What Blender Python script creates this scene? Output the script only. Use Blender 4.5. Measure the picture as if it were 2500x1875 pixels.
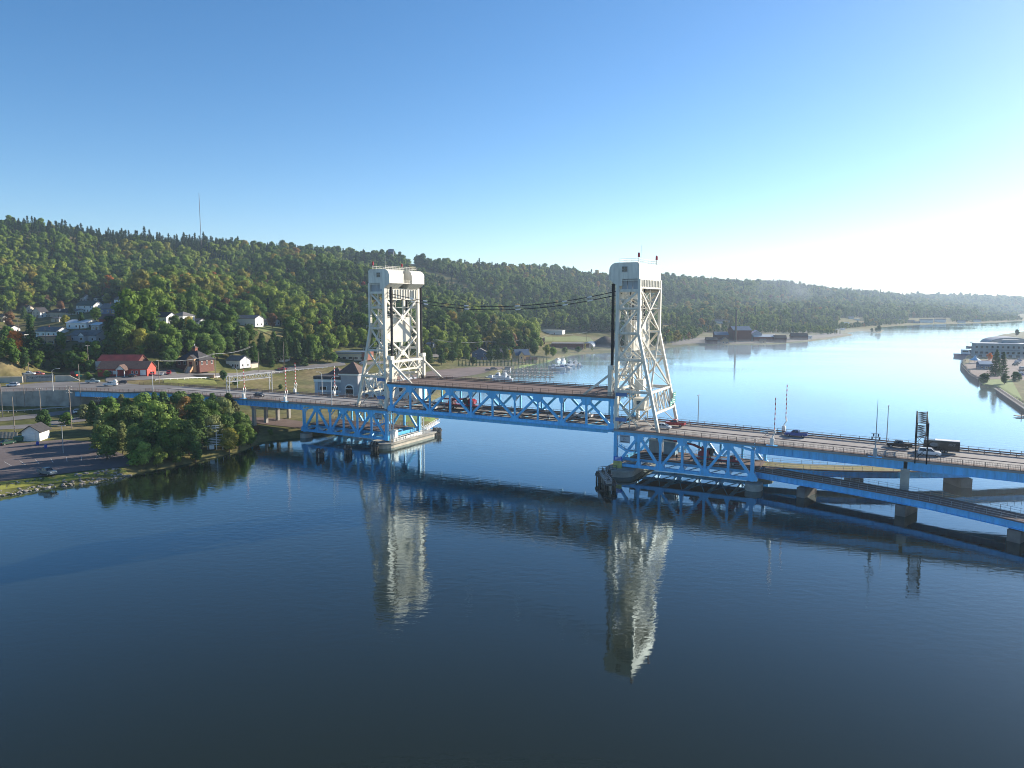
import bpy, bmesh, math, random
import numpy as np
from mathutils import Vector, Matrix, Euler
from mathutils.bvhtree import BVHTree

for o in list(bpy.data.objects):
    bpy.data.objects.remove(o)
scene = bpy.context.scene
C = scene.collection
R = math.radians
rng = random.Random(7)
nrg = np.random.default_rng(11)

# ------------------------------------------------------------------ camera
CAM_H, PITCH, FPX = 47.39, 0.1096, 1800.0
cam_d = bpy.data.cameras.new('camera')
cam_d.sensor_width = 36.0
cam_d.lens = FPX / 2500.0 * 36.0
cam_d.clip_start = 0.5
cam_d.clip_end = 30000
cam = bpy.data.objects.new('camera', cam_d)
cam.location = (0, 0, CAM_H)
cam.rotation_euler = (math.pi / 2 - PITCH, 0, 0)
C.objects.link(cam)
scene.camera = cam

# ------------------------------------------------------------------ sky and sun
SUN_AZ, SUN_EL = R(57.0), R(21.5)          # azimuth from +Y towards +X
world = bpy.data.worlds.new('World')
scene.world = world
world.use_nodes = True
wn = world.node_tree
bg = wn.nodes['Background']
sky = wn.nodes.new('ShaderNodeTexSky')
sky.sky_type = 'NISHITA'
sky.sun_disc = False
sky.sun_elevation = SUN_EL
sky.sun_rotation = SUN_AZ
sky.altitude = 200
sky.air_density = 0.8
sky.dust_density = 0.3
sky.ozone_density = 2.0
hs = wn.nodes.new('ShaderNodeHueSaturation')      # a camera's lively colour, even over the whole sky
hs.inputs['Saturation'].default_value = 1.28
wn.links.new(sky.outputs['Color'], hs.inputs['Color'])
wn.links.new(hs.outputs['Color'], bg.inputs['Color'])
bg.inputs['Strength'].default_value = 0.088
sun_d = bpy.data.lights.new('sun', 'SUN')
sun_d.energy = 5.0
sun_d.angle = R(0.5)
sun_d.color = (1.0, 0.90, 0.76)
sun = bpy.data.objects.new('sun', sun_d)
sv = Vector((math.sin(SUN_AZ) * math.cos(SUN_EL), math.cos(SUN_AZ) * math.cos(SUN_EL), math.sin(SUN_EL)))
sun.rotation_euler = (-sv).to_track_quat('-Z', 'Y').to_euler()
sun.location = sv * 500
C.objects.link(sun)
scene.view_settings.view_transform = 'Standard'
scene.view_settings.look = 'None'
scene.view_settings.exposure = 1.02
scene.view_settings.gamma = 1.0
scene.render.engine = 'CYCLES'
scene.cycles.use_denoising = True
scene.cycles.max_bounces = 6
scene.cycles.diffuse_bounces = 3
scene.cycles.glossy_bounces = 3
scene.cycles.transmission_bounces = 3
scene.cycles.transparent_max_bounces = 6
scene.cycles.volume_bounces = 0
scene.cycles.caustics_reflective = True      # sky light thrown up by the water
scene.cycles.blur_glossy = 1.0
scene.cycles.pixel_filter_type = 'BLACKMAN_HARRIS'
scene.cycles.filter_width = 1.0
scene.cycles.sample_clamp_indirect = 2.5
scene.cycles.caustics_refractive = False

# ------------------------------------------------------------------ helpers: measuring the place
def ray_dir(px, py):
    a = (px - 1250.0) / FPX; b = -(py - 937.5) / FPX
    c, s = math.cos(PITCH), math.sin(PITCH)
    return Vector((a, c + b * s, -s + b * c))
def atz(px, py, z=0.0):
    d = ray_dir(px, py); k = (z - CAM_H) / d.z
    return Vector((d.x * k, d.y * k, z))
def aty(px, py, Y):
    d = ray_dir(px, py); k = Y / d.y
    return Vector((d.x * k, Y, CAM_H + d.z * k))

# ------------------------------------------------------------------ helpers: materials
MATS = {}
def nodes_of(m):
    m.use_nodes = True
    return m.node_tree, m.node_tree.nodes['Principled BSDF']
def mat(name, col, rough=0.6, var=0.18, scale=0.6, metal=0.0, bump=0.0, detail=4.0, col2=None, thr=None, spec=0.4):
    """painted / plain surface with uneven colour in world space"""
    if name in MATS: return MATS[name]
    m = bpy.data.materials.new(name); nt, b = nodes_of(m)
    geo = nt.nodes.new('ShaderNodeNewGeometry')
    n = nt.nodes.new('ShaderNodeTexNoise'); n.inputs['Scale'].default_value = scale; n.inputs['Detail'].default_value = detail
    nt.links.new(geo.outputs['Position'], n.inputs['Vector'])
    r = nt.nodes.new('ShaderNodeValToRGB')
    lo, hi = (0.32, 0.68) if thr is None else thr
    r.color_ramp.elements[0].position = lo; r.color_ramp.elements[1].position = hi
    c2 = col2 if col2 else tuple(min(1, c * (1 + var)) for c in col)
    c1 = col if col2 else tuple(c * (1 - var) for c in col)
    r.color_ramp.elements[0].color = (*c1, 1); r.color_ramp.elements[1].color = (*c2, 1)
    nt.links.new(n.outputs['Fac'], r.inputs['Fac'])
    nt.links.new(r.outputs['Color'], b.inputs['Base Color'])
    b.inputs['Roughness'].default_value = rough
    b.inputs['Metallic'].default_value = metal
    b.inputs['Specular IOR Level'].default_value = spec
    if bump:
        bp = nt.nodes.new('ShaderNodeBump'); bp.inputs['Strength'].default_value = bump; bp.inputs['Distance'].default_value = 0.1
        nt.links.new(n.outputs['Fac'], bp.inputs['Height']); nt.links.new(bp.outputs['Normal'], b.inputs['Normal'])
    MATS[name] = m
    return m
def steel_paint(name, col, rust=0.25, rough=0.45):
    """bridge paint: fading, drip streaks and rust specks"""
    if name in MATS: return MATS[name]
    m = bpy.data.materials.new(name); nt, b = nodes_of(m)
    geo = nt.nodes.new('ShaderNodeNewGeometry')
    mp = nt.nodes.new('ShaderNodeMapping'); mp.inputs['Scale'].default_value = (1.3, 1.3, 0.22)
    nt.links.new(geo.outputs['Position'], mp.inputs['Vector'])
    n1 = nt.nodes.new('ShaderNodeTexNoise'); n1.inputs['Scale'].default_value = 1.0; n1.inputs['Detail'].default_value = 5
    nt.links.new(mp.outputs['Vector'], n1.inputs['Vector'])
    n2 = nt.nodes.new('ShaderNodeTexNoise'); n2.inputs['Scale'].default_value = 0.35; n2.inputs['Detail'].default_value = 6
    nt.links.new(geo.outputs['Position'], n2.inputs['Vector'])
    r1 = nt.nodes.new('ShaderNodeValToRGB')
    r1.color_ramp.elements[0].position = 0.3; r1.color_ramp.elements[1].position = 0.7
    r1.color_ramp.elements[0].color = (*[c * 0.80 for c in col], 1); r1.color_ramp.elements[1].color = (*[min(1, c * 1.10) for c in col], 1)
    nt.links.new(n1.outputs['Fac'], r1.inputs['Fac'])
    r2 = nt.nodes.new('ShaderNodeValToRGB')
    r2.color_ramp.elements[0].position = 0.62; r2.color_ramp.elements[1].position = 0.74
    r2.color_ramp.elements[0].color = (0, 0, 0, 1); r2.color_ramp.elements[1].color = (rust, rust, rust, 1)
    nt.links.new(n2.outputs['Fac'], r2.inputs['Fac'])
    mx = nt.nodes.new('ShaderNodeMix'); mx.data_type = 'RGBA'
    nt.links.new(r2.outputs['Color'], mx.inputs[0]); nt.links.new(r1.outputs['Color'], mx.inputs[6])
    mx.inputs[7].default_value = (0.16, 0.09, 0.05, 1)
    nt.links.new(mx.outputs[2], b.inputs['Base Color'])
    b.inputs['Roughness'].default_value = rough
    MATS[name] = m
    return m
def leaf_mat(name):
    """foliage: colour comes from each tree's own tint, uneven inside the crown"""
    m = bpy.data.materials.new(name); nt, b = nodes_of(m)
    out = nt.nodes['Material Output']
    at = nt.nodes.new('ShaderNodeAttribute'); at.attribute_type = 'INSTANCER'; at.attribute_name = 'tint'
    geo = nt.nodes.new('ShaderNodeNewGeometry')
    n = nt.nodes.new('ShaderNodeTexNoise'); n.inputs['Scale'].default_value = 0.45; n.inputs['Detail'].default_value = 3
    nt.links.new(geo.outputs['Position'], n.inputs['Vector'])
    r = nt.nodes.new('ShaderNodeValToRGB')
    r.color_ramp.elements[0].position = 0.3; r.color_ramp.elements[1].position = 0.72
    r.color_ramp.elements[0].color = (0.62, 0.66, 0.7, 1); r.color_ramp.elements[1].color = (1.35, 1.28, 1.0, 1)
    nt.links.new(n.outputs['Fac'], r.inputs['Fac'])
    mx = nt.nodes.new('ShaderNodeMix'); mx.data_type = 'RGBA'; mx.blend_type = 'MULTIPLY'; mx.inputs[0].default_value = 1
    nt.links.new(at.outputs['Color'], mx.inputs[6]); nt.links.new(r.outputs['Color'], mx.inputs[7])
    nt.links.new(mx.outputs[2], b.inputs['Base Color'])
    b.inputs['Roughness'].default_value = 0.75; b.inputs['Specular IOR Level'].default_value = 0.15
    tr = nt.nodes.new('ShaderNodeBsdfTranslucent')
    nt.links.new(mx.outputs[2], tr.inputs['Color'])
    ms = nt.nodes.new('ShaderNodeMixShader'); ms.inputs[0].default_value = 0.3
    nt.links.new(b.outputs[0], ms.inputs[1]); nt.links.new(tr.outputs[0], ms.inputs[2])
    nt.links.new(ms.outputs[0], out.inputs['Surface'])
    return m
LEAF = leaf_mat('foliage')
BLUE = steel_paint('bridge_blue_paint', (0.10, 0.50, 0.86), 0.24)
CREAM = steel_paint('tower_cream_paint', (0.70, 0.66, 0.56), 0.22)
WHITE_S = steel_paint('white_paint_steel', (0.76, 0.75, 0.71), 0.12)
GREYST = steel_paint('grey_galvanised_steel', (0.36, 0.37, 0.38), 0.15)
DARKST = steel_paint('dark_steel', (0.045, 0.05, 0.055), 0.2)
RAILBR = steel_paint('brown_railing_paint', (0.17, 0.105, 0.08), 0.3)
ROPE = mat('black_wire_rope', (0.012, 0.012, 0.014), 0.55)
CONC = mat('weathered_concrete', (0.34, 0.32, 0.28), 0.9, 0.25, 0.35, bump=0.3)
CONC_L = mat('pale_concrete', (0.50, 0.45, 0.37), 0.9, 0.15, 0.3)
CONC_D = mat('wet_dark_concrete', (0.13, 0.12, 0.11), 0.85, 0.35, 0.4)
ROAD = mat('worn_asphalt', (0.165, 0.155, 0.15), 0.92, 0.16, 0.12, detail=8)
ROAD_D = mat('dark_asphalt', (0.075, 0.070, 0.072), 0.92, 0.2, 0.1, detail=8)
ROAD_B = mat('bridge_deck_concrete', (0.27, 0.255, 0.24), 0.9, 0.18, 0.15, detail=8)
ROAD_R = mat('reddish_asphalt', (0.15, 0.105, 0.09), 0.93, 0.18, 0.15, detail=8)
PAINTL = mat('road_paint', (0.62, 0.60, 0.55), 0.8, 0.25, 2.0)
TIMBER = mat('weathered_timber', (0.085, 0.07, 0.055), 0.9, 0.4, 1.2)
TIMBER_L = mat('grey_timber', (0.30, 0.27, 0.23), 0.9, 0.3, 1.2)
GLASS = mat('dark_window_glass', (0.015, 0.018, 0.022), 0.08, 0.3, 0.5, spec=0.6)

# ------------------------------------------------------------------ helpers: objects
def tag(o, label=None, cat=None, group=None, kind=None):
    if label: o['label'] = label
    if cat: o['category'] = cat
    if group: o['group'] = group
    if kind: o['kind'] = kind
    return o
def empty(name, loc=(0, 0, 0), rz=0.0, label=None, cat=None, group=None, parent=None):
    o = bpy.data.objects.new(name, None); C.objects.link(o)
    o.location = loc; o.rotation_euler = (0, 0, rz); o.empty_display_size = 0.5
    if parent: o.parent = parent
    return tag(o, label, cat, group)
class MB:
    def __init__(s): s.v = []; s.f = []; s.m = []
    def add(s, vs, fs, mi=0):
        k = len(s.v); s.v += [tuple(v) for v in vs]
        for f in fs: s.f.append([i + k for i in f]); s.m.append(mi)
        return s
    def box(s, c, d, mi=0, rz=0.0):
        x, y, z = d[0] / 2, d[1] / 2, d[2] / 2
        ca, sa = math.cos(rz), math.sin(rz)
        vs = [(c[0] + a * x * ca - b * y * sa, c[1] + a * x * sa + b * y * ca, c[2] + e * z) for e in (-1, 1) for a, b in ((-1, -1), (1, -1), (1, 1), (-1, 1))]
        return s.add(vs, [(3, 2, 1, 0), (4, 5, 6, 7), (0, 1, 5, 4), (1, 2, 6, 5), (2, 3, 7, 6), (3, 0, 4, 7)], mi)
    def bar(s, p0, p1, w, h=None, mi=0):
        h = w if h is None else h
        p0 = Vector(p0); p1 = Vector(p1); d = (p1 - p0).normalized()
        up = Vector((0, 0, 1)) if abs(d.z) < 0.95 else Vector((1, 0, 0))
        a = d.cross(up).normalized() * w / 2; b = a.cross(d).normalized() * h / 2
        vs = [p + i * a + j * b for p in (p0, p1) for i, j in ((-1, -1), (1, -1), (1, 1), (-1, 1))]
        return s.add(vs, [(3, 2, 1, 0), (4, 5, 6, 7), (0, 1, 5, 4), (1, 2, 6, 5), (2, 3, 7, 6), (3, 0, 4, 7)], mi)
    def tube(s, pts, r, n=8, mi=0, cap=True):
        pts = [Vector(p) for p in pts]
        rs = r if isinstance(r, (list, tuple)) else [r] * len(pts)
        rings = []
        for i, p in enumerate(pts):
            d = (pts[min(i + 1, len(pts) - 1)] - pts[max(i - 1, 0)]).normalized()
            up = Vector((0, 0, 1)) if abs(d.z) < 0.95 else Vector((1, 0, 0))
            a = d.cross(up).normalized(); b = a.cross(d)
            rings.append([p + rs[i] * (math.cos(t) * a + math.sin(t) * b) for t in [2 * math.pi * j / n for j in range(n)]])
        vs = [v for q in rings for v in q]; fs = []
        for i in range(len(pts) - 1):
            for j in range(n):
                fs.append((i * n + j, i * n + (j + 1) % n, (i + 1) * n + (j + 1) % n, (i + 1) * n + j))
        if cap: fs.append(tuple(range(n))[::-1]); fs.append(tuple(range((len(pts) - 1) * n, len(pts) * n)))
        return s.add(vs, fs, mi)
    def prism(s, poly, y0, y1, mi=0, axis='y'):
        """extrude a polygon: axis y -> polygon in x,z ; axis z -> polygon in x,y ; axis x -> polygon in y,z"""
        n = len(poly)
        def P(a, b, e): return (a, e, b) if axis == 'y' else ((a, b, e) if axis == 'z' else (e, a, b))
        vs = [P(a, b, y0) for a, b in poly] + [P(a, b, y1) for a, b in poly]
        fs = [tuple(range(n)), tuple(range(n, 2 * n))[::-1]] + [(i, i + n, (i + 1) % n + n, (i + 1) % n) for i in range(n)]
        return s.add(vs, fs, mi)
    def build(s, name, mats, parent=None, loc=None, rz=0.0, smooth=False):
        me = bpy.data.meshes.new(name); me.from_pydata(s.v, [], s.f)
        mats = mats if isinstance(mats, (list, tuple)) else [mats]
        for m in mats: me.materials.append(m)
        if len(mats) > 1: me.polygons.foreach_set('material_index', s.m)
        bm = bmesh.new(); bm.from_mesh(me); bmesh.ops.recalc_face_normals(bm, faces=bm.faces); bm.to_mesh(me); bm.free()
        if smooth: me.polygons.foreach_set('use_smooth', [True] * len(me.polygons))
        me.update()
        return put(name, me, parent, loc, rz)
def put(name, me, parent=None, loc=None, rz=0.0, scale=None):
    o = bpy.data.objects.new(name, me); C.objects.link(o)
    if parent: o.parent = parent
    if loc is not None: o.location = loc
    if rz: o.rotation_euler = (0, 0, rz)
    if scale is not None: o.scale = scale
    return o
UNIT = {}
def unit_box(m):
    if m.name not in UNIT:
        b = MB().box((0, 0, 0), (1, 1, 1)); me = bpy.data.meshes.new('beam'); me.from_pydata(b.v, [], b.f); me.materials.append(m); UNIT[m.name] = me
    return UNIT[m.name]
def member(par, name, p0, p1, w, h, m):
    """one straight steel member as its own part; w across, h in the upright direction"""
    p0 = Vector(p0); p1 = Vector(p1); d = p1 - p0; L = d.length; d.normalize()
    up = Vector((0, 0, 1)) if abs(d.z) < 0.999 else Vector((1, 0, 0))
    y = up.cross(d).normalized(); z = d.cross(y)
    o = bpy.data.objects.new(name, unit_box(m)); C.objects.link(o); o.parent = par
    o.matrix_local = Matrix.Translation((p0 + p1) / 2) @ Matrix((d, y, z)).transposed().to_4x4() @ Matrix.Diagonal((L, w, h, 1))
    return o
def boxp(par, name, c, d, m, rz=0.0):
    o = bpy.data.objects.new(name, unit_box(m)); C.objects.link(o)
    if par: o.parent = par
    o.location = c; o.scale = d; o.rotation_euler = (0, 0, rz)
    return o
def copy_tree(o, parent=None):
    c = o.copy(); C.objects.link(c); c.parent = parent
    for ch in o.children: copy_tree(ch, c)
    return c

# ------------------------------------------------------------------ the bridge frame (s along, t across, away from the camera)
BX, BY, BTH = -41.206, 239.975, -0.4982
BW = 18.1; SPAN = 80.0
def bpt(s, t, z=0.0):
    return Vector((BX + s * math.cos(BTH) - t * math.sin(BTH), BY + s * math.sin(BTH) + t * math.cos(BTH), z))
def to_st(x, y):
    dx, dy = x - BX, y - BY
    return dx * math.cos(BTH) + dy * math.sin(BTH), -dx * math.sin(BTH) + dy * math.cos(BTH)

# ------------------------------------------------------------------ terrain
def pl(l): return [tuple(atz(x, y)[:2]) for x, y in l]
shore_L = [(-700, 60), (-240, 150)] + pl([(-60, 1222), (0, 1212), (120, 1190), (200, 1182), (300, 1166), (345, 1152), (420, 1140), (520, 1118), (600, 1098), (635, 1080),
    (660, 1076), (720, 1070), (760, 1066), (830, 1056), (900, 1051), (960, 1046), (1005, 1043), (1050, 1038), (1072, 1022), (1066, 1005), (1052, 980), (1100, 955),
    (1150, 940), (1195, 930), (1230, 906), (1290, 893), (1345, 881), (1362, 874), (1400, 866), (1500, 860), (1560, 860), (1620, 850), (1690, 843), (1780, 842), (1880, 841),
    (1950, 836), (2020, 828), (2085, 818), (2062, 812), (2100, 808), (2140, 813), (2153, 812), (2158, 806), (2130, 800), (2185, 796), (2240, 793), (2300, 791), (2380, 789),
    (2440, 787), (2475, 784), (2520, 782), (2700, 779)]) + [(5200, 2600), (9000, 3500), (9000, 9500), (-9000, 9500), (-9000, 60)]
shore_R = pl([(2500, 811), (2440, 820), (2390, 836), (2372, 858), (2352, 880), (2346, 894), (2369, 921), (2389, 932), (2393, 946), (2434, 952), (2500, 997), (2680, 1120)]) + \
    [tuple(bpt(205, -25)[:2]), tuple(bpt(230, -90)[:2]), (400, 20), (2500, 20), (2500, 900)]
ctl = []
for x, y, z in [(0, 1200, 2.0), (100, 1130, 2.2), (300, 1080, 2.2), (0, 1080, 2.4), (-100, 1150, 2.2), (400, 1090, 2.0), (550, 1060, 1.8), (620, 1075, 1.2), (700, 1030, 2.4), (740, 1040, 2.4), (0, 1020, 3.0), (100, 1030, 3.0),
                (200, 1010, 3.2), (-200, 1050, 3.0), (450, 1010, 3.2), (600, 1010, 3.0), (300, 1000, 3.6),
                (0, 942, 12.0), (200, 930, 12.1), (320, 925, 12.2), (400, 918, 12.0), (150, 908, 12.8), (-150, 942, 12.4), (-300, 930, 13), (460, 915, 11.0), (520, 905, 10.5), (430, 936, 10.0), (600, 918, 6.5),
                (680, 910, 6.0), (560, 930, 7.5), (700, 935, 4.0), (800, 930, 3.5), (950, 935, 3.0), (1000, 1030, 1.8), (1050, 1025, 1.6), (1000, 960, 2.0), (1100, 905, 2.0), (1200, 905, 1.8), (1000, 910, 2.5), (1290, 885, 1.4),
                (1140, 885, 2.6), (1180, 870, 3.0), (1270, 872, 2.0), (1390, 852, 2.2), (1470, 840, 2.4), (1440, 825, 4), (1340, 818, 6), (1560, 845, 1.8), (1640, 838, 2), (1750, 832, 1.8), (1850, 834, 1.8), (1950, 826, 1.6),
                (2040, 815, 1.5), (1700, 812, 4), (1900, 805, 4), (2050, 795, 3.5), (2200, 788, 2.5), (2350, 784, 2.5), (2480, 781, 2),
                (30, 938, 11.6), (70, 934, 11.6), (110, 932, 11.6), (150, 931, 11.6), (190, 929, 11.7), (230, 928, 11.7), (70, 922, 12.2), (130, 920, 12.4), (0, 930, 12.0)]:
    p = atz(x, y, z); ctl.append((p.x, p.y, z))
for x, y, Y in [(0, 862, 345), (100, 835, 385), (230, 822, 398), (340, 815, 405), (60, 795, 430), (200, 788, 440), (100, 772, 470), (250, 757, 505), (330, 757, 505), (430, 845, 420), (520, 845, 440), (420, 800, 450), (560, 815, 470), (630, 800, 480),
                (700, 830, 500), (760, 860, 490), (870, 882, 480), (960, 875, 500), (1050, 862, 560), (1130, 838, 640), (1250, 825, 760), (1330, 820, 880),
                (0, 700, 620), (150, 695, 650), (300, 700, 660), (450, 730, 640), (600, 740, 680), (750, 780, 640), (900, 790, 680), (0, 620, 820), (200, 640, 820), (400, 660, 850), (560, 690, 860), (700, 700, 900), (850, 700, 950), (1000, 720, 1000),
                (1150, 750, 950), (1300, 770, 1050), (1150, 700, 1250), (1400, 740, 1350), (1550, 745, 1500), (1650, 740, 1650), (1800, 740, 1900), (1900, 738, 2150), (2050, 742, 2400), (2200, 755, 2600), (2350, 760, 3000), (2500, 765, 3300),
                (480, 640, 980), (300, 600, 1000), (520, 605, 1120), (1000, 660, 1300), (900, 650, 1280)]:
    p = aty(x, y, Y); ctl.append(tuple(p))
ridge_px = [(-300, 520, 950), (-120, 535, 980), (0, 550, 1000), (130, 562, 1020), (200, 578, 1030), (255, 598, 1050), (340, 588, 1060), (420, 606, 1080), (480, 618, 1090), (510, 604, 1110), (560, 602, 1130), (640, 620, 1200), (750, 626, 1260), (930, 632, 1350),
            (1020, 642, 1420), (1090, 656, 1500), (1250, 663, 1650), (1400, 675, 1800), (1620, 688, 2100), (1730, 693, 2300), (1840, 700, 2500), (1930, 702, 2650), (2000, 711, 2800), (2150, 722, 3200), (2350, 731, 3900), (2500, 736, 4500), (2700, 738, 5500)]
for x, y, Y in ridge_px:
    p = aty(x, y, Y); ctl.append(tuple(p))
    ctl.append((p.x * 1.35, p.y * 1.35, p.z * 0.9 + 2)); ctl.append((p.x * 1.9, p.y * 1.9, p.z * 0.75))
for p in [(-700, 300, 15), (-700, 120, 3), (-900, 500, 40), (-1500, 1000, 150), (-450, 300, 14), (-400, 200, 4)]: ctl.append(p)
ctl = np.array(ctl)
def seg_dist(P, poly):
    poly = np.array(poly); n = len(poly); best = np.full(len(P), 1e18); inside = np.zeros(len(P), bool)
    for i in range(n):
        a = poly[i]; b = poly[(i + 1) % n]; ab = b - a
        t = np.clip(((P - a) @ ab) / max(ab @ ab, 1e-9), 0, 1)
        d = ((P - a - t[:, None] * ab) ** 2).sum(1); best = np.minimum(best, d)
        c = (a[1] > P[:, 1]) != (b[1] > P[:, 1])
        with np.errstate(divide='ignore', invalid='ignore'):
            xi = (b[0] - a[0]) * (P[:, 1] - a[1]) / (b[1] - a[1]) + a[0]
        inside ^= c & (P[:, 0] < xi)
    return np.where(inside, 1, -1) * np.sqrt(best)
_d = np.sqrt(((ctl[:, None, :2] - ctl[None, :, :2]) ** 2).sum(2))
_A = np.block([[_d, np.ones((len(ctl), 1))], [np.ones((1, len(ctl))), np.zeros((1, 1))]]) + np.diag([0.6] * len(ctl) + [0.0])
_w = np.linalg.solve(_A, np.concatenate([ctl[:, 2], [0]]))
def vnoise(P, scale, seed):
    """smooth value noise"""
    g = np.random.default_rng(seed).random((64, 64)); q = P / scale + 1000.0
    i = np.floor(q).astype(int); f = q - i; f = f * f * (3 - 2 * f)
    def at(a, b): return g[(i[:, 0] + a) % 64, (i[:, 1] + b) % 64]
    return (at(0, 0) * (1 - f[:, 0]) + at(1, 0) * f[:, 0]) * (1 - f[:, 1]) + (at(0, 1) * (1 - f[:, 0]) + at(1, 1) * f[:, 0]) * f[:, 1] - 0.5
def terrain_z(P):
    out = np.empty(len(P))
    for k in range(0, len(P), 20000):
        Q = P[k:k + 20000]
        d = np.sqrt(((Q[:, None, :] - ctl[None, :, :2]) ** 2).sum(2))
        z = d @ _w[:-1] + _w[-1]
        hm = np.clip((z - 22) / 45, 0, 1)
        ua = Q @ np.array([0.92, 0.39]); ub = Q @ np.array([-0.39, 0.92])
        rq = np.interp(1250 + FPX * Q[:, 0] / np.maximum(Q[:, 1], 1), [r_[0] for r_ in ridge_px], [r_[2] for r_ in ridge_px])
        z = z + hm * np.clip((2300 - Q[:, 1]) / 1100, 0.12, 1) * np.clip((1.02 - Q[:, 1] / rq) / .25, .12, 1) * ((vnoise(np.column_stack([ua / 140, ub / 420]), 1, 1) - .26) * 105 + (vnoise(Q, 95, 2) - .2) * 32) + np.clip((z - 4) / 10, 0, 1) * vnoise(Q, 25, 3) * 1.2
        sl = seg_dist(Q, shore_L); sr = seg_dist(Q, shore_R)
        zl = np.where(sl > 0, np.minimum(np.maximum(z, 0.9), 0.1 + sl * 0.55), np.maximum(-3.5, sl * 0.5))
        zr = np.where(sr > 0, np.minimum(1.9 + np.clip(sr - 60, 0, 400) * 0.03, 1.2 + sr * 1.0), np.maximum(-3.5, sr * 1.5))
        out[k:k + 20000] = np.maximum(zl, zr)
    return out
ys = [118.0]
while ys[-1] < 9000: ys.append(ys[-1] * 1.0115)
ys = np.array(ys); us = np.linspace(-1.15, 1.15, 520)
GX = (us[None, :] * ys[:, None]); GY = np.repeat(ys[:, None], len(us), 1)
PXY = np.stack([GX.ravel(), GY.ravel()], 1)
GZ = terrain_z(PXY)
nr, nc = len(ys), len(us)
idx = np.arange(nr * nc).reshape(nr, nc)
quads = np.stack([idx[:-1, :-1], idx[:-1, 1:], idx[1:, 1:], idx[1:, :-1]], -1).reshape(-1, 4)
keep = (GZ[quads] > -3.4).any(1)
quads = quads[keep]
def np_mesh(name, V, Q, m, smooth=True):
    me = bpy.data.meshes.new(name); me.vertices.add(len(V)); me.vertices.foreach_set('co', np.asarray(V, np.float32).ravel())
    k = Q.shape[1]; me.loops.add(Q.size); me.loops.foreach_set('vertex_index', Q.ravel().astype(np.int32))
    me.polygons.add(len(Q)); me.polygons.foreach_set('loop_start', np.arange(0, Q.size, k, dtype=np.int32)); me.polygons.foreach_set('loop_total', np.full(len(Q), k, np.int32))
    if smooth: me.polygons.foreach_set('use_smooth', np.ones(len(Q), bool))
    me.materials.append(m); me.update(calc_edges=True)
    return me
def ground_mat():
    m = bpy.data.materials.new('ground'); nt, b = nodes_of(m)
    geo = nt.nodes.new('ShaderNodeNewGeometry')
    def noise(s, d=6):
        n = nt.nodes.new('ShaderNodeTexNoise'); n.inputs['Scale'].default_value = s; n.inputs['Detail'].default_value = d
        nt.links.new(geo.outputs['Position'], n.inputs['Vector']); return n
    a = noise(0.03); c = noise(0.35, 8)
    r = nt.nodes.new('ShaderNodeValToRGB'); e = r.color_ramp.elements
    e[0].position = 0.35; e[0].color = (0.095, 0.105, 0.032, 1); e[1].position = 0.66; e[1].color = (0.22, 0.175, 0.088, 1)
    x = r.color_ramp.elements.new(0.5); x.color = (0.15, 0.138, 0.05, 1)
    nt.links.new(a.outputs['Fac'], r.inputs['Fac'])
    r2 = nt.nodes.new('ShaderNodeValToRGB'); r2.color_ramp.elements[0].position = 0.3; r2.color_ramp.elements[1].position = 0.7
    r2.color_ramp.elements[0].color = (0.6, 0.6, 0.6, 1); r2.color_ramp.elements[1].color = (1.3, 1.3, 1.3, 1)
    nt.links.new(c.outputs['Fac'], r2.inputs['Fac'])
    mx = nt.nodes.new('ShaderNodeMix'); mx.data_type = 'RGBA'; mx.blend_type = 'MULTIPLY'; mx.inputs[0].default_value = 1
    nt.links.new(r.outputs['Color'], mx.inputs[6]); nt.links.new(r2.outputs['Color'], mx.inputs[7])
    nt.links.new(mx.outputs[2], b.inputs['Base Color']); b.inputs['Roughness'].default_value = 0.95; b.inputs['Specular IOR Level'].default_value = 0.1
    return m
terr = put('terrain', np_mesh('terrain', np.column_stack([PXY, GZ]), quads, ground_mat())); tag(terr, 'wooded hillside and grassy shore of the canal', None, None, 'structure')
BVH = BVHTree.FromPolygons([Vector(v) for v in np.column_stack([PXY, GZ]).tolist()], quads.tolist())
def gz(x, y):
    h = BVH.ray_cast(Vector((x, y, 900)), Vector((0, 0, -1)))
    return h[0].z if h[0] is not None else 0.0
def on(px, py, zoff=0.0):
    """the ground seen at a pixel of the survey picture"""
    h = BVH.ray_cast(Vector((0, 0, CAM_H)), ray_dir(px, py).normalized())
    return h[0] + Vector((0, 0, zoff)) if h[0] is not None else atz(px, py, 0)
def onxy(x, y, zoff=0.0): return Vector((x, y, gz(x, y) + zoff))
print('terrain', len(quads))

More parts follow.
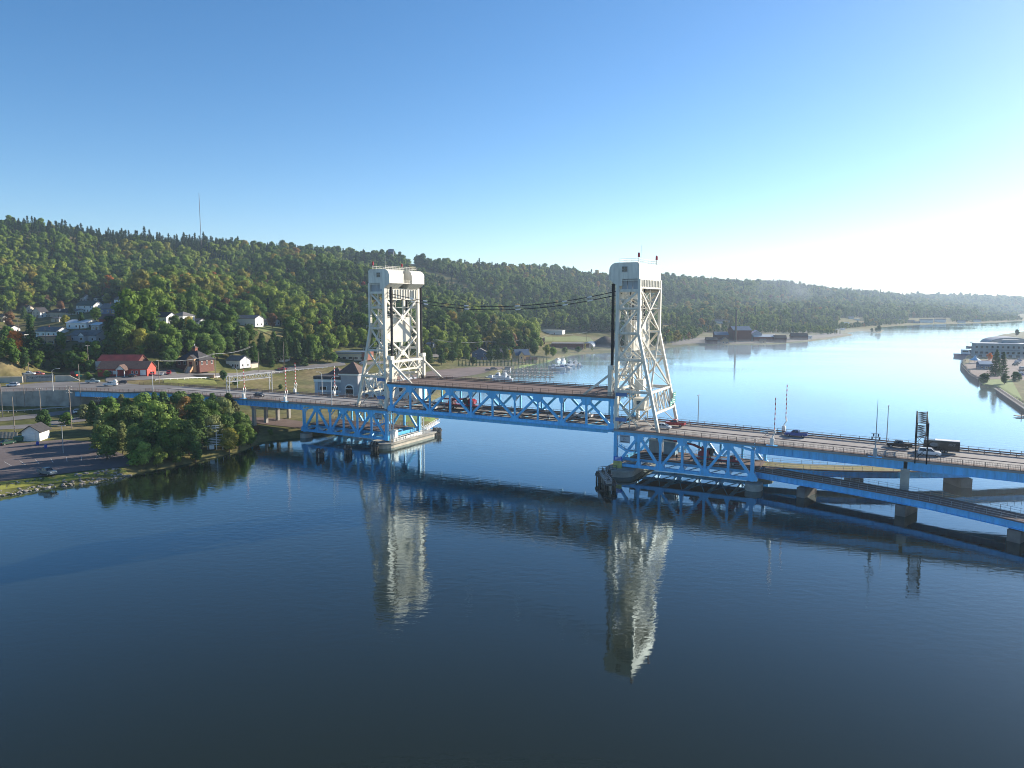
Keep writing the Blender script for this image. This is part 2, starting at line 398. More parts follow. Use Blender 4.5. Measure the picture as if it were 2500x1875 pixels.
# ------------------------------------------------------------------ water
def water_mat():
    m = bpy.data.materials.new('canal_water'); nt, b = nodes_of(m); nt.nodes.remove(b); out = nt.nodes['Material Output']
    geo = nt.nodes.new('ShaderNodeNewGeometry')
    mp = nt.nodes.new('ShaderNodeMapping'); mp.inputs['Rotation'].default_value = (0, 0, 0.25); mp.inputs['Scale'].default_value = (0.55, 1.0, 1.0)
    nt.links.new(geo.outputs['Position'], mp.inputs['Vector'])
    n = nt.nodes.new('ShaderNodeTexNoise'); n.inputs['Scale'].default_value = 0.8; n.inputs['Detail'].default_value = 4.0; n.inputs['Roughness'].default_value = 0.5
    nt.links.new(mp.outputs['Vector'], n.inputs['Vector'])
    mp2 = nt.nodes.new('ShaderNodeMapping'); mp2.inputs['Rotation'].default_value = (0, 0, -0.5); mp2.inputs['Scale'].default_value = (0.35, 1.0, 1.0)
    nt.links.new(geo.outputs['Position'], mp2.inputs['Vector'])
    big = nt.nodes.new('ShaderNodeTexNoise'); big.inputs['Scale'].default_value = 0.022; big.inputs['Detail'].default_value = 4
    nt.links.new(mp2.outputs['Vector'], big.inputs['Vector'])
    rr = nt.nodes.new('ShaderNodeMapRange'); rr.inputs['From Min'].default_value = 0.35; rr.inputs['From Max'].default_value = 0.65; rr.inputs['To Min'].default_value = 0.2; rr.inputs['To Max'].default_value = 1.35
    nt.links.new(big.outputs['Fac'], rr.inputs['Value'])
    bp = nt.nodes.new('ShaderNodeBump'); bp.inputs['Distance'].default_value = 0.035
    nt.links.new(rr.outputs['Result'], bp.inputs['Strength']); nt.links.new(n.outputs['Fac'], bp.inputs['Height'])
    lw = nt.nodes.new('ShaderNodeLayerWeight'); lw.inputs['Blend'].default_value = 0.5; nt.links.new(bp.outputs['Normal'], lw.inputs['Normal'])   # Schlick curve of calm water
    pw_ = nt.nodes.new('ShaderNodeMath'); pw_.operation = 'POWER'; pw_.inputs[1].default_value = 5.0; nt.links.new(lw.outputs['Facing'], pw_.inputs[0])
    fr = nt.nodes.new('ShaderNodeMath'); fr.operation = 'MULTIPLY_ADD'; fr.inputs[1].default_value = 1.55; fr.inputs[2].default_value = 0.018; fr.use_clamp = True; nt.links.new(pw_.outputs[0], fr.inputs[0])
    df = nt.nodes.new('ShaderNodeBsdfDiffuse'); df.inputs['Color'].default_value = (0.0135, 0.0185, 0.0115, 1)
    gl = nt.nodes.new('ShaderNodeBsdfGlossy'); gl.inputs['Color'].default_value = (0.76, 0.93, 1.0, 1); gl.inputs['Roughness'].default_value = 0.02; nt.links.new(bp.outputs['Normal'], gl.inputs['Normal'])
    ms = nt.nodes.new('ShaderNodeMixShader'); nt.links.new(fr.outputs[0], ms.inputs[0]); nt.links.new(df.outputs[0], ms.inputs[1]); nt.links.new(gl.outputs[0], ms.inputs[2])
    nt.links.new(ms.outputs[0], out.inputs['Surface'])
    return m
w = MB().add([(-9000, -800, 0), (9000, -800, 0), (9000, 9500, 0), (-9000, 9500, 0)], [(0, 1, 2, 3)]).build('water', water_mat())
tag(w, 'calm dark blue canal water with faint ripples', None, None, 'structure')
# ================================================================== THE BRIDGE
ZD = 12.7          # roadway of the approaches and of the span's lower deck
def dz(s):         # the approaches fall away gently from the towers
    if s < -2: return ZD - min(1.1, (-2 - s) * 0.0085)
    if s > 82: return ZD - min(2.2, (s - 82) * 0.0175)
    return ZD
def gusset(par, s, t, z, w, h, thick, m, up):
    """plate at a panel point: wide at the chord, narrowing away from it"""
    b = MB(); k = 1 if up else -1
    poly = [(-w / 2, 0), (w / 2, 0), (w * 0.5, k * h * 0.45), (w * 0.27, k * h), (-w * 0.27, k * h), (-w * 0.5, k * h * 0.45)]
    b.prism(poly, -thick / 2, thick / 2)
    return b.build('gusset_plate', m, par, (s, t, z))
def railing(par, pts, hgt, m, step=2.4, rails=(1.0, 0.55, 0.1), rw=0.07, pickets=False, post_w=0.11, name='railing'):
    b = MB(); pts = [Vector(p) for p in pts]
    for k in rails:
        for a, c in zip(pts[:-1], pts[1:]): b.bar(a + Vector((0, 0, hgt * k)), c + Vector((0, 0, hgt * k)), rw)
    r = b.build(name, m, par)
    pk = MB()
    for a, c in zip(pts[:-1], pts[1:]):
        L = (c - a).length; n = max(1, round(L / step))
        for i in range(n + 1):
            p = a.lerp(c, i / n); member(r, 'post', p, p + Vector((0, 0, hgt + 0.04)), post_w, post_w, m)
        if pickets:
            n = int(L / 0.3)
            for i in range(n):
                p = a.lerp(c, (i + 0.5) / n); pk.bar(p + Vector((0, 0, hgt * .1)), p + Vector((0, 0, hgt)), 0.035)
    if pickets: tag(pk.build('picket_infill', m, par), 'thin upright railing pickets', None, None, 'stuff')
    return r
def deck_piece(par, name, s0, s1, t0, t1, z, th, m, zf=None):
    """slab following the fall of the road"""
    n = max(1, int(abs(s1 - s0) / 6)); b = MB()
    for i in range(n):
        a = s0 + (s1 - s0) * i / n; c = s0 + (s1 - s0) * (i + 1) / n
        za = (zf(a) if zf else 0) + z; zc = (zf(c) if zf else 0) + z
        b.add([(a, t0, za - th), (c, t0, zc - th), (c, t1, zc - th), (a, t1, za - th), (a, t0, za), (c, t0, zc), (c, t1, zc), (a, t1, za)],
              [(3, 2, 1, 0), (4, 5, 6, 7), (0, 1, 5, 4), (2, 3, 7, 6)] + ([(3, 0, 4, 7)] if i == 0 else []) + ([(1, 2, 6, 5)] if i == n - 1 else []))
    return b.build(name, m, par)
BR = dict(loc=(BX, BY, 0), rz=BTH)
def bridge_thing(name, label, cat, group=None):
    return empty(name, (BX, BY, 0), BTH, label, cat, group)

# ---- lift span -----------------------------------------------------
lift = bridge_thing('lift_span', 'blue steel truss lift span with two road decks between the two white towers', 'bridge span')
N = [2.0 + 7.65 * i for i in range(11)]
ZB, ZT = 12.85, 20.75
for t in (0.0, BW):
    member(lift, 'bottom_chord', (N[0] - .3, t, ZB), (N[-1] + .3, t, ZB), 0.86, 0.85, BLUE)
    member(lift, 'top_chord', (N[0] - 1.2, t, ZT), (N[-1] + 1.2, t, ZT), 0.90, 0.9, BLUE)
    member(lift, 'chord_flange', (N[0] - 1.3, t - 0.1, ZT + 0.5), (N[-1] + 1.3, t - 0.1, ZT + 0.5), 1.5, 0.12, BLUE)
    member(lift, 'chord_flange', (N[0] - 1.0, t - 0.1, ZB - 0.48), (N[-1] + 1.0, t - 0.1, ZB - 0.48), 1.4, 0.14, BLUE)
    for i in range(11):
        member(lift, 'vertical', (N[i], t, ZB + .4), (N[i], t, ZT - .4), 0.50, 0.55 if i % 10 else 0.8, BLUE)
    for i in range(10):
        a, c = (N[i], N[i + 1]) if i % 2 == 0 else (N[i + 1], N[i])
        member(lift, 'diagonal', (a, t, ZB + .3), (c, t, ZT - .3), 0.62, 0.66, BLUE)
    for i in range(11):
        if i % 2: gusset(lift, N[i], t, ZT + .3, 3.0, 2.3, 0.98, BLUE, False)
        else: gusset(lift, N[i], t, ZT + .2, 1.5, 2.1, 0.96, BLUE, False)
        if i % 2 == 0: gusset(lift, N[i], t, ZB - .3, 2.6, 1.5, 0.98, BLUE, True)
for i in range(11):
    for z, dpt in ((ZB - .75, 1.3), (ZT - .25, 1.0)):
        member(lift, 'floor_beam', (N[i], 0.5, z), (N[i], BW - 0.5, z), 0.45, dpt, BLUE)
    # sway frame: knee braces under the upper deck
    for t, k in ((0.5, 1), (BW - 0.5, -1)):
        member(lift, 'knee_brace', (N[i], t, ZT - 2.3), (N[i], t + k * 3.0, ZT - 0.7), 0.22, 0.25, DARKST)
for t in (1.2, 4.2, 7.2, 10.9, 13.9, 16.9):
    member(lift, 'stringer', (N[0], t, ZT - .05), (N[-1], t, ZT - .05), 0.3, 0.5, DARKST)
    member(lift, 'stringer', (N[0], t, ZB - .75), (N[-1], t, ZB - .75), 0.3, 0.6, BLUE)
member(lift, 'fascia_girder', (N[0] + 1.5, 0.75, ZB - 1.25), (N[-1] - 1.5, 0.75, ZB - 1.25), 0.35, 0.9, BLUE)
for k, (a, c) in enumerate(((N[0] - .5, N[0] + 1.5), (N[-1] + .5, N[-1] - 1.5))):
    member(lift, 'bearing_block', (a, 0.75, ZB - .9), (c, 0.75, ZB - 1.2), 0.5, 0.5, BLUE)
deck_piece(lift, 'lower_deck', N[0] - .8, N[-1] + .8, 0.5, BW - .5, ZD, 0.35, ROAD_B)
deck_piece(lift, 'upper_deck', N[0] - 1.0, N[-1] + 1.0, -0.9, BW + .9, 21.5, 0.35, ROAD_R)
deck_piece(lift, 'sidewalk', N[0] - 1.0, N[-1] + 1.0, -0.85, 0.9, 21.66, 0.15, ROAD_R)
railing(lift, [(N[0] - 1, -0.75, 21.65), (N[-1] + 1, -0.75, 21.65)], 1.15, RAILBR, 2.55, pickets=True)
railing(lift, [(N[0] - 1, BW + .75, 21.5), (N[-1] + 1, BW + .75, 21.5)], 1.15, RAILBR, 2.55)
for t in (BW - 0.8, ):
    railing(lift, [(N[0] - 1, t, 21.5), (N[-1] + 1, t, 21.5)], 0.75, RAILBR, 3.8, rails=(1.0, 0.45), rw=0.3, name='guard_rail')
railing(lift, [(N[0] - 1, 9.2, ZD), (N[-1] + 1, 9.2, ZD)], 0.35, RAILBR, 20, rails=(0.5,), rw=0.3, name='median_curb')
railing(lift, [(N[0] - 1, BW - 1.4, ZD), (N[-1] + 1, BW - 1.4, ZD)], 0.85, RAILBR, 3.8, rails=(1.0, 0.45), rw=0.28, name='guard_rail')
railing(lift, [(N[0] - 1, 1.3, ZD), (N[-1] + 1, 1.3, ZD)], 0.85, RAILBR, 3.8, rails=(1.0, 0.45), rw=0.25, name='guard_rail')
railing(lift, [(N[0] - 1, BW + .8, ZD), (N[-1] + 1, BW + .8, ZD)], 1.1, RAILBR, 2.55)
member(lift, 'median_line', (N[0], 9.1, 21.52), (N[-1], 9.1, 21.52), 0.25, 0.05, DARKST)
# lifting frames at the ends, where the ropes take hold
for s0, k in ((2.2, 1), (77.8, -1)):
    for t in (0.2, BW - 0.2):
        member(lift, 'lifting_post', (s0, t, 21.3), (s0, t, 29.0), 1.0, 1.15, CREAM)
        member(lift, 'lifting_strut', (s0 + k * .3, t, 27.6), (s0 + k * 8.2, t, 21.4), 0.7, 0.55, CREAM)
        boxp(lift, 'rope_anchor', (s0 - k * 0.3, t, 29.6), (1.5, 1.9, 1.2), CREAM)
        b = MB()
        for zz in (0.1, 0.55, 1.0):
            for q in ((-1, -1, 1, -1), (1, -1, 1, 1), (1, 1, -1, 1), (-1, 1, -1, -1)): b.bar((q[0] * .9, q[1] * 1.1, zz), (q[2] * .9, q[3] * 1.1, zz), 0.07)
        b.build('anchor_cage', CREAM, lift, (s0 - k * 1.3, t, 28.2))
        bb = MB()
        for i in range(4):
            for j in range(2): bb.tube([(-.28 + .18 * i, -.2 + .4 * j, 0), (-.28 + .18 * i, -.2 + .4 * j, 22.5)], 0.085, 6)
        bb.build('hoist_ropes', ROPE, lift, (s0 - k * .2, t + (.7 if t < 5 else -.7), 30.1))
    member(lift, 'lifting_beam', (s0, 0.8, 28.3), (s0, BW - .8, 28.3), 0.7, 0.8, CREAM)
    member(lift, 'lifting_beam', (s0, 0.8, 25.4), (s0, BW - .8, 25.4), 0.6, 0.6, CREAM)
    nb = 6
    for i in range(nb):
        a = 0.8 + (BW - 1.6) * i / nb; c = 0.8 + (BW - 1.6) * (i + 1) / nb
        z0, z1 = (25.5, 28.0) if i % 2 else (28.0, 25.5)
        member(lift, 'lifting_brace', (s0, a, z0), (s0, c, z1), 0.3, 0.3, CREAM)
    for a, c in ((0.8, 3.6), (BW - .8, BW - 3.6)):
        member(lift, 'knee_brace', (s0, a, 22.5), (s0, c, 25.2), 0.45, 0.4, CREAM)

# ---- towers ----------------------------------------------------------
ZBOX = 53.8
def tower(s0, k, label):
    T = empty('lift_tower', bpt(s0, 0), BTH, label, 'bridge tower', 'white lift bridge towers')
    P = lambda u, t, z: (k * u, t, z)
    def mem(n, a, b, w, h, m=CREAM): return member(T, n, P(*a), P(*b), w, h, m)
    lev = [12.6, 23.2, 31.9, 39.1, 45.8, 50.7, ZBOX]
    def ru(z): return 6.0 if z >= 39 else 6.0 + (39 - z) * 6.0 / 26.4
    for t in (0.0, BW):
        mem('front_column', (0, t, 2.2), (0, t, 12.5), 1.2, 0.92, BLUE)
        mem('front_column', (0, t, 12.5), (0, t, ZBOX), 1.25, 0.9)
        mem('rear_leg', (6.0, t, 38.9), (6.0, t, ZBOX), 0.98, 0.72)
        mem('rear_leg', (12.0, t, 12.6), (6.0, t, 39.1), 1.0, 0.74)
        for z in lev[1:6]: mem('side_strut', (0.3, t, z), (ru(z) - .2, t, z), 0.55, 0.72)
        for a, b in zip(lev[:5], lev[1:6]):
            mem('side_diagonal', (ru(b) - .3, t, b - .2), (0.4, t, a + .3), 0.42, 0.52)
        # lattice inside the near bay: slender secondary posts and the access ladder
        mem('secondary_post', (3.4, t + (1.1 if t == 0 else -1.1), 13.0), (3.4, t + (1.1 if t == 0 else -1.1), 50.5), 0.24, 0.28)
        for i in range(10):
            z = 14 + i * 3.6
            mem('lattice', (3.4, t + (1.1 if t == 0 else -1.1), z), (0.6, t + (.4 if t == 0 else -.4), z + 2.4), 0.12, 0.14)
    for t, q in ((0.0, 1), (BW, -1)):
        for a, b in zip(lev[:5], lev[1:6]):
            mz = (a + b) / 2; um = ru(mz) / 2
            mem('sub_brace', (um, t, mz), (0.4, t, mz + .1), 0.16, 0.2); mem('sub_brace', (um, t, mz), (ru(a) - .3, t, a + .3), 0.15, 0.18); mem('sub_brace', (um, t, mz), (ru(b) * .45, t, b - .2), 0.15, 0.18)
    for t in (BW * .33, BW * .67):
        mem('inner_hanger', (5.0, t, 24), (5.0, t, 51.2), 0.22, 0.22)
        for i in range(8): mem('inner_lacing', (5.0, BW * .33, 24.4 + i * 3.3), (5.0, BW * .67, 27.4 + i * 3.3), 0.14, 0.14) if t < BW / 2 else mem('inner_lacing', (5.02, BW * .67, 24.4 + i * 3.3), (5.02, BW * .33, 27.4 + i * 3.3), 0.14, 0.14)
    # portal arch over the roadway
    mem('arch_strut', (0, 0.6, 23.6), (0, BW - .6, 23.6), 0.42, 0.6)
    for a, c in ((0.7, 1), (BW - .7, -1)):
        for (y0, z0), (y1, z1) in (((0, 17.2), (1.2, 20.2)), ((1.2, 20.2), (3.2, 22.4)), ((3.2, 22.4), (5.6, 23.4))): mem('portal_arch', (0, a + c * y0, z0), (0, a + c * y1, z1), 0.4, 0.42)
    # rear face
    mem('rear_portal_girder', (5.95, 0.3, 52.7), (5.95, BW - .3, 52.7), 0.5, 2.1)
    for i in range(13): mem('stiffener', (6.28, 0.7 + i * 1.39, 51.75), (6.28, 0.7 + i * 1.39, 53.6), 0.34, 0.3)
    mem('rear_strut', (6.0, 0.4, 51.45), (6.0, BW - .4, 51.45), 0.75, 0.4)
    def rx(za, zb):
        mem('rear_cross_brace', (ru(za), 0.3, za), (ru(zb), BW - .3, zb), 0.44, 0.56)
        mem('rear_cross_brace', (ru(zb) + .02, 0.3, zb), (ru(za) + .02, BW - .3, za), 0.40, 0.54)
    rx(39.3, 51.2); rx(23.6, 38.9)
    for z in (23.2, 17.6): mem('rear_strut', (ru(z), 0.3, z), (ru(z), BW - .3, z), 0.6, 0.62)
    for i in range(6):
        a = 0.6 + 2.82 * i; c = a + 2.82
        za, zb = (23.0, 17.8) if i % 2 == 0 else (17.8, 23.0)
        mem('portal_brace', (ru(za), a, za), (ru(zb), c, zb), 0.3, 0.32)
        if i: mem('portal_post', (ru(17.8), a, 17.8), (ru(23.0), a, 23.0), 0.24, 0.26)
    # front face
    mem('front_portal_girder', (0.05, 0.5, 50.3), (0.05, BW - .5, 50.3), 0.55, 3.2)
    for i in range(12): mem('stiffener', (-.33, 1.2 + i * 1.43, 48.8), (-.33, 1.2 + i * 1.43, 51.8), 0.3, 0.34)
    mem('front_strut', (0, 0.5, 48.55), (0, BW - .5, 48.55), 0.8, 0.3)
    for za, zb in ((36.6, 48.4), (25.2, 36.4)):
        mem('front_cross_brace', (0.0, 0.5, za), (0.0, BW - .5, zb), 0.50, 0.62)
        mem('front_cross_brace', (0.02, 0.5, zb), (0.02, BW - .5, za), 0.46, 0.60)
        g = MB(); g.prism([(BW / 2 - 1.2, (za + zb) / 2), (BW / 2, (za + zb) / 2 + 1.2), (BW / 2 + 1.2, (za + zb) / 2), (BW / 2, (za + zb) / 2 - 1.2)], -.3, .3, axis='x').build('cross_plate', CREAM, T)
    # horizontal bracing planes, walkways
    for z in lev[1:5]:
        mem('plan_brace', (0.2, 0.5, z), (ru(z), BW - .5, z), 0.26, 0.26); mem('plan_brace', (0.2, BW - .5, z), (ru(z), 0.5, z), 0.24, 0.24)
        mem('walkway', (ru(z) - .2, -0.9, z - .1), (0.2, -0.9, z - .1), 0.9, 0.1)
        b = MB()
        for zz in (0.5, 1.0): b.bar(P(0.2, -1.3, z + zz), P(ru(z) + .6, -1.3, z + zz), 0.06)
        for i in range(5): u = 0.2 + (ru(z) + .4) * i / 4; b.bar(P(u, -1.3, z), P(u, -1.3, z + 1.0), 0.06)
        b.build('walkway_rail', CREAM, T)
    # stair flights zig-zag up the near side
    zz = [13.4, 18.3, 23.4, 27.6, 32.1, 35.6, 39.3, 42.5, 46.0, 48.4, 50.9]
    for i, (a, c) in enumerate(zip(zz[:-1], zz[1:])):
        u0, u1 = (1.0, 5.4) if i % 2 else (5.4, 1.0)
        b = MB()
        for dt in (0, 0.8): b.bar(P(u0, 1.9 + dt, a), P(u1, 1.9 + dt, c), 0.08, 0.26); b.bar(P(u0, 1.9 + dt, a + 1), P(u1, 1.9 + dt, c + 1), 0.06)
        for j in range(10): q = (j + .5) / 10; b.box(P(u0 + (u1 - u0) * q, 2.3, a + (c - a) * q), (0.26, 0.8, 0.05))
        b.build('stair_flight', CREAM, T)
    # machinery house: core and two sheave housings that lean out over the span
    def arc(cx, cz, r, a0, a1, n=7): return [(cx + r * math.cos(R(a0 + (a1 - a0) * i / n)), cz + r * math.sin(R(a0 + (a1 - a0) * i / n))) for i in range(n + 1)]
    core = [(0.5, ZBOX)] + [(6.0, ZBOX)] + arc(5.2, 57.4, 0.8, 0, 90) + [(0.5, 58.2)]
    MB().prism([(k * a, b) for a, b in core], -0.55, BW + .55).build('machinery_house', CREAM, T)
    hood = [(1.2, 51.9), (0.05, 51.9), (-2.5, 53.7)] + arc(-0.4, 56.1, 2.1, 180, 90) + [(1.2, 58.2)]
    for a, c in ((-0.57, 7.0), (11.6, BW + .57)):
        MB().prism([(k * x, z) for x, z in hood], a, c).build('sheave_housing', CREAM, T)
        wh = MB()
        for j in range(2):
            tc = a + 1.4 + j * 3.6
            wh.prism([(k * (0.55 + 1.9 * math.cos(q * math.pi / 8)), 54.6 + 1.9 * math.sin(q * math.pi / 8)) for q in range(16)], tc, tc + .7)
        wh.build('sheave', DARKST, T)
    mem('house_floor', (0.6, -0.3, ZBOX - .35), (5.9, -0.3, ZBOX - .35), 0.3, 0.3)
    # side recess under the house with its framing
    mem('machinery_floor', (0.6, BW / 2, 52.1), (5.6, BW / 2, 52.1), BW - 2, 0.25)
    for t in (0.35, BW - .35):
        for u in (1.6, 3.2, 4.8): mem('recess_panel', (u, t, 50.9), (u, t, ZBOX - .1), 0.12, 1.45, GREYST)
    # window in each side, door and balcony in the gap between the housings
    for t, q in ((-0.6, -1), (BW + .6, 1)):
        f = boxp(T, 'window', P(1.9, t, 56.4), (1.6, 0.08, 1.6), GREYST)
    w1 = MB()
    for i in range(2):
        for j in range(2): w1.box(P(1.55 + .7 * i, -0.66, 56.05 + .7 * j), (0.6, 0.05, 0.6))
    w1.build('window_panes', GLASS, T)
    boxp(T, 'house_door', P(0.46, 9.3, 55.6), (0.1, 1.1, 2.1), DARKST)
    boxp(T, 'balcony', P(-0.9, 9.3, 53.75), (2.6, 4.4, 0.16), CREAM)
    b = MB()
    for z in (0.4, 0.75, 1.1): b.bar(P(-2.1, 7.1, 53.8 + z), P(-2.1, 11.5, 53.8 + z), 0.07)
    for i in range(6): b.bar(P(-2.1, 7.1 + .88 * i, 53.8), P(-2.1, 7.1 + .88 * i, 54.9), 0.07)
    b.build('balcony_rail', CREAM, T)
    # roof rail, beacons, aerials
    b = MB(); q = [(0.0, 0.6), (5.2, 0.6), (5.2, BW - .6), (0.0, BW - .6), (0.0, 0.6)]
    for (u0, t0), (u1, t1) in zip(q[:-1], q[1:]):
        for z in (58.7, 59.25): b.bar(P(u0, t0, z), P(u1, t1, z), 0.07)
        n = max(1, int(math.hypot(u1 - u0, t1 - t0) / 1.7))
        for i in range(n): b.bar(P(u0 + (u1 - u0) * i / n, t0 + (t1 - t0) * i / n, 58.2), P(u0 + (u1 - u0) * i / n, t0 + (t1 - t0) * i / n, 59.3), 0.06)
    b.build('roof_rail', CREAM, T)
    for t in (1.0, BW - 1.6):
        o = MB().tube([(0, 0, 0), (0, 0, 1.5)], 0.09, 8).build('beacon_post', CREAM, T, P(5.3, t, 58.1))
        MB().tube([(0, 0, 1.5), (0, 0, 1.6), (0, 0, 2.5), (0, 0, 2.75)], [0.3, 0.34, 0.3, 0.1], 10).build('beacon_lamp', mat('beacon_red', (0.45, 0.02, 0.03), 0.3), o)
    MB().tube([(0, 0, 0), (0, 0, 5)], 0.05, 6).build('aerial', GREYST, T, P(4.2, 6.0, 58.1))
    # counterweight ropes
    for t in (3.2, BW - 3.2):
        b = MB()
        for i in range(6): b.tube([P(2.4, t - .5 + .2 * i, 43.0), P(2.4, t - .5 + .2 * i, 52.5)], 0.07, 5)
        b.build('counterweight_ropes', ROPE, T)
    # control cabin and boxes at deck level
    if k > 0:
        boxp(T, 'operator_cabin', P(5.2, 5.5, 19.6), (3.2, 4.2, 3.0), CREAM)
        boxp(T, 'cabin_window', P(3.58, 5.5, 19.9), (0.08, 2.6, 1.2), GLASS)
        boxp(T, 'cabin_window', P(5.2, 3.38, 19.9), (1.2, 0.08, 1.0), GLASS)
        boxp(T, 'cabin_floor', P(5.2, 5.5, 17.9), (4.4, 5.4, 0.25), CREAM)
        boxp(T, 'machinery_cabinet', P(5.4, 4.0, 25.0), (2.4, 2.6, 2.9), CREAM)
    boxp(T, 'number_board', P(1.6, -0.75, 15.5 if k > 0 else 16.5), (3.2, 0.1, 1.0), mat('dull_blue_board', (0.09, 0.20, 0.42), .6))
    boxp(T, 'number_board', P(1.6, -0.75, 22.4), (3.2, 0.1, 1.0), mat('dull_blue_board', (0.09, 0.20, 0.42), .6))
    return T
tL = tower(0.0, -1, 'white steel lift tower on the town side, nearer the hotel and hillside houses')
tR = tower(SPAN - .2, 1, 'white steel lift tower on the open water side with a green road sign')
for s0, k, lab in ((0.0, -1, 'pale concrete counterweight block hanging inside the tower by the hotel'), (SPAN - .2, 1, 'pale concrete counterweight block hanging inside the tower over open water')):
    W = empty('counterweight', bpt(s0, 0), BTH, lab, 'counterweight', 'tower counterweights')
    boxp(W, 'counterweight_block', (k * 2.4, BW / 2, 38.4), (2.7, BW - 5.0, 8.2), mat('counterweight_paint', (0.66, 0.63, 0.54), .8, .06, .4))
    boxp(W, 'side_block', (k * 2.4, 2.1, 39.5), (1.7, 0.8, 5.0), CREAM); boxp(W, 'side_block', (k * 2.4, BW - 2.1, 39.5), (1.7, 0.8, 5.0), CREAM)
    b = MB()
    for z in (0.5, 1.0):
        for a, c in (((-1.3, 2.6), (-1.3, BW - 2.6)), ((1.3, 2.6), (1.3, BW - 2.6)), ((-1.3, 2.6), (1.3, 2.6))): b.bar((k * 2.4 + a[0], a[1], 42.5 + z), (k * 2.4 + c[0], c[1], 42.5 + z), 0.07)
    for i in range(9): b.bar((k * 2.4 - 1.3, 2.6 + i * 1.61, 42.5), (k * 2.4 - 1.3, 2.6 + i * 1.61, 43.5), 0.06)
    b.build('top_rail', CREAM, W)
# power cables sagging from tower to tower
for j, (t, za, lab) in enumerate(((0.9, 50.9, 'thick black cable sagging between the tower tops, upper of the pair'), (1.3, 49.9, 'thick black cable sagging between the tower tops, lower of the pair'))):
    pts = []
    for i in range(33):
        q = i / 32; pts.append(bpt(-.6 + (SPAN + 1.0) * q, t, za - 4.6 * 4 * q * (1 - q)) - bpt(0, 0))
    o = MB().tube(pts, 0.12, 6).build('sagging_cable', ROPE, None, bpt(0, 0)); tag(o, lab, 'cable', 'cables between the towers')
    for q in (0.13, 0.2, 0.4, 0.62, 0.8, 0.9):
        i = int(q * 32); p = pts[i]; q2 = pts[i + 1]
        MB().bar(p, p.lerp(q2, 0.6), 0.4, 0.3).build('cable_clamp', WHITE_S, o)

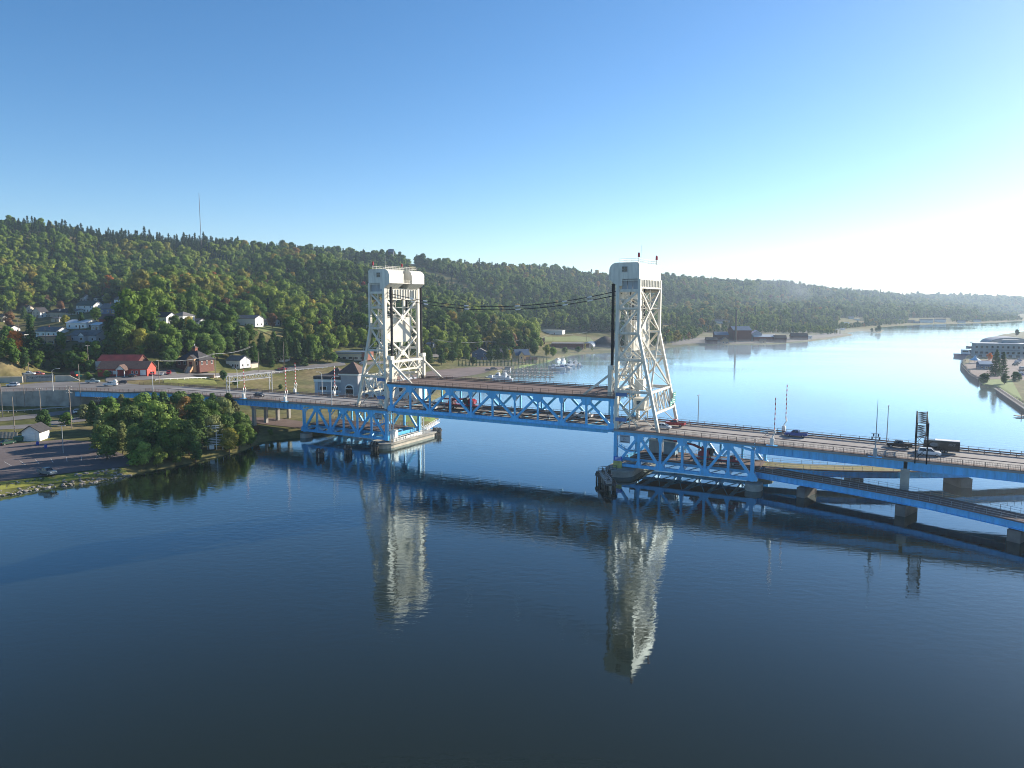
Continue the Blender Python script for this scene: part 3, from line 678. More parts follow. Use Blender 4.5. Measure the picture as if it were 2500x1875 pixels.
# ---- truss approach spans -------------------------------------------------
def truss_span(s0, k, label):
    T = empty('truss_span', bpt(s0, 0), BTH, label, 'bridge span', 'blue truss approach spans')
    P = lambda u, t, z: (k * u, t, z)
    U = [0.4 + 6.03 * i for i in range(7)]
    zb, zt = 2.75, 11.55
    for t in (0.0, BW):
        member(T, 'bottom_chord', P(U[0], t, zb), P(U[6] + .2, t, zb), 0.84, 0.8, BLUE)
        member(T, 'top_chord', P(-.3, t, zt), P(U[6] + .6, t, zt), 0.88, 0.85, BLUE)
        member(T, 'chord_flange', P(-.4, t - .1, zt + .5), P(U[6] + .6, t - .1, zt + .5), 1.35, 0.14, BLUE)
        member(T, 'end_post', P(U[6], t, zb - .6), P(U[6], t, 10.2), 0.80, 0.9, BLUE)
        member(T, 'end_chord', P(U[6], t, 10.1), P(U[5], t, zt - .2), 0.6, 0.5, BLUE)
        for i in range(1, 6): member(T, 'vertical', P(U[i], t, zb), P(U[i], t, zt - .3), 0.5, 0.62, BLUE)
        for i in range(6):
            a, c = (U[i], U[i + 1]) if i % 2 == 0 else (U[i + 1], U[i])
            member(T, 'diagonal', P(a, t, zb + .2), P(c, t, zt - .3), 0.62, 0.68, BLUE)
        for i in range(1, 7):
            if i % 2: gusset(T, k * U[i], t, zt + .2, 2.7, 2.1, 0.98, BLUE, False); gusset(T, k * U[i], t, zb - .35, 1.5, 1.7, 0.96, BLUE, True)
            else: gusset(T, k * U[i], t, zb - .45, 2.6, 2.0, 0.98, BLUE, True); gusset(T, k * U[i], t, zt + .2, 1.3, 1.8, 0.96, BLUE, False) if i < 6 else None
    for i in range(7):
        member(T, 'floor_beam', P(U[i], .5, zt - .2), P(U[i], BW - .5, zt - .2), 0.4, 1.1, BLUE)
        member(T, 'floor_beam', P(U[i], .5, 3.4), P(U[i], BW - .5, 3.4), 0.4, 1.0, BLUE)
        for t, q in ((.5, 1), (BW - .5, -1)):
            if i: member(T, 'knee_brace', P(U[i], t, zt - 2.6), P(U[i], t + q * 2.8, zt - .6), 0.2, 0.24, BLUE)
    for i in range(6):
        member(T, 'wind_brace', P(U[i], .5, 2.5), P(U[i + 1], BW - .5, 2.5), 0.2, 0.2, BLUE); member(T, 'wind_brace', P(U[i], BW - .5, 2.52), P(U[i + 1], .5, 2.52), 0.2, 0.2, BLUE)
    member(T, 'stringer', P(0, 3.2, 3.9), P(U[6], 3.2, 3.9), 0.3, 0.9, BLUE); member(T, 'stringer', P(0, 14.8, 3.9), P(U[6], 14.8, 3.9), 0.3, 0.9, BLUE)
    deck_piece(T, 'lower_deck', k * 3.0, k * (U[6] + .8), 2.6, 15.4, 4.6, 0.3, ROAD_R)
    railing(T, [P(3, 2.7, 4.6), P(U[6], 2.7, 4.6)], 1.1, GREYST, 3.0); railing(T, [P(3, 15.3, 4.6), P(U[6], 15.3, 4.6)], 1.1, GREYST, 3.0)
    deck_piece(T, 'upper_deck', k * -.6, k * (U[6] + .4), -.95, BW + .95, 0, 0.55, ROAD_B, lambda s: dz(s0 + s))
    deck_piece(T, 'sidewalk', k * -.6, k * (U[6] + .4), -.9, 1.1, 0.16, 0.15, ROAD_R, lambda s: dz(s0 + s))
    deck_piece(T, 'median_curb', k * -.6, k * (U[6] + .4), 8.85, 9.3, 0.14, 0.13, RAILBR, lambda s: dz(s0 + s))
    f = lambda u, t: P(u, t, dz(s0 + k * u))
    z12 = Vector((0, 0, 0.15))
    railing(T, [Vector(f(1.4, -.8)) + z12, Vector(f(U[6] + .4, -.8)) + z12], 1.1, RAILBR, 2.2, pickets=True)
    railing(T, [f(2, BW + .8), f(U[6] + .4, BW + .8)], 1.15, RAILBR, 2.2)
    railing(T, [f(2, BW - 1.0), f(U[6] + .4, BW - 1.0)], 0.85, RAILBR, 3.6, rails=(1.0, 0.45), rw=0.3, name='guard_rail')
    return T
sL = truss_span(0.0, -1, 'blue deck truss span beside the shore, left of the left tower')
sR = truss_span(SPAN, 1, 'blue deck truss span over water, right of the right tower')

# ---- plate girder approaches -------------------------------------------------
def girder_span(s0, s1, label, step=2.05, gap=0.25):
    T = empty('girder_span', bpt(s0, 0), BTH, label, 'bridge span', 'blue plate girder approach spans')
    n = max(1, round(abs(s1 - s0) / step)); k = 1 if s1 > s0 else -1
    zf = lambda s: dz(s0 + s)
    L = abs(s1 - s0) - gap
    for t in (0.0, BW / 2, BW):
        g = deck_piece(T, 'plate_girder', 0, k * L, t - .12, t + .12, -0.62, 1.9, BLUE, zf)
        if t != BW / 2:
            q = -1 if t == 0 else 1
            deck_piece(g, 'flange', 0, k * L, t - .46, t + .46, -0.60, 0.12, BLUE, zf); deck_piece(g, 'flange', 0, k * L, t - .44, t + .44, -2.42, 0.12, BLUE, zf)
            for i in range(n):
                s = k * (i + .5) * L / n; member(g, 'stiffener', (s, t + q * .30, zf(s) - 2.42), (s, t + q * .30, zf(s) - .72), 0.40, 0.16, BLUE)
    m = max(2, int(L / 6))
    for i in range(m + 1):
        s = k * (0.3 + (L - .6) * i / m); member(T, 'cross_frame', (s, 0.2, zf(s) - 1.4), (s, BW - .2, zf(s) - 1.4), 0.2, 1.0, BLUE)
    deck_piece(T, 'deck', 0, k * (L + gap), -.95, BW + .95, 0, 0.5, ROAD_B, zf)
    deck_piece(T, 'sidewalk', 0, k * (L + gap), -.9, 1.1, 0.16, 0.15, ROAD_R, zf)
    deck_piece(T, 'median_curb', 0, k * (L + gap), 8.85, 9.3, 0.14, 0.13, RAILBR, zf)
    f = lambda s, t: Vector((s, t, zf(s)))
    seg = [k * (L + gap) * i / 3 for i in range(4)]
    railing(T, [f(s, -.8) + Vector((0, 0, .15)) for s in seg], 1.1, RAILBR, 2.2, pickets=True)
    railing(T, [f(s, BW + .8) for s in seg], 1.15, RAILBR, 2.2)
    railing(T, [f(s, BW - 1.0) for s in seg], 0.85, RAILBR, 3.6, rails=(1.0, 0.45), rw=0.3, name='guard_rail')
    return T
girder_span(-37.0, -62.0, 'blue plate girder span with gate arm above the shore road')
girder_span(-62.0, -92.0, 'blue plate girder span behind the pine clump under the white sign gantry')
girder_span(-92.0, -122.0, 'blue plate girder span rising out of the left end of the pine clump')
girder_span(117.2, 151.2, 'blue plate girder span carrying the blue pickup, right of the truss span', gap=0.8)
girder_span(151.2, 190.0, 'blue plate girder span under the dark gantry at the right edge')
girder_span(190.0, 222.0, 'blue plate girder span beyond the right edge reaching the far quay')

# ---- piers ------------------------------------------------------------------
def pier(name, s, t0, t1, w, z0, z1, label, m=CONC, round_=True, cap=None, rz=0):
    T = empty(name, bpt(s, (t0 + t1) / 2), BTH + rz, label, 'bridge pier', 'concrete bridge piers')
    h = (t1 - t0) / 2; r = w / 2
    if round_:
        pol = [(r * math.cos(R(a)), h - r + r * math.sin(R(a))) for a in range(0, 181, 20)] + [(r * math.cos(R(a)), -h + r + r * math.sin(R(a))) for a in range(180, 361, 20)]
    else: pol = [(-r, -h), (r, -h), (r, h), (-r, h)]
    b = MB(); n = len(pol)
    b.prism(pol, z0, z1, axis='z'); b.build('pier_shaft', m, T)
    if cap:
        b = MB(); b.prism([(x * 1.12, y * 1.04) for x, y in pol], z1, z1 + cap, axis='z'); b.build('pier_cap', CONC, T)
    return T
pier('tower_pier', -1.5, -3.5, 27, 8.0, -3, 1.2, 'broad concrete pier under the left tower with white fence', CONC_L, cap=0.5)
pier('tower_pier', SPAN + 1.5, -4.0, 23, 7.5, -3, 1.4, 'broad dark concrete pier under the right tower', CONC, cap=0.5)
pier('truss_pier', -36.6, -1.6, 3.0, 3.4, -2, 1.5, 'low rounded concrete pier at the bank under the left truss end', CONC)
pier('truss_pier', -36.6, 15, 20, 3.4, -2, 1.5, 'low rounded concrete pier on the bank behind the left truss end', CONC)
pier('truss_pier', SPAN + 37.0, -2.2, 3.4, 4.2, -3, 1.7, 'rounded concrete pier at the near right truss end', CONC)
pier('truss_pier', SPAN + 37.0, 14.8, 20.3, 4.2, -3, 1.7, 'rounded concrete pier at the far right truss end', CONC)
pier('wall_pier', 150.8, -.3, BW + .3, 1.9, -3, 9.2, 'tall dark concrete wall pier under the right approach', CONC, False)
pier('wall_pier', 190.0, -.3, BW + .3, 1.9, -3, 8.7, 'tall concrete wall pier just beyond the right edge', CONC, False)
for s, zg, lab in ((-62.0, 1.5, 'concrete column pier on the grass behind the bushes left of the truss'), (-92.0, 2.0, 'concrete column pier hidden in the pine clump')):
    T = empty('column_pier', bpt(s, BW / 2), BTH, lab, 'bridge pier', 'concrete bridge piers')
    for t in (-8.6, -2.9, 2.9, 8.6): boxp(T, 'column', (0, t, (zg + 9.0) / 2), (1.1, 1.1, 9.0 - zg), CONC)
    boxp(T, 'pier_cap', (0, 0, 9.2), (1.3, 19.2, 0.9), CONC)

# ---- low ramps right of the lower deck ----------------------------------------
def ramp(near, width, z, label, deckm, grass=False):
    T = empty('low_ramp_span', bpt(*near[0]), BTH, label, 'bridge span', 'low ramps beside the right truss')
    o = near[0]
    pts = [Vector((s - o[0], t - o[1], 0)) for s, t in near]
    # smooth polyline
    ctr = []
    for i in range(len(pts) - 1):
        for j in range(6): ctr.append(pts[i].lerp(pts[i + 1], j / 6))
    ctr.append(pts[-1])
    ctr = [(ctr[max(0, i - 3)] + ctr[i] + ctr[min(len(ctr) - 1, i + 3)]) / 3 if 3 <= i < len(ctr) - 3 else ctr[i] for i in range(len(ctr))]
    nor = []
    for i in range(len(ctr)):
        d = (ctr[min(i + 1, len(ctr) - 1)] - ctr[max(i - 1, 0)]).normalized(); nor.append(Vector((-d.y, d.x, 0)))
    far = [p + n * width for p, n in zip(ctr, nor)]
    b = MB()
    for i in range(len(ctr) - 1):
        a, c, d, e = ctr[i], ctr[i + 1], far[i + 1], far[i]
        zz = [(v.x, v.y, z - .3) for v in (a, c, d, e)] + [(v.x, v.y, z) for v in (a, c, d, e)]
        b.add(zz, [(3, 2, 1, 0), (4, 5, 6, 7), (0, 1, 5, 4), (2, 3, 7, 6)])
    b.build('deck', deckm, T)
    for line, q in ((ctr, -1), (far, 1)):
        g = MB(); fl = MB()
        for i in range(len(line) - 1):
            o2 = nor[i] * (q * 0.05)
            g.bar(line[i] + Vector((0, 0, z - 1.0)) - o2 * 6, line[i + 1] + Vector((0, 0, z - 1.0)) - o2 * 6, 0.2, 1.38)
            fl.bar(line[i] + Vector((0, 0, z - .32)), line[i + 1] + Vector((0, 0, z - .32)), 0.7, 0.1); fl.bar(line[i] + Vector((0, 0, z - 1.72)), line[i + 1] + Vector((0, 0, z - 1.72)), 0.66, 0.1)
        go = g.build('plate_girder', BLUE, T); fl.build('flange', BLUE, go)
        for i in range(len(line) - 1):
            p = line[i].lerp(line[i + 1], .5) + nor[i] * q * .02
            member(go, 'stiffener', p + Vector((0, 0, z - 1.66)), p + Vector((0, 0, z - .4)), 0.12, 0.3, BLUE)
        railing(T, [Vector((p.x, p.y, z)) for p in line[::2]], 1.05, GREYST, 2.2, rw=0.05, post_w=0.07)
    if grass:
        gb = MB()
        for i in range(len(ctr) - 1):
            gb.add([(v.x, v.y, z + .06) for v in (ctr[i].lerp(far[i], .06), ctr[i + 1].lerp(far[i + 1], .06), far[i + 1].lerp(ctr[i + 1], .06), far[i].lerp(ctr[i], .06))], [(0, 1, 2, 3)])
        gb.build('weedy_surface', mat('weedy_gravel', (0.20, 0.19, 0.06), .95, .35, .4, col2=(0.24, 0.20, 0.10)), T)
    return T
ramp([(117.0, 2.6), (130, -1.2), (151, -7.6), (161, -12.6), (175, -20), (195, -33)], 6.2, 4.4, 'low blue ramp with reddish deck curving towards the viewer under the road', ROAD_R)
ramp([(117.0, 9.2), (124, 9.6), (134, 12.2), (148, 18.2), (163, 27.5), (180, 40), (205, 60)], 6.4, 4.4, 'low blue ramp with weedy green deck curving away behind the road', ROAD_R, True)
for s, t, w, z1, lab, rz in ((129.6, 1.0, 2.0, 2.4, 'small concrete pier under the near low ramp, closest to the truss', -.28), (151.5, -5.2, 2.2, 2.4, 'small concrete pier under the near low ramp beside the tall pier', -.35), (172, -15, 2.4, 2.4, 'small concrete pier under the near low ramp at the right edge', -.45),
                           (163.0, 31, 3.0, 2.4, 'blocky concrete pier under the weedy far ramp', .55), (184, 46, 3, 2.4, 'blocky concrete pier under the far ramp at the right edge', .6), (139, 18.5, 2.4, 2.4, 'small concrete pier under the weedy ramp near its start', .4)):
    T = pier('ramp_pier', s, t - 3.6, t + 3.6, w, -3, z1, lab, CONC_D, False, rz=rz)
# ================================================================== VEGETATION
BARK = mat('bark', (0.10, 0.075, 0.055), 0.95, 0.3, 1.5)
BIRCH = mat('pale_bark', (0.42, 0.38, 0.32), 0.9, 0.3, 1.5)
def quads_mesh(name, cen, nor, size, rg, mats, trunk=None, core=None):
    n = len(cen)
    r = rg.normal(size=(n, 3)); a = np.cross(nor, r); a /= np.linalg.norm(a, axis=1, keepdims=True) + 1e-9
    b = np.cross(nor, a); b /= np.linalg.norm(b, axis=1, keepdims=True) + 1e-9
    s = (size * rg.uniform(.65, 1.35, n))[:, None] if np.isscalar(size) else size[:, None]
    k = rg.uniform(.55, 1.0, n)[:, None]
    V = np.stack([cen - a * s, cen - b * s * k, cen + a * s, cen + b * s * k], 1).reshape(-1, 3)
    v = V.tolist(); f = np.arange(4 * n).reshape(-1, 4).tolist(); mi = [0] * n
    if trunk:
        o = len(v); v += [tuple(q) for q in trunk.v]; f += [[i + o for i in q] for q in trunk.f]; mi += [1] * len(trunk.f)
    sm = [False] * len(f)
    if core:
        o = len(v); v += [tuple(q) for q in core.v]; f += [[i + o for i in q] for q in core.f]; mi += [0] * len(core.f); sm += [True] * len(core.f)
    me = bpy.data.meshes.new(name); me.from_pydata(v, [], f)
    for m in mats: me.materials.append(m)
    me.polygons.foreach_set('material_index', mi); me.polygons.foreach_set('use_smooth', sm); me.update()
    return me
def crown_broad(seed, H, rad, nleaf, size, lobes=9, base=0.25):
    rg = np.random.default_rng(seed)
    L = []
    for i in range(lobes):
        z = base + (0.92 - base) * (i + .5) / lobes; a = rg.uniform(0, 6.28)
        prof = math.sin(math.pi * min(1, max(.12, (z - base * .6) / (1 - base * .6)))) ** .7
        q = rg.uniform(.25, .68) * prof
        L.append((rad * q * math.cos(a), rad * q * math.sin(a), z * H, rad * rg.uniform(.42, .62) * (.55 + .45 * prof)))
    L.append((0, 0, H * .86, rad * .5))
    L = np.array(L); LOBES[seed] = L; w = L[:, 3] ** 2; pick = rg.choice(len(L), nleaf, p=w / w.sum())
    d = rg.normal(size=(nleaf, 3)); d /= np.linalg.norm(d, axis=1, keepdims=True); d[:, 2] = np.abs(d[:, 2]) * np.where(rg.random(nleaf) < .78, 1, -1)
    rr = L[pick, 3] * rg.uniform(.72, 1.06, nleaf) ** .8
    cen = L[pick, :3] + d * rr[:, None] * np.array([1, 1, .82])
    nor = d + rg.normal(size=d.shape) * .28; nor /= np.linalg.norm(nor, axis=1, keepdims=True)
    return cen, nor
def core_mesh(seed, L, k, zs=.82, div=1):
    b = MB(); rg = random.Random(seed)
    for x, y, z, r in L:
        bm = bmesh.new(); bmesh.ops.create_icosphere(bm, subdivisions=div, radius=r * k); bm.verts.ensure_lookup_table()
        b.add([(v.co.x * rg.uniform(.78, 1.2) + x, v.co.y * rg.uniform(.78, 1.2) + y, v.co.z * zs * rg.uniform(.88, 1.1) + z) for v in bm.verts], [[q.index for q in f.verts] for f in bm.faces]); bm.free()
    return b
LOBES = {}
def crown_pine(seed, H, rad, nleaf, size, base=0.16, layered=True, pw=.72):
    rg = np.random.default_rng(seed); n = nleaf
    nl = int(H * 1.1); lev = rg.integers(0, nl, n); q = base + (1 - base) * (lev + rg.uniform(0, .35, n)) / nl
    br = rg.integers(0, 7, n); ang = br * 2 * math.pi / 7 + lev * 1.7 + rg.normal(size=n) * .16
    out = rg.uniform(.12, 1, n) ** .65
    R_ = rad * (1 - q) ** pw * (0.75 + .5 * ((lev * 37 + br * 11) % 10) / 10)
    x = np.cos(ang) * out * R_; y = np.sin(ang) * out * R_; z = q * H - out * R_ * .18 + rg.normal(size=n) * .12
    nor = np.stack([np.cos(ang) * .45, np.sin(ang) * .45, np.full(n, .8)], 1) + rg.normal(size=(n, 3)) * .35
    nor /= np.linalg.norm(nor, axis=1, keepdims=True)
    return np.stack([x, y, z], 1), nor
def trunk_mesh(H, r, limbs, seed, top=.8):
    rg = random.Random(seed); b = MB()
    b.tube([(0, 0, -.4), (rg.uniform(-.1, .1), rg.uniform(-.1, .1), H * .3), (rg.uniform(-.15, .15), rg.uniform(-.15, .15), H * top)], [r, r * .75, r * .2], 7)
    for i in range(limbs):
        z = H * rg.uniform(.25, .6); a = rg.uniform(0, 6.28); L = H * rg.uniform(.16, .28)
        b.tube([(0, 0, z), (math.cos(a) * L * .5, math.sin(a) * L * .5, z + L * .45), (math.cos(a) * L, math.sin(a) * L, z + L * .8)], [r * .4, r * .25, r * .06], 5)
    return b
# ---- the hillside forest: one mass of instanced trees -------------------------------
protos = bpy.data.collections.new('forest_tree_shapes')
def fproto(i, kind, seed):
    if kind == 'b':
        c, n = crown_broad(seed, 12, 4.5, 640, .62, 11, .14); me = quads_mesh('shape', c, n, .46, np.random.default_rng(seed), [LEAF, BARK], trunk_mesh(12, .22, 0, seed, .6), core_mesh(seed, LOBES[seed], .76, div=1))
    else:
        c, n = crown_pine(seed, 13, 3.0, 210, .6, .08); me = quads_mesh('shape', c, n, .62, np.random.default_rng(seed), [LEAF, BARK], trunk_mesh(13, .2, 0, seed, .85))
    o = bpy.data.objects.new('shape_%d' % i, me); protos.objects.link(o)
for i, (k, s) in enumerate((('b', 1), ('b', 2), ('b', 3), ('b', 4), ('c', 5), ('c', 6))): fproto(i, k, s)
def project(P):
    c, s = math.cos(PITCH), math.sin(PITCH); z = P[:, 2] - CAM_H
    fw = P[:, 1] * c - z * s; up = P[:, 1] * s + z * c
    return 1250 + FPX * P[:, 0] / fw, 937.5 - FPX * up / fw
fb = np.array([(-900, 850), (-300, 880), (0, 902), (60, 909), (170, 910), (228, 914), (240, 893), (350, 886), (400, 882), (430, 874), (520, 878), (560, 872), (620, 872), (650, 884), (800, 884), (830, 850), (850, 856), (900, 864), (960, 868), (1000, 884), (1050, 884), (1100, 884), (1160, 880), (1250, 880), (1290, 872), (1312, 856), (1330, 838), (1345, 812),
               (1400, 810), (1500, 812), (1515, 848), (1560, 852), (1620, 842), (1690, 830), (1720, 812), (1800, 812), (1900, 814), (1990, 816), (2010, 824), (2070, 814), (2100, 803), (2200, 792), (2300, 789), (2400, 787), (2500, 782), (3200, 774)])
pts = []
for y0, y1, g in ((300, 900, 7.0), (900, 1500, 8.2), (1500, 2400, 10.5), (2400, 3600, 14.0), (3600, 6500, 20.0)):
    xs_ = np.arange(-1.02 * y1, 1.02 * y1, g); ys_ = np.arange(y0, y1, g)
    X, Y = np.meshgrid(xs_, ys_); X = X.ravel() + nrg.uniform(-.45, .45, X.size) * g; Y = Y.ravel() + nrg.uniform(-.45, .45, Y.size) * g
    k = (np.abs(X) < Y * .86); pts.append(np.stack([X[k], Y[k], np.full(k.sum(), g)], 1))
pts = np.concatenate(pts)
Zp = terrain_z(pts[:, :2]); P3 = np.column_stack([pts[:, :2], Zp])
fx, fy = project(P3)
rid = np.array(ridge_px, float); rY = np.interp(fx, rid[:, 0], rid[:, 2])
ok = (Zp > 1.1) & (fy < np.interp(fx, fb[:, 0], fb[:, 1])) & (pts[:, 1] < rY * 1.22) & (fx > -500) & (fx < 3000)
def in_poly(x, y, poly):
    r = np.zeros(len(x), bool)
    for (a, b), (c, d) in zip(poly, poly[1:] + poly[:1]):
        cc = (b > y) != (d > y)
        with np.errstate(divide='ignore', invalid='ignore'): r ^= cc & (x < (c - a) * (y - b) / (d - b) + a)
    return r
for poly in ([(978, 640), (1000, 642), (1100, 676), (1155, 705), (1115, 707), (1050, 685), (988, 654)], [(1230, 690), (1260, 695), (1290, 712), (1260, 712)],
             [(-40, 770), (60, 758), (200, 738), (330, 730), (378, 742), (378, 772), (285, 802), (275, 840), (258, 852), (85, 852), (-40, 842)], [(372, 790), (500, 788), (508, 838), (372, 838)], [(575, 788), (690, 786), (712, 845), (575, 845)], [(228, 880), (420, 872), (440, 930), (228, 930)], [(425, 878), (520, 880), (520, 930), (425, 930)],
             [(545, 880), (625, 878), (625, 905), (545, 905)], [(810, 852), (910, 850), (910, 892), (810, 892)], [(1030, 844), (1075, 842), (1075, 856), (1030, 858)], [(1148, 866), (1196, 864), (1200, 888), (1150, 888)], [(1248, 866), (1312, 862), (1312, 892), (1248, 892)], [(1300, 828), (1335, 826), (1335, 846), (1300, 848)], [(1530, 784), (1590, 782), (1590, 802), (1530, 806)],
             [(1000, 874), (1100, 862), (1112, 868), (1000, 886)], [(1930, 816), (2000, 814), (2005, 832), (1930, 836)], [(1735, 784), (1795, 782), (1795, 800), (1735, 802)], [(2045, 778), (2110, 774), (2110, 796), (2045, 800)], [(2215, 776), (2320, 776), (2320, 792), (2215, 794)],
             [(1320, 800), (1380, 806), (1430, 815), (1420, 830), (1310, 835)], [(1610, 796), (1660, 793), (1670, 803), (1610, 808)]):
    ok &= ~in_poly(fx, fy, poly)
P3 = P3[ok]; G_ = pts[ok, 2]; fx = fx[ok]; fy = fy[ok]; n = len(P3); Q2 = P3[:, :2]
con = vnoise(Q2, 120, 21) + vnoise(Q2, 45, 22) * .8
near_ridge = np.clip((P3[:, 1] / np.interp(fx, rid[:, 0], rid[:, 2]) - .86) / .1, 0, 1) * np.clip((650 - fx) / 150, 0.12, 1)
pc = np.clip(.13 + con * .6 + near_ridge * .75, 0.04, .97)
iscon = nrg.random(n) < pc
yel = np.clip(.0 + (vnoise(Q2, 90, 31) + vnoise(Q2, 30, 32) * .7) * .9 + np.exp(-((P3[:, 2] - 45) / 30) ** 2) * .20 * (fx < 800), 0, .6)
u = nrg.random(n); base = vnoise(Q2, 60, 33) + nrg.normal(0, .16, n)
dark = np.array([.045, .100, .018]); mid = np.array([.130, .210, .030]); lite = np.array([.255, .315, .050])
tq = np.clip(base + .5, 0, 1)[:, None]
tint = np.where(tq < .5, dark + (mid - dark) * tq * 2, mid + (lite - mid) * (tq * 2 - 1))
yk = (u < yel) & ~iscon
ramp_c = np.array([[.24, .24, .05], [.36, .28, .045], [.38, .22, .05], [.46, .17, .035], [.40, .08, .05], [.20, .12, .06]])
tint[yk] = ramp_c[nrg.choice(6, yk.sum(), p=[.72, .19, .04, .012, .006, .032])] * nrg.uniform(.75, 1.1, (yk.sum(), 1))
tint[iscon] = np.array([.030, .062, .024]) * nrg.uniform(.75, 1.5, (iscon.sum(), 1)) * np.array([1, 1, 1.0])
scl = np.clip(np.exp(nrg.normal(-.04, .30, n)), .5, 1.7) * np.where((P3[:, 1] < 470) & (fy > 830), np.where((fx < 262) & (fy > 845), .55, .72), np.where((fy > 862) & (fx > 960) & (fx < 1330), .66, np.where((P3[:, 2] < 7) & (P3[:, 1] > 800), .55, 1.0))) * np.where(G_ > 8, (G_ / 8) ** .55, 1.0) * (0.85 + .3 * (vnoise(Q2, 70, 40) + .5))
me = bpy.data.meshes.new('forest'); me.vertices.add(n); me.vertices.foreach_set('co', P3.astype(np.float32).ravel())
def attr(nm, tp, dat, fld):
    a = me.attributes.new(nm, tp, 'POINT'); a.data.foreach_set(fld, np.asarray(dat).ravel())
attr('variant', 'INT', np.where(iscon, nrg.integers(4, 6, n), nrg.integers(0, 4, n)).astype(np.int32), 'value')
attr('turn', 'FLOAT_VECTOR', np.column_stack([nrg.normal(0, .04, n), nrg.normal(0, .04, n), nrg.uniform(0, 6.28, n)]).astype(np.float32), 'vector')
attr('grow', 'FLOAT_VECTOR', np.column_stack([scl * nrg.uniform(.85, 1.2, n), scl * nrg.uniform(.85, 1.2, n), scl * nrg.uniform(.85, 1.15, n)]).astype(np.float32), 'vector')
attr('tint', 'FLOAT_COLOR', np.column_stack([tint, np.ones(n)]).astype(np.float32), 'color')
forest = put('forest', me); tag(forest, 'mixed green and autumn coloured forest covering the hillside', None, None, 'stuff')
ng = bpy.data.node_groups.new('forest_scatter', 'GeometryNodeTree')
ng.interface.new_socket('Geometry', in_out='INPUT', socket_type='NodeSocketGeometry'); ng.interface.new_socket('Geometry', in_out='OUTPUT', socket_type='NodeSocketGeometry')
gi = ng.nodes.new('NodeGroupInput'); go_ = ng.nodes.new('NodeGroupOutput'); ci = ng.nodes.new('GeometryNodeCollectionInfo')
ci.inputs['Collection'].default_value = protos; ci.inputs['Separate Children'].default_value = True; ci.inputs['Reset Children'].default_value = True
ip = ng.nodes.new('GeometryNodeInstanceOnPoints'); ip.inputs['Pick Instance'].default_value = True
def na(nm, tp):
    q = ng.nodes.new('GeometryNodeInputNamedAttribute'); q.data_type = tp; q.inputs['Name'].default_value = nm
    return [s for s in q.outputs if s.enabled and s.name == 'Attribute'][0]
e2r = ng.nodes.new('FunctionNodeEulerToRotation')
ng.links.new(na('turn', 'FLOAT_VECTOR'), e2r.inputs[0])
ng.links.new(gi.outputs[0], ip.inputs['Points']); ng.links.new(ci.outputs[0], ip.inputs['Instance'])
ng.links.new(na('variant', 'INT'), ip.inputs['Instance Index']); ng.links.new(e2r.outputs[0], ip.inputs['Rotation']); ng.links.new(na('grow', 'FLOAT_VECTOR'), ip.inputs['Scale'])
ng.links.new(ip.outputs[0], go_.inputs[0])
md = forest.modifiers.new('scatter', 'NODES'); md.node_group = ng
print('forest trees', n)

# ---- trees one can tell apart -----------------------------------------------------
TREE = {}
def tree_mesh(kind, v):
    if (kind, v) in TREE: return TREE[kind, v]
    s = hash((kind, v)) % 1000 if False else {'pine': 100, 'broad': 200, 'birch': 300, 'spruce': 400, 'bush': 500}[kind] + v
    rg = np.random.default_rng(s)
    if kind == 'pine': c, n_ = crown_pine(s, 14, 4.4, 2300, .4, .2, True, .5); sz = .40; tb = trunk_mesh(14, .24, 3, s, .93)
    elif kind == 'spruce': c, n_ = crown_pine(s, 14, 3.7, 2200, .4, .05); sz = .36; tb = trunk_mesh(14, .26, 0, s, .95)
    elif kind == 'broad': c, n_ = crown_broad(s, 12, 4.4, 3000, .4, 17, .16); sz = .32; tb = trunk_mesh(12, .3, 6, s, .75)
    elif kind == 'birch': c, n_ = crown_broad(s, 12, 2.7, 1400, .3, 10, .2); sz = .27; tb = trunk_mesh(12, .15, 6, s, .9)
    else: c, n_ = crown_broad(s, 3, 2.0, 700, .3, 7, .02); sz = .22; tb = trunk_mesh(3, .1, 5, s, .6)
    crown = quads_mesh('crown', c, n_, sz, rg, [LEAF], None, core_mesh(s, LOBES[s], .5, div=2) if s in LOBES else None)
    tm = bpy.data.meshes.new('trunk'); tm.from_pydata(tb.v, [], tb.f); tm.materials.append(BIRCH if kind == 'birch' else BARK)
    TREE[kind, v] = (crown, tm, {'pine': 14, 'spruce': 14, 'broad': 12, 'birch': 12, 'bush': 3}[kind])
    return TREE[kind, v]
TN0 = {'g': (.046, .082, .018), 'd': (.024, .050, .014), 'l': (.085, .125, .03), 'y': (.15, .145, .03), 'w': (.17, .11, .035), 'o': (.30, .10, .02), 'p': (.026, .052, .018), 'b': (.10, .06, .03), 'P': (.045, .075, .022), 's': (.10, .115, .05)}
TN = {k: tuple(c * 2.2 for c in v) for k, v in TN0.items()}
def tree(px, py, H, kind, tn, label, group=None, wide=1.0, pos=None):
    p = pos if pos is not None else on(px, py)
    v = rng.randrange(3); cm, tm, h0 = tree_mesh(kind, v); s = H / h0
    nm = {'pine': 'pine_tree', 'spruce': 'spruce_tree', 'broad': 'broadleaf_tree', 'birch': 'birch_tree', 'bush': 'bush'}[kind]
    T = empty(nm, (p.x, p.y, p.z - .05), rng.uniform(0, 6.28), label, 'bush' if kind == 'bush' else 'tree', group)
    k = rng.uniform(.8, 1.25)
    for q, m_ in (('crown', cm), ('trunk', tm)):
        o = put(q, m_, T, scale=(s * wide, s * wide, s))
        if q == 'crown': o['tint'] = [c * k * rng.uniform(.93, 1.07) for c in TN[tn]] + [1.0]
    return T
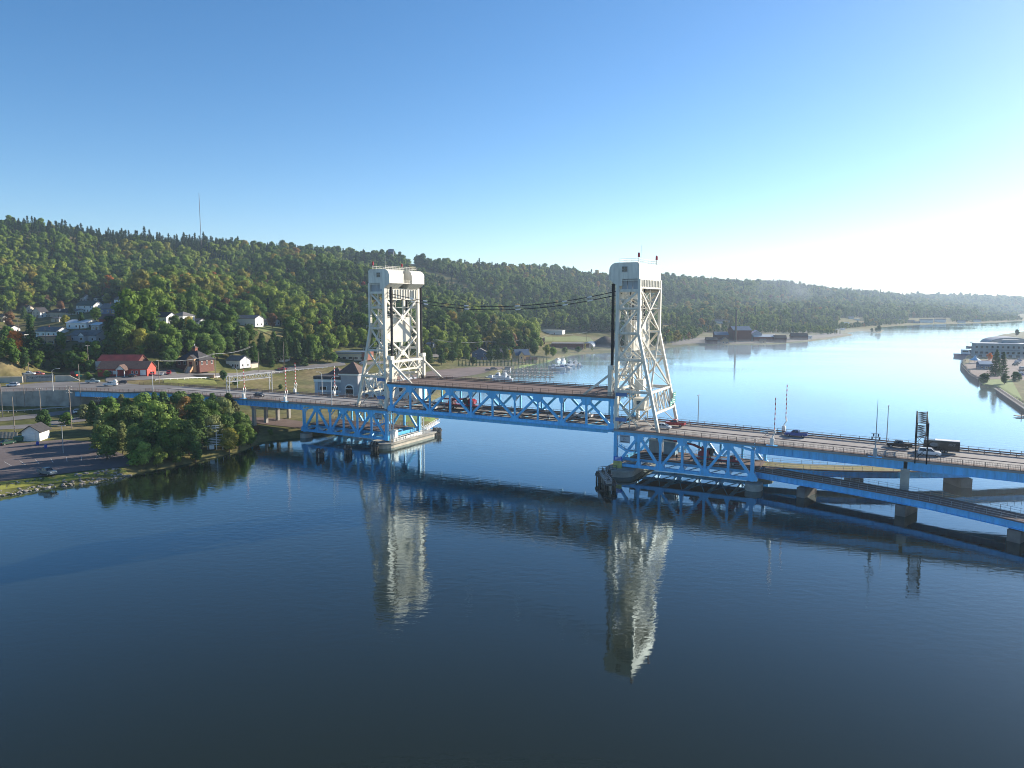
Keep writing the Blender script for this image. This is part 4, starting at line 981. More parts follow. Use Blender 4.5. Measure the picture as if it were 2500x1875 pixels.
# the clump of pines on the point beside the car park
for px, py, H, kd, tn, lab in [(20, 842, 11, 'broad', 'g', 'green tree between the left edge and the small white house'), (150, 848, 8, 'broad', 'l', 'light green tree below the long white bungalow'), (270, 815, 10, 'broad', 'd', 'dark tree right of the brown roofed brick house'), (75, 800, 10, 'broad', 'g', 'green tree between the steep white house and the bungalow'), (160, 795, 7, 'broad', 'y', 'small yellow green tree below the tan hip roofed house'),
        (235, 785, 9, 'broad', 'g', 'green tree between the pale roof and the grey roof'), (290, 770, 8, 'broad', 'g', 'green tree before the highest white house'), (30, 760, 12, 'broad', 'd', 'dark tree behind the houses at the far left')]: tree(px, py, H, kd, tn, lab)
ORD = ['first', 'second', 'third', 'fourth', 'fifth', 'sixth', 'seventh', 'eighth', 'ninth', 'tenth', 'eleventh', 'twelfth', 'thirteenth'] + ['%dth' % i for i in range(14, 40)]
G1 = 'trees on the wooded point'; rowc = {}
def L1(py):
    r = 'front' if py > 1089 or py in (1070, 1080) else ('middle' if py > 1054 else 'back'); i = rowc.get(r, 0); rowc[r] = i + 1
    return 'green tree in the %s row of the wooded point, %s from the left' % (r, ORD[i])
for px, py, H in [(240, 1104, 10), (262, 1122, 11.5), (300, 1110, 12), (332, 1118, 11.5), (372, 1116, 12.5), (402, 1124, 11), (432, 1112, 13), (462, 1112, 12), (492, 1100, 12.5), (522, 1094, 12), (552, 1090, 12), (583, 1080, 11.5), (604, 1070, 9.5),
                  (248, 1074, 12.5), (282, 1082, 13), (322, 1084, 14.5), (352, 1078, 14), (388, 1086, 16), (420, 1084, 15), (484, 1076, 14.5), (518, 1068, 14.5), (548, 1064, 15), (576, 1056, 13),
                  (228, 1048, 12), (268, 1048, 13), (312, 1050, 13.5), (352, 1048, 14.5), (402, 1050, 16), (440, 1044, 15), (480, 1040, 14), (522, 1038, 14), (560, 1034, 13.5), (300, 1028, 12), (380, 1025, 12.5)]:
    tree(px, py, H * .88, 'pine' if rng.random() < .5 else 'broad', rng.choice('PPlgPs'), L1(py), G1, rng.uniform(.85, 1.1))
for px, py, H, kd, tn, lab in [(455, 1066, 14.5, 'birch', 'w', 'thin orange birch standing out among the shore pines'), (352, 1138, 7, 'broad', 'l', 'light green rounded tree at the water end of the pine clump'), (330, 1136, 4, 'bush', 'g', 'low green bush overhanging the water by the riprap end'),
                           (385, 1140, 6.5, 'broad', 'l', 'bright green tree leaning over the water below the pines'), (430, 1135, 6, 'broad', 'g', 'mid green shore tree left of the white sign frame'), (478, 1128, 6.5, 'broad', 'd', 'dark green shore tree just left of the white sign frame'), (560, 1105, 8, 'broad', 'y', 'yellow green tree just right of the white sign frame'),
                           (585, 1095, 8, 'broad', 'g', 'green rounded tree at the right tip of the point'), (612, 1088, 6, 'broad', 'l', 'small light green tree at the far right of the point'),
                           (108, 1053, 7.5, 'broad', 'd', 'round dark green tree behind the small white shed'), (165, 1035, 4, 'bush', 'g', 'green bush by the rubble bank left of the pines'), (205, 1022, 5, 'bush', 's', 'grey green bush at the left edge of the pine clump'),
                           (625, 1060, 2.5, 'bush', 'b', 'small brown bush beside the road under the bridge'), (660, 1062, 2.0, 'bush', 'g', 'low bush on the bank left of the blue truss')]:
    tree(px, py, H, kd, tn, lab)
# trees among and below the hillside houses
G2 = 'trees between the hillside houses'
for px, py, H, kd, tn, lab in [(40, 866, 12, 'broad', 'o', 'orange autumn tree at the left edge below the houses'), (78, 870, 19, 'spruce', 'p', 'tall dark spruce in front of the tan flat house'), (5, 880, 9, 'broad', 'g', 'green tree cut by the left edge above the road'),
        (25, 800, 12, 'broad', 'b', 'brownish tree at the left edge among the houses'), (60, 785, 14, 'pine', 'P', 'green pine left of the steep roofed white house'), (15, 770, 14, 'spruce', 'p', 'green spruce at the far left above the houses'),
        (118, 765, 13, 'broad', 'd', 'dark leafy tree behind the tan hip roofed house'), (150, 765, 12, 'broad', 'b', 'brown tinged tree right of the tan hip roofed house'), (175, 770, 10, 'pine', 'P', 'small pine left of the green roofed house'), (200, 798, 9, 'pine', 'p', 'dark pine in front of the green roofed house'),
        (220, 742, 15, 'spruce', 'p', 'tall spruce behind the green roofed house'), (245, 742, 14, 'spruce', 'd', 'second tall spruce behind the grey roofed house'), (262, 745, 12, 'broad', 'y', 'yellowish tree above the brown roofed house'),
        (300, 856, 17, 'broad', 'l', 'large light green tree right of the bungalow row'), (285, 862, 13, 'broad', 'g', 'green tree at the foot of the large light green tree'), (345, 862, 13, 'broad', 'y', 'large yellow green tree above the red building'), (375, 860, 11, 'broad', 'l', 'light green tree above the red roof end'),
        (330, 800, 9, 'broad', 'd', 'dark broad tree above the light green trees'), (355, 795, 11, 'spruce', 'p', 'dark spruce between the house rows'), (310, 780, 7, 'broad', 'd', 'dark tree right of the brown roofed house'),
        (400, 822, 9, 'broad', 'l', 'pale green tree left of the big white house'), (462, 822, 12, 'broad', 'y', 'wide yellow green tree in front of the big white house'), (500, 800, 13, 'broad', 'd', 'dark tree right of the big white house'), (535, 795, 14, 'broad', 'b', 'dark reddish tree behind the knoll'),
        (600, 790, 17, 'broad', 'l', 'tall pale green tree behind the white knoll house'), (640, 785, 14, 'broad', 'g', 'green tree right behind the white knoll house'), (560, 822, 9, 'broad', 'd', 'rounded dark tree left of the white knoll house'), (665, 800, 11, 'broad', 'b', 'rust tinged tree right of the white knoll house'), (700, 812, 10, 'broad', 'd', 'dark rounded tree on the slope right of the knoll'), (735, 838, 9, 'broad', 'd', 'dark tree low on the slope right of the knoll'),
        (180, 905, 9, 'broad', 'd', 'dark bushy tree above the concrete retaining wall'), (150, 900, 8, 'pine', 'p', 'dark pine above the parked cars'), (205, 905, 6, 'broad', 'b', 'rust green tree right above the retaining wall'), (120, 880, 9, 'broad', 'd', 'dark green tree on the bank below the tan house'), (60, 902, 8, 'broad', 'd', 'dark tree on the bank at the left'), (95, 895, 8, 'broad', 'g', 'green tree on the bank by the wooden pole'),
        (225, 905, 5, 'bush', 'g', 'green bush at the pole left of the red barn'), (245, 918, 4, 'bush', 'y', 'yellow green bush at the corner before the red building'), (215, 925, 3, 'bush', 'g', 'low hedge bush at the end of the concrete wall'), (262, 921, 3, 'bush', 'l', 'low light hedge bush at the car park corner'), (235, 880, 10, 'broad', 'g', 'green tree on the bank behind the double crossarm pole'), (270, 872, 9, 'broad', 'd', 'dark tree on the bank left of the red barn'),
        (400, 872, 12, 'broad', 'd', 'dark tree behind the red building roof end'), (430, 865, 12, 'broad', 'd', 'dark tree behind the brick hall, left'), (455, 862, 13, 'broad', 'g', 'green tree rising over the brick hall cupola'), (512, 884, 12, 'broad', 'g', 'green tree shading the brick hall from the right'), (404, 903, 9, 'broad', 'd', 'dark tree at the right end of the red building'), (419, 897, 10, 'broad', 'g', 'green tree between the red building and the brick hall'), (428, 890, 9, 'broad', 'd', 'dark tree crowding the left wall of the brick hall'), (500, 872, 14, 'broad', 'l', 'light green tree right of the brick hall cupola'), (530, 878, 15, 'broad', 'l', 'light green tree in front of the small white house'), (560, 872, 12, 'broad', 'g', 'green tree behind the small white house'),
        (545, 930, 5.5, 'broad', 'd', 'rounded dark shrub tree behind the white gantry'), (575, 940, 3, 'bush', 'g', 'green bush beside the gantry far post'), (525, 850, 11, 'broad', 'd', 'dark tree on the slope above the small white house')]:
    tree(px, py, H, kd, tn, lab)
G3 = 'slope trees above the brick hall'
for i3, (px, py, H) in enumerate([(410, 842, 12), (440, 838, 12), (470, 835, 13), (500, 832, 12), (530, 830, 12), (560, 842, 13), (590, 850, 13), (430, 820, 12), (545, 855, 11), (610, 838, 12), (380, 835, 11), (355, 838, 12), (480, 852, 12)]):
    tree(px, py, H, 'broad' if rng.random() < .65 else 'pine', rng.choice('gdlg'), 'green tree in the thick belt above the brick hall, %s from the left' % ORD[sorted([410, 440, 470, 500, 530, 560, 590, 430, 545, 610, 380, 355, 480]).index(px)], G3)
G4 = 'tall pines with bare trunks behind the hotel'
for i4, (px, py, H) in enumerate([(600, 888, 13), (620, 890, 14), (642, 885, 15), (662, 888, 15), (680, 884, 16), (695, 886, 15), (710, 880, 15), (728, 884, 14), (745, 880, 13), (760, 886, 11), (780, 880, 12), (800, 884, 10), (670, 866, 15), (700, 862, 15), (640, 866, 14), (735, 862, 13), (765, 866, 12), (795, 868, 12)]):
    tree(px, py, H, 'pine', 'P' if rng.random() < .6 else 'g', ('tall pine with bare trunk behind the hotel road, front row, %s from the left' % ORD[i4]) if i4 < 12 else ('tall pine behind the hotel road, second row, %s from the left' % ['third', 'fourth', 'first', 'fifth', 'sixth', 'seventh'][i4 - 12]), G4, .9)
for px, py, H, kd, tn, lab in [(665, 895, 3.5, 'bush', 'd', 'dark bush in front of the pine row, left'), (745, 893, 5, 'bush', 'd', 'dark bush in front of the pine row, right'), (815, 886, 7, 'broad', 'g', 'green tree at the right end of the pine row'), (685, 950, 2.2, 'bush', 'P', 'lone small bush on the grass by the gate arms'),
        (1000, 893, 6, 'spruce', 'd', 'small conifer left of the marina car park fence'), (1018, 893, 6.5, 'spruce', 'd', 'second small conifer by the marina car park fence'), (1050, 892, 11, 'pine', 'P', 'tall thin pine left of the dark blue house'), (1078, 892, 11, 'pine', 'p', 'pine beside the marina car park corner'), (1105, 885, 9, 'broad', 'd', 'dark tree hiding the front of the dark house'),
        (1195, 884, 9, 'broad', 'g', 'green tree between the dark house and the yellow house'), (1215, 884, 13, 'pine', 'P', 'tall pine with bare trunk left of the yellow house'), (1235, 884, 13, 'pine', 'g', 'second tall pine left of the yellow house'), (1155, 892, 6, 'broad', 'd', 'dark bushy tree by the marina fence'), (1090, 868, 10, 'broad', 'g', 'green tree behind the dark blue house'),
        (1305, 868, 11, 'broad', 'g', 'green tree right behind the yellow house'), (1335, 870, 10, 'broad', 'y', 'yellow autumn tree on the marina bank'), (1350, 872, 9, 'broad', 'l', 'light tree at the end of the cedar hedge'), (1230, 850, 11, 'broad', 'd', 'dark tree above the yellow house roof'), (1290, 850, 9, 'broad', 'd', 'dark tree left of the long red warehouse'),
        (1428, 856, 7, 'birch', 'y', 'slim yellow tree in front of the long red warehouse'), (1412, 860, 5, 'bush', 'g', 'green shore bush in front of the red warehouse'), (1380, 862, 5, 'bush', 's', 'pale shore bush left of the red warehouse front'), (1445, 858, 5, 'birch', 'l', 'light slim tree beside the barrel roofed shed')]:
    tree(px, py, H, kd, tn, lab)
G5 = 'clipped cedars in the marina hedge'
for i in range(26):
    px = 1120 + i * 8.6; tree(px, 893 - max(0, px - 1250) * .065 - max(0, 1180 - px) * -.02, rng.uniform(4.6, 6), 'spruce', 'd' if px < 1240 else 'g', 'narrow green cedar in the marina hedge, %s from the left' % ORD[i], G5, .55)
for px, py, H, lab in [(2146, 811, 11, 'tall dark tree on the tip of the far low point'), (2140, 812, 8, 'smaller tree on the far low point'), (2128, 812, 7, 'bush like tree on the far low point, left')]: tree(px, py, H, 'broad', 'd', lab)
for px, py, H, kd, tn, lab in [(2430, 918, 17, 'spruce', 'p', 'tall dark spruce in front of the grey quay building, left of two'), (2447, 915, 15, 'spruce', 'p', 'dark spruce in front of the grey quay building, right of two'), (2416, 880, 6, 'broad', 'o', 'small orange tree in front of the grey quay building'),
        (2402, 935, 5, 'bush', 'd', 'round dark bush at the quay corner by the grass'), (2452, 938, 6, 'broad', 'd', 'small umbrella shaped tree on the quay lawn'), (2478, 930, 5, 'bush', 'd', 'dark hedge beside the quay car park'), (2482, 820, 9, 'broad', 'd', 'dark tree behind the arched roof on the quay')]:
    tree(px, py, H, kd, tn, lab)
# ================================================================== ROADS, CAR PARKS, QUAYS
def drape(name, A, B, m, off, label, n=2, nb=3, kind='structure'):
    """sheet laid over the ground between two edge lines"""
    A = [on(*p) if not isinstance(p, Vector) else p for p in A]; B = [on(*p) if not isinstance(p, Vector) else p for p in B]
    def dense(L):
        o = []
        for a, b in zip(L[:-1], L[1:]):
            k = max(1, int((b - a).length / 3.0)) if False else 8
            o += [a.lerp(b, i / k) for i in range(k)]
        return o + [L[-1]]
    A, B = dense(A), dense(B); k = 8; b = MB(); vs = []
    for p, q in zip(A, B):
        for j in range(k + 1):
            c = p.lerp(q, j / k); vs.append((c.x, c.y, gz(c.x, c.y) + off))
    fs = [(i * (k + 1) + j, i * (k + 1) + j + 1, (i + 1) * (k + 1) + j + 1, (i + 1) * (k + 1) + j) for i in range(len(A) - 1) for j in range(k)]
    o = b.add(vs, fs).build(name, m); tag(o, label, None, None, kind)
    return o
drape('car_park', [(-120, 1088), (0, 1086), (70, 1081), (150, 1074), (225, 1078), (300, 1110)], [(-120, 1192), (0, 1176), (100, 1164), (200, 1151), (280, 1143), (330, 1138)], mat('car_park_asphalt', (0.125, 0.10, 0.095), .92, .2, .1, detail=8), 0.10, 'dark asphalt car park beside the water')
drape('road', [(-120, 1014), (0, 1020), (90, 1011), (150, 1004), (215, 998)], [(-120, 1024), (0, 1029), (90, 1021), (150, 1013), (215, 1008)], ROAD, 0.10, 'narrow grey service road below the wall')
drape('road', [(-120, 1040), (0, 1040), (80, 1036), (150, 1026), (205, 1016)], [(-120, 1050), (0, 1049), (80, 1046), (150, 1036), (210, 1028)], ROAD, 0.09, 'second grey service road nearer the shed')
drape('road', [(330, 918), (420, 913), (520, 911), (620, 904), (700, 896), (780, 889), (840, 884)], [(330, 929), (420, 925), (520, 921), (620, 915), (700, 907), (780, 899), (845, 892)], ROAD, 0.12, 'road running past the brick hall to the hotel')
drape('car_park', [(258, 922), (330, 917), (395, 905), (425, 902)], [(258, 932), (330, 929), (400, 926), (440, 920)], ROAD, 0.16, 'asphalt forecourt before the red building')
drape('road', [(880, 884), (960, 880), (1040, 868), (1110, 862)], [(880, 892), (960, 887), (1040, 874), (1110, 868)], ROAD, 0.12, 'road bend behind the left tower')
drape('road', [(560, 1016), (640, 1020), (700, 1024), (745, 1030)], [(560, 1030), (640, 1036), (700, 1042), (745, 1050)], ROAD_R, 0.12, 'reddish road passing under the bridge')
drape('car_park', [(985, 918), (1060, 904), (1150, 897), (1228, 896)], [(1065, 932), (1130, 920), (1180, 911), (1226, 903)], ROAD_R, 0.12, 'reddish marina car park')
drape('lawn', [(985, 1012), (1020, 1010), (1062, 1008)], [(985, 1040), (1020, 1038), (1062, 1031)], mat('bright_lawn', (0.13, 0.19, 0.025), .95, .2, .5), 0.08, 'bright green lawn on the shore behind the left tower')
drape('grass_verge', [(-120, 1194), (0, 1178), (100, 1166), (200, 1153), (300, 1143)], [(-120, 1222), (0, 1197), (100, 1182), (200, 1170), (312, 1155)], mat('dry_bright_grass', (0.20, 0.205, 0.035), .95, .2, .6), 0.07, 'bright grass strip between car park and riprap')
drape('lawn', [(400, 927), (450, 926), (520, 923)], [(400, 936), (450, 937), (530, 938)], mat('weedy_grass', (0.17, 0.18, 0.035), .95, .3, .4), 0.10, 'yellow weedy strip between bridge and hall road')
drape('lawn', [(96, 826), (180, 818), (250, 812)], [(96, 836), (180, 831), (250, 826)], mat('house_lawn', (0.15, 0.18, 0.045), .95, .2, .4), 0.10, 'sloping lawn below the bungalows')
drape('lawn', [(630, 797), (660, 794), (690, 797)], [(630, 806), (660, 806), (700, 808)], mat('house_lawn', (0.15, 0.18, 0.045), .95, .2, .4), 0.12, 'lawn on the knoll by the white house')
drape('lawn', [(1235, 898), (1300, 889), (1352, 878)], [(1245, 905), (1310, 893), (1356, 880)], mat('bright_lawn', (0.13, 0.19, 0.025), .95, .2, .5), 0.08, 'narrow lawn along the marina')
drape('field', [(1330, 822), (1400, 819), (1440, 824)], [(1330, 834), (1400, 834), (1450, 834)], mat('house_lawn', (0.15, 0.18, 0.045), .95, .2, .4), 0.12, 'open grass field behind the long warehouse')
drape('smelter_yard', [(1640, 826), (1740, 824), (1850, 826), (1950, 822), (2050, 812)], [(1640, 842), (1740, 840), (1850, 839), (1950, 834), (2060, 818)], mat('bare_earth', (0.13, 0.108, 0.085), .95, .3, .08), 0.15, 'bare brown ground of the old smelter yard')
drape('quay', [(2352, 893), (2380, 880), (2440, 876), (2520, 880)], [(2372, 920), (2400, 925), (2450, 925), (2520, 930)], ROAD_R, 0.10, 'paved quay on the right bank')
drape('lawn', [(2398, 930), (2430, 926), (2470, 928)], [(2398, 942), (2436, 948), (2500, 985)], mat('bright_lawn', (0.13, 0.19, 0.025), .95, .2, .5), 0.12, 'green lawn on the right bank quay')
# painted bays in the near car park
for i in range(9):
    a = on(10 + i * 38, 1128 - i * 2.6); c = on(28 + i * 34, 1138 - i * 2.4)
    MB().bar(a + Vector((0, 0, .115)), c + Vector((0, 0, .115)), 0.09, 0.008).build('parking_line', PAINTL, None)['kind'] = 'structure'
# riprap: individual boulders along the left shore
rip = empty('riprap_bank', on(160, 1185), 0, 'grey boulder riprap along the left shoreline', 'riprap')
smesh = []
for v in range(5):
    bm = bmesh.new(); bmesh.ops.create_icosphere(bm, subdivisions=1, radius=0.5); rg = random.Random(v)
    for q in bm.verts: q.co *= rg.uniform(.7, 1.2); q.co.z *= .75
    me = bpy.data.meshes.new('boulder'); bm.to_mesh(me); bm.free(); me.materials.append(mat('boulder_stone', (0.22, 0.20, 0.18), .9, .4, .9)); smesh.append(me)
base = on(160, 1185); sline = [atz(x, y, 0.0) for x, y in ((-40, 1219), (0, 1212), (120, 1190), (200, 1182), (300, 1166), (318, 1160))]
def along(L, q):
    seg = [(b - a).length for a, b in zip(L[:-1], L[1:])]; d = q * sum(seg)
    for (a, b), l in zip(zip(L[:-1], L[1:]), seg):
        if d <= l: return a.lerp(b, d / l), (b - a).normalized()
        d -= l
    return L[-1], (L[-1] - L[-2]).normalized()
for i in range(290):
    p, d = along(sline, rng.random()); nrm = Vector((-d.y, d.x, 0)); off = rng.uniform(-.6, 4.2)
    p = p + nrm * off; o = put('boulder', rng.choice(smesh), rip, (p.x - base.x, p.y - base.y, max(0.1, min(2.0, off * .45)) + rng.uniform(-.1, .15) - base.z), rng.uniform(0, 6))
    k = rng.uniform(.5, 1.25); o.scale = (k, k * rng.uniform(.7, 1.2), k * .8)

# ---- west approach: curved end span, abutment wall and street ---------------------------------
cs = empty('curved_girder_span', bpt(-122, 0), 0, 'curved blue girder span swinging left to the concrete abutment', 'bridge span', 'blue plate girder approach spans')
o0 = bpt(-122, 0)
near_e = [bpt(-122, -.95, 11.6)] + [atz(x, y, 11.65) for x, y in ((300, 957.5), (265, 955.5), (235, 954.5), (200, 953.5), (168, 953))]
far_e = [bpt(-122, BW + .95, 11.6), bpt(-128, BW + .8, 11.6), bpt(-134, BW + .0, 11.65), bpt(-139, 17.0, 11.65), bpt(-143, 15, 11.65), bpt(-146, 13.0, 11.65)]
b = MB()
for i in range(5):
    q = [near_e[i] - o0, near_e[i + 1] - o0, far_e[i + 1] - o0, far_e[i] - o0]
    b.add([(v.x, v.y, v.z - .5) for v in q] + [tuple(v) for v in q], [(3, 2, 1, 0), (4, 5, 6, 7), (0, 1, 5, 4), (2, 3, 7, 6)])
b.build('deck', ROAD, cs)
g = MB(); fl = MB()
for a, c in zip(near_e[:-1], near_e[1:]):
    q = Vector((0, .9, -1.55)); g.bar(a - o0 + q, c - o0 + q, 0.25, 1.85); q = Vector((0, .9, -.62)); fl.bar(a - o0 + q, c - o0 + q, .6, .1); q = Vector((0, .9, -2.5)); fl.bar(a - o0 + q, c - o0 + q, .6, .1)
go2 = g.build('plate_girder', BLUE, cs); fl.build('flange', BLUE, go2)
for a, c in zip(near_e[:-1], near_e[1:]):
    nn = max(1, round((c - a).length / 2.05))
    for i in range(nn):
        p = a.lerp(c, (i + .5) / nn) - o0 + Vector((0, .72, 0)); member(go2, 'stiffener', p + Vector((0, 0, -2.45)), p + Vector((0, 0, -.7)), .12, .14, BLUE)
railing(cs, [p - o0 + Vector((0, .15, 0)) for p in near_e], 1.15, RAILBR, 2.2, pickets=True)
railing(cs, [p - o0 for p in far_e], 1.15, RAILBR, 2.2)
# street and junction on the high bank
st_near = [atz(x, y, 11.7) for x, y in ((168, 953), (145, 953), (80, 955), (0, 957), (-120, 960), (-300, 966))]
st_far = [far_e[-1] + Vector((0, 0, .05))] + [atz(x, y, 11.9) for x, y in ((300, 934), (199, 930), (108, 933), (0, 943), (-120, 949), (-300, 955))]
poly = st_near + st_far[::-1]
b = MB(); b.prism([(p.x, p.y) for p in poly], 9.0, 11.78, axis='z'); o = b.build('street', ROAD); tag(o, 'wide asphalt street junction on the high bank at the left', None, None, 'structure')
wl = empty('retaining_wall', st_near[0], 0, 'tall concrete retaining wall holding the street above the grass slope', 'wall')
for a, c in zip(st_near[:-1], st_near[1:]):
    nn = max(1, round((c - a).length / 6))
    for i in range(nn):
        p = a.lerp(c, i / nn) - st_near[0]; q = a.lerp(c, (i + 1) / nn) - st_near[0]; d = (q - p).normalized()
        member(wl, 'wall_panel', p + d * .03 + Vector((0, -.15, -4.3)), q - d * .03 + Vector((0, -.15, -4.3)), .5, 8.9, CONC)
member(wl, 'abutment_face', (0.2, -.2, -5), (near_e[-1].lerp(far_e[-1], .95) - st_near[0]) + Vector((0, 0, -5)), 1.0, 9.5, CONC)
railing(wl, [p - st_near[0] + Vector((0, .3, .15)) for p in st_near], 1.0, RAILBR, 2.4, rw=.1)
sp = MB(); a, c = atz(268, 982, 4.5), atz(325, 968, 9.0)
sp.add([tuple(bpt(-138, 3, 3.4)), tuple(bpt(-120, 3, 3.4)), tuple(bpt(-128, 18, 9.2)), tuple(bpt(-141, 13, 9.2))], [(0, 1, 2, 3)]).add([(q[0], q[1], q[2] - .4) for q in (tuple(bpt(-138, 3, 3.4)), tuple(bpt(-120, 3, 3.4)), tuple(bpt(-128, 18, 9.2)), tuple(bpt(-141, 13, 9.2)))], [(3, 2, 1, 0)])
tag(sp.build('slope_paving', CONC_L), 'pale concrete slope paving under the curved blue span', 'paving')
# sign wall with the town name
def text_on(par, txt, size, loc, rot, m, name='lettering', align='CENTER'):
    cu = bpy.data.curves.new(name, 'FONT'); cu.body = txt; cu.size = size; cu.align_x = align; cu.align_y = 'CENTER'; cu.extrude = 0.02; cu.materials.append(m)
    tmp = bpy.data.objects.new(name, cu); C.objects.link(tmp); dg = bpy.context.evaluated_depsgraph_get(); me = bpy.data.meshes.new_from_object(tmp.evaluated_get(dg)); bpy.data.objects.remove(tmp)
    o = bpy.data.objects.new(name, me); C.objects.link(o); o.parent = par; o.location = loc; o.rotation_euler = rot
    return o
INK = mat('dark_lettering', (0.03, 0.03, 0.035), .7)
p0, p1 = atz(63, 932, 11.9), atz(132, 929, 11.9); yaw = math.atan2(p1.y - p0.y, p1.x - p0.x); L = (p1 - p0).length
sw = empty('town_sign_wall', (p0 + p1) / 2, yaw, 'grey stone sign wall with the town name between pale walls', 'sign')
boxp(sw, 'sign_panel', (0, 0, 1.3), (L, .5, 2.9), mat('grey_sign_stone', (0.30, 0.31, 0.31), .9)); boxp(sw, 'pillar', (-L / 2 - .6, -.1, 1.5), (1.0, .9, 3.4), CONC)
text_on(sw, 'City of Hancock', 1.5, (0, -.28, 1.9), (math.pi / 2, 0, 0), INK); text_on(sw, 'Pop. 4,634', 0.9, (0, -.28, .65), (math.pi / 2, 0, 0), INK) if False else None
for px0, px1, y0, lab in ((-60, 56, 934, 'pale concrete wall left of the town sign'), (136, 195, 930, 'pale concrete wall tapering down right of the town sign')):
    a, c = atz(px0, y0, 11.9), atz(px1, y0 - 1, 11.9)
    W_ = empty('street_wall', a, math.atan2(c.y - a.y, c.x - a.x), lab, 'wall'); l = (c - a).length; r_ = px0 > 0
    MB().prism([(0, -.6), (l, -.6), (l, .1 if r_ else 2.4), (l * .62, 2.2), (0, 2.4)], -.25, .25).build('wall_face', CONC_L, W_)
    boxp(W_, 'coping', (l * (.31 if r_ else .5), 0, 2.5), (l * (.6 if r_ else 1), .6, .16), CONC_L)

# ================================================================== BUILDINGS
WFR = mat('white_trim', (0.72, 0.71, 0.68), .6, .06)
def windows(par, w, d, z0, storeys, sh, nf, ns, ww, wh, frame=WFR, sides=(1, 1, 1)):
    for st in range(storeys):
        z = z0 + st * sh
        for i in range(nf):
            x = -w / 2 + w * (i + .5) / nf
            f = boxp(par, 'window', (x, -d / 2 - .03, z), (ww + .25, .10, wh + .25), frame); q = boxp(par, 'window_pane', (x, -d / 2 - .065, z), (ww, .08, wh), GLASS)
            q.parent = f; q.location = (0, -.25, 0); q.scale = (ww / (ww + .25), 1.1, wh / (wh + .25))
        for sgn in (-1, 1):
            for i in range(ns):
                y = -d / 2 + d * (i + .5) / ns
                f = boxp(par, 'window', (sgn * (w / 2 + .03), y, z), (.10, ww + .25, wh + .25), frame); q = boxp(par, 'window_pane', (0, 0, 0), (1.1, ww / (ww + .25), wh / (wh + .25)), GLASS); q.parent = f; q.location = (sgn * .25, 0, 0)
def roof_gable(par, w, d, h, rise, ov, m, wm, along_x=True, loc=(0, 0)):
    """gable walls and two roof slopes; ridge along x or y"""
    if not along_x: w, d = d, w
    def V(x, y, z): return (x + loc[0], y + loc[1], z) if along_x else (-y + loc[0], x + loc[1], z)
    for x in (-w / 2, w / 2 - .2):
        b = MB(); b.add([V(x, -d / 2, h), V(x, d / 2, h), V(x, 0, h + rise), V(x + .2, -d / 2, h), V(x + .2, d / 2, h), V(x + .2, 0, h + rise)], [(0, 1, 2), (5, 4, 3), (0, 3, 4, 1), (1, 4, 5, 2), (2, 5, 3, 0)]); b.build('gable', wm, par)
    k = ov * rise / (d / 2)
    for sgn in (-1, 1):
        b = MB(); e = [(-w / 2 - ov, sgn * (d / 2 + ov), h - k + .02), (w / 2 + ov, sgn * (d / 2 + ov), h - k + .02), (w / 2 + ov, 0, h + rise + .02), (-w / 2 - ov, 0, h + rise + .02)]
        b.add([V(*q) for q in e] + [V(q[0], q[1], q[2] + .22) for q in e], [(0, 1, 2, 3), (7, 6, 5, 4), (0, 4, 5, 1), (1, 5, 6, 2), (2, 6, 7, 3), (3, 7, 4, 0)]); b.build('roof_slope', m, par)
def roof_hip(par, w, d, h, rise, ov, m, ridge=None, loc=(0, 0, 0)):
    r_ = (w - d) / 2 if ridge is None else ridge / 2; r_ = max(0.02, r_)
    e = [(-w / 2 - ov, -d / 2 - ov), (w / 2 + ov, -d / 2 - ov), (w / 2 + ov, d / 2 + ov), (-w / 2 - ov, d / 2 + ov)]
    b = MB(); b.add([(x + loc[0], y + loc[1], h + loc[2]) for x, y in e] + [(x + loc[0], y + loc[1], h + .2 + loc[2]) for x, y in e] + [(-r_ + loc[0], loc[1], h + rise + loc[2]), (r_ + loc[0], loc[1], h + rise + loc[2])],
          [(0, 3, 2, 1), (0, 1, 5, 4), (1, 2, 6, 5), (2, 3, 7, 6), (3, 0, 4, 7), (4, 5, 9, 8), (5, 6, 9), (6, 7, 8, 9), (7, 4, 8)]); return b.build('roof', m, par)
def ROOF(n):
    return {'grey': mat('grey_shingles', (0.15, 0.145, 0.14), .9, .2, 1.2), 'dark': mat('dark_shingles', (0.045, 0.042, 0.045), .9, .25, 1.2), 'brown': mat('brown_shingles', (0.12, 0.075, 0.06), .9, .2, 1.2), 'green': mat('green_shingles', (0.06, 0.09, 0.07), .9, .2, 1.2),
            'tan': mat('tan_shingles', (0.22, 0.165, 0.13), .9, .2, 1.2), 'white': mat('white_metal_roof', (0.55, 0.58, 0.60), .5, .08, .3), 'red': mat('red_metal_roof', (0.17, 0.03, 0.028), .65, .25, .3), 'blue': mat('blue_grey_metal_roof', (0.11, 0.15, 0.20), .5, .12, .3)}[n]
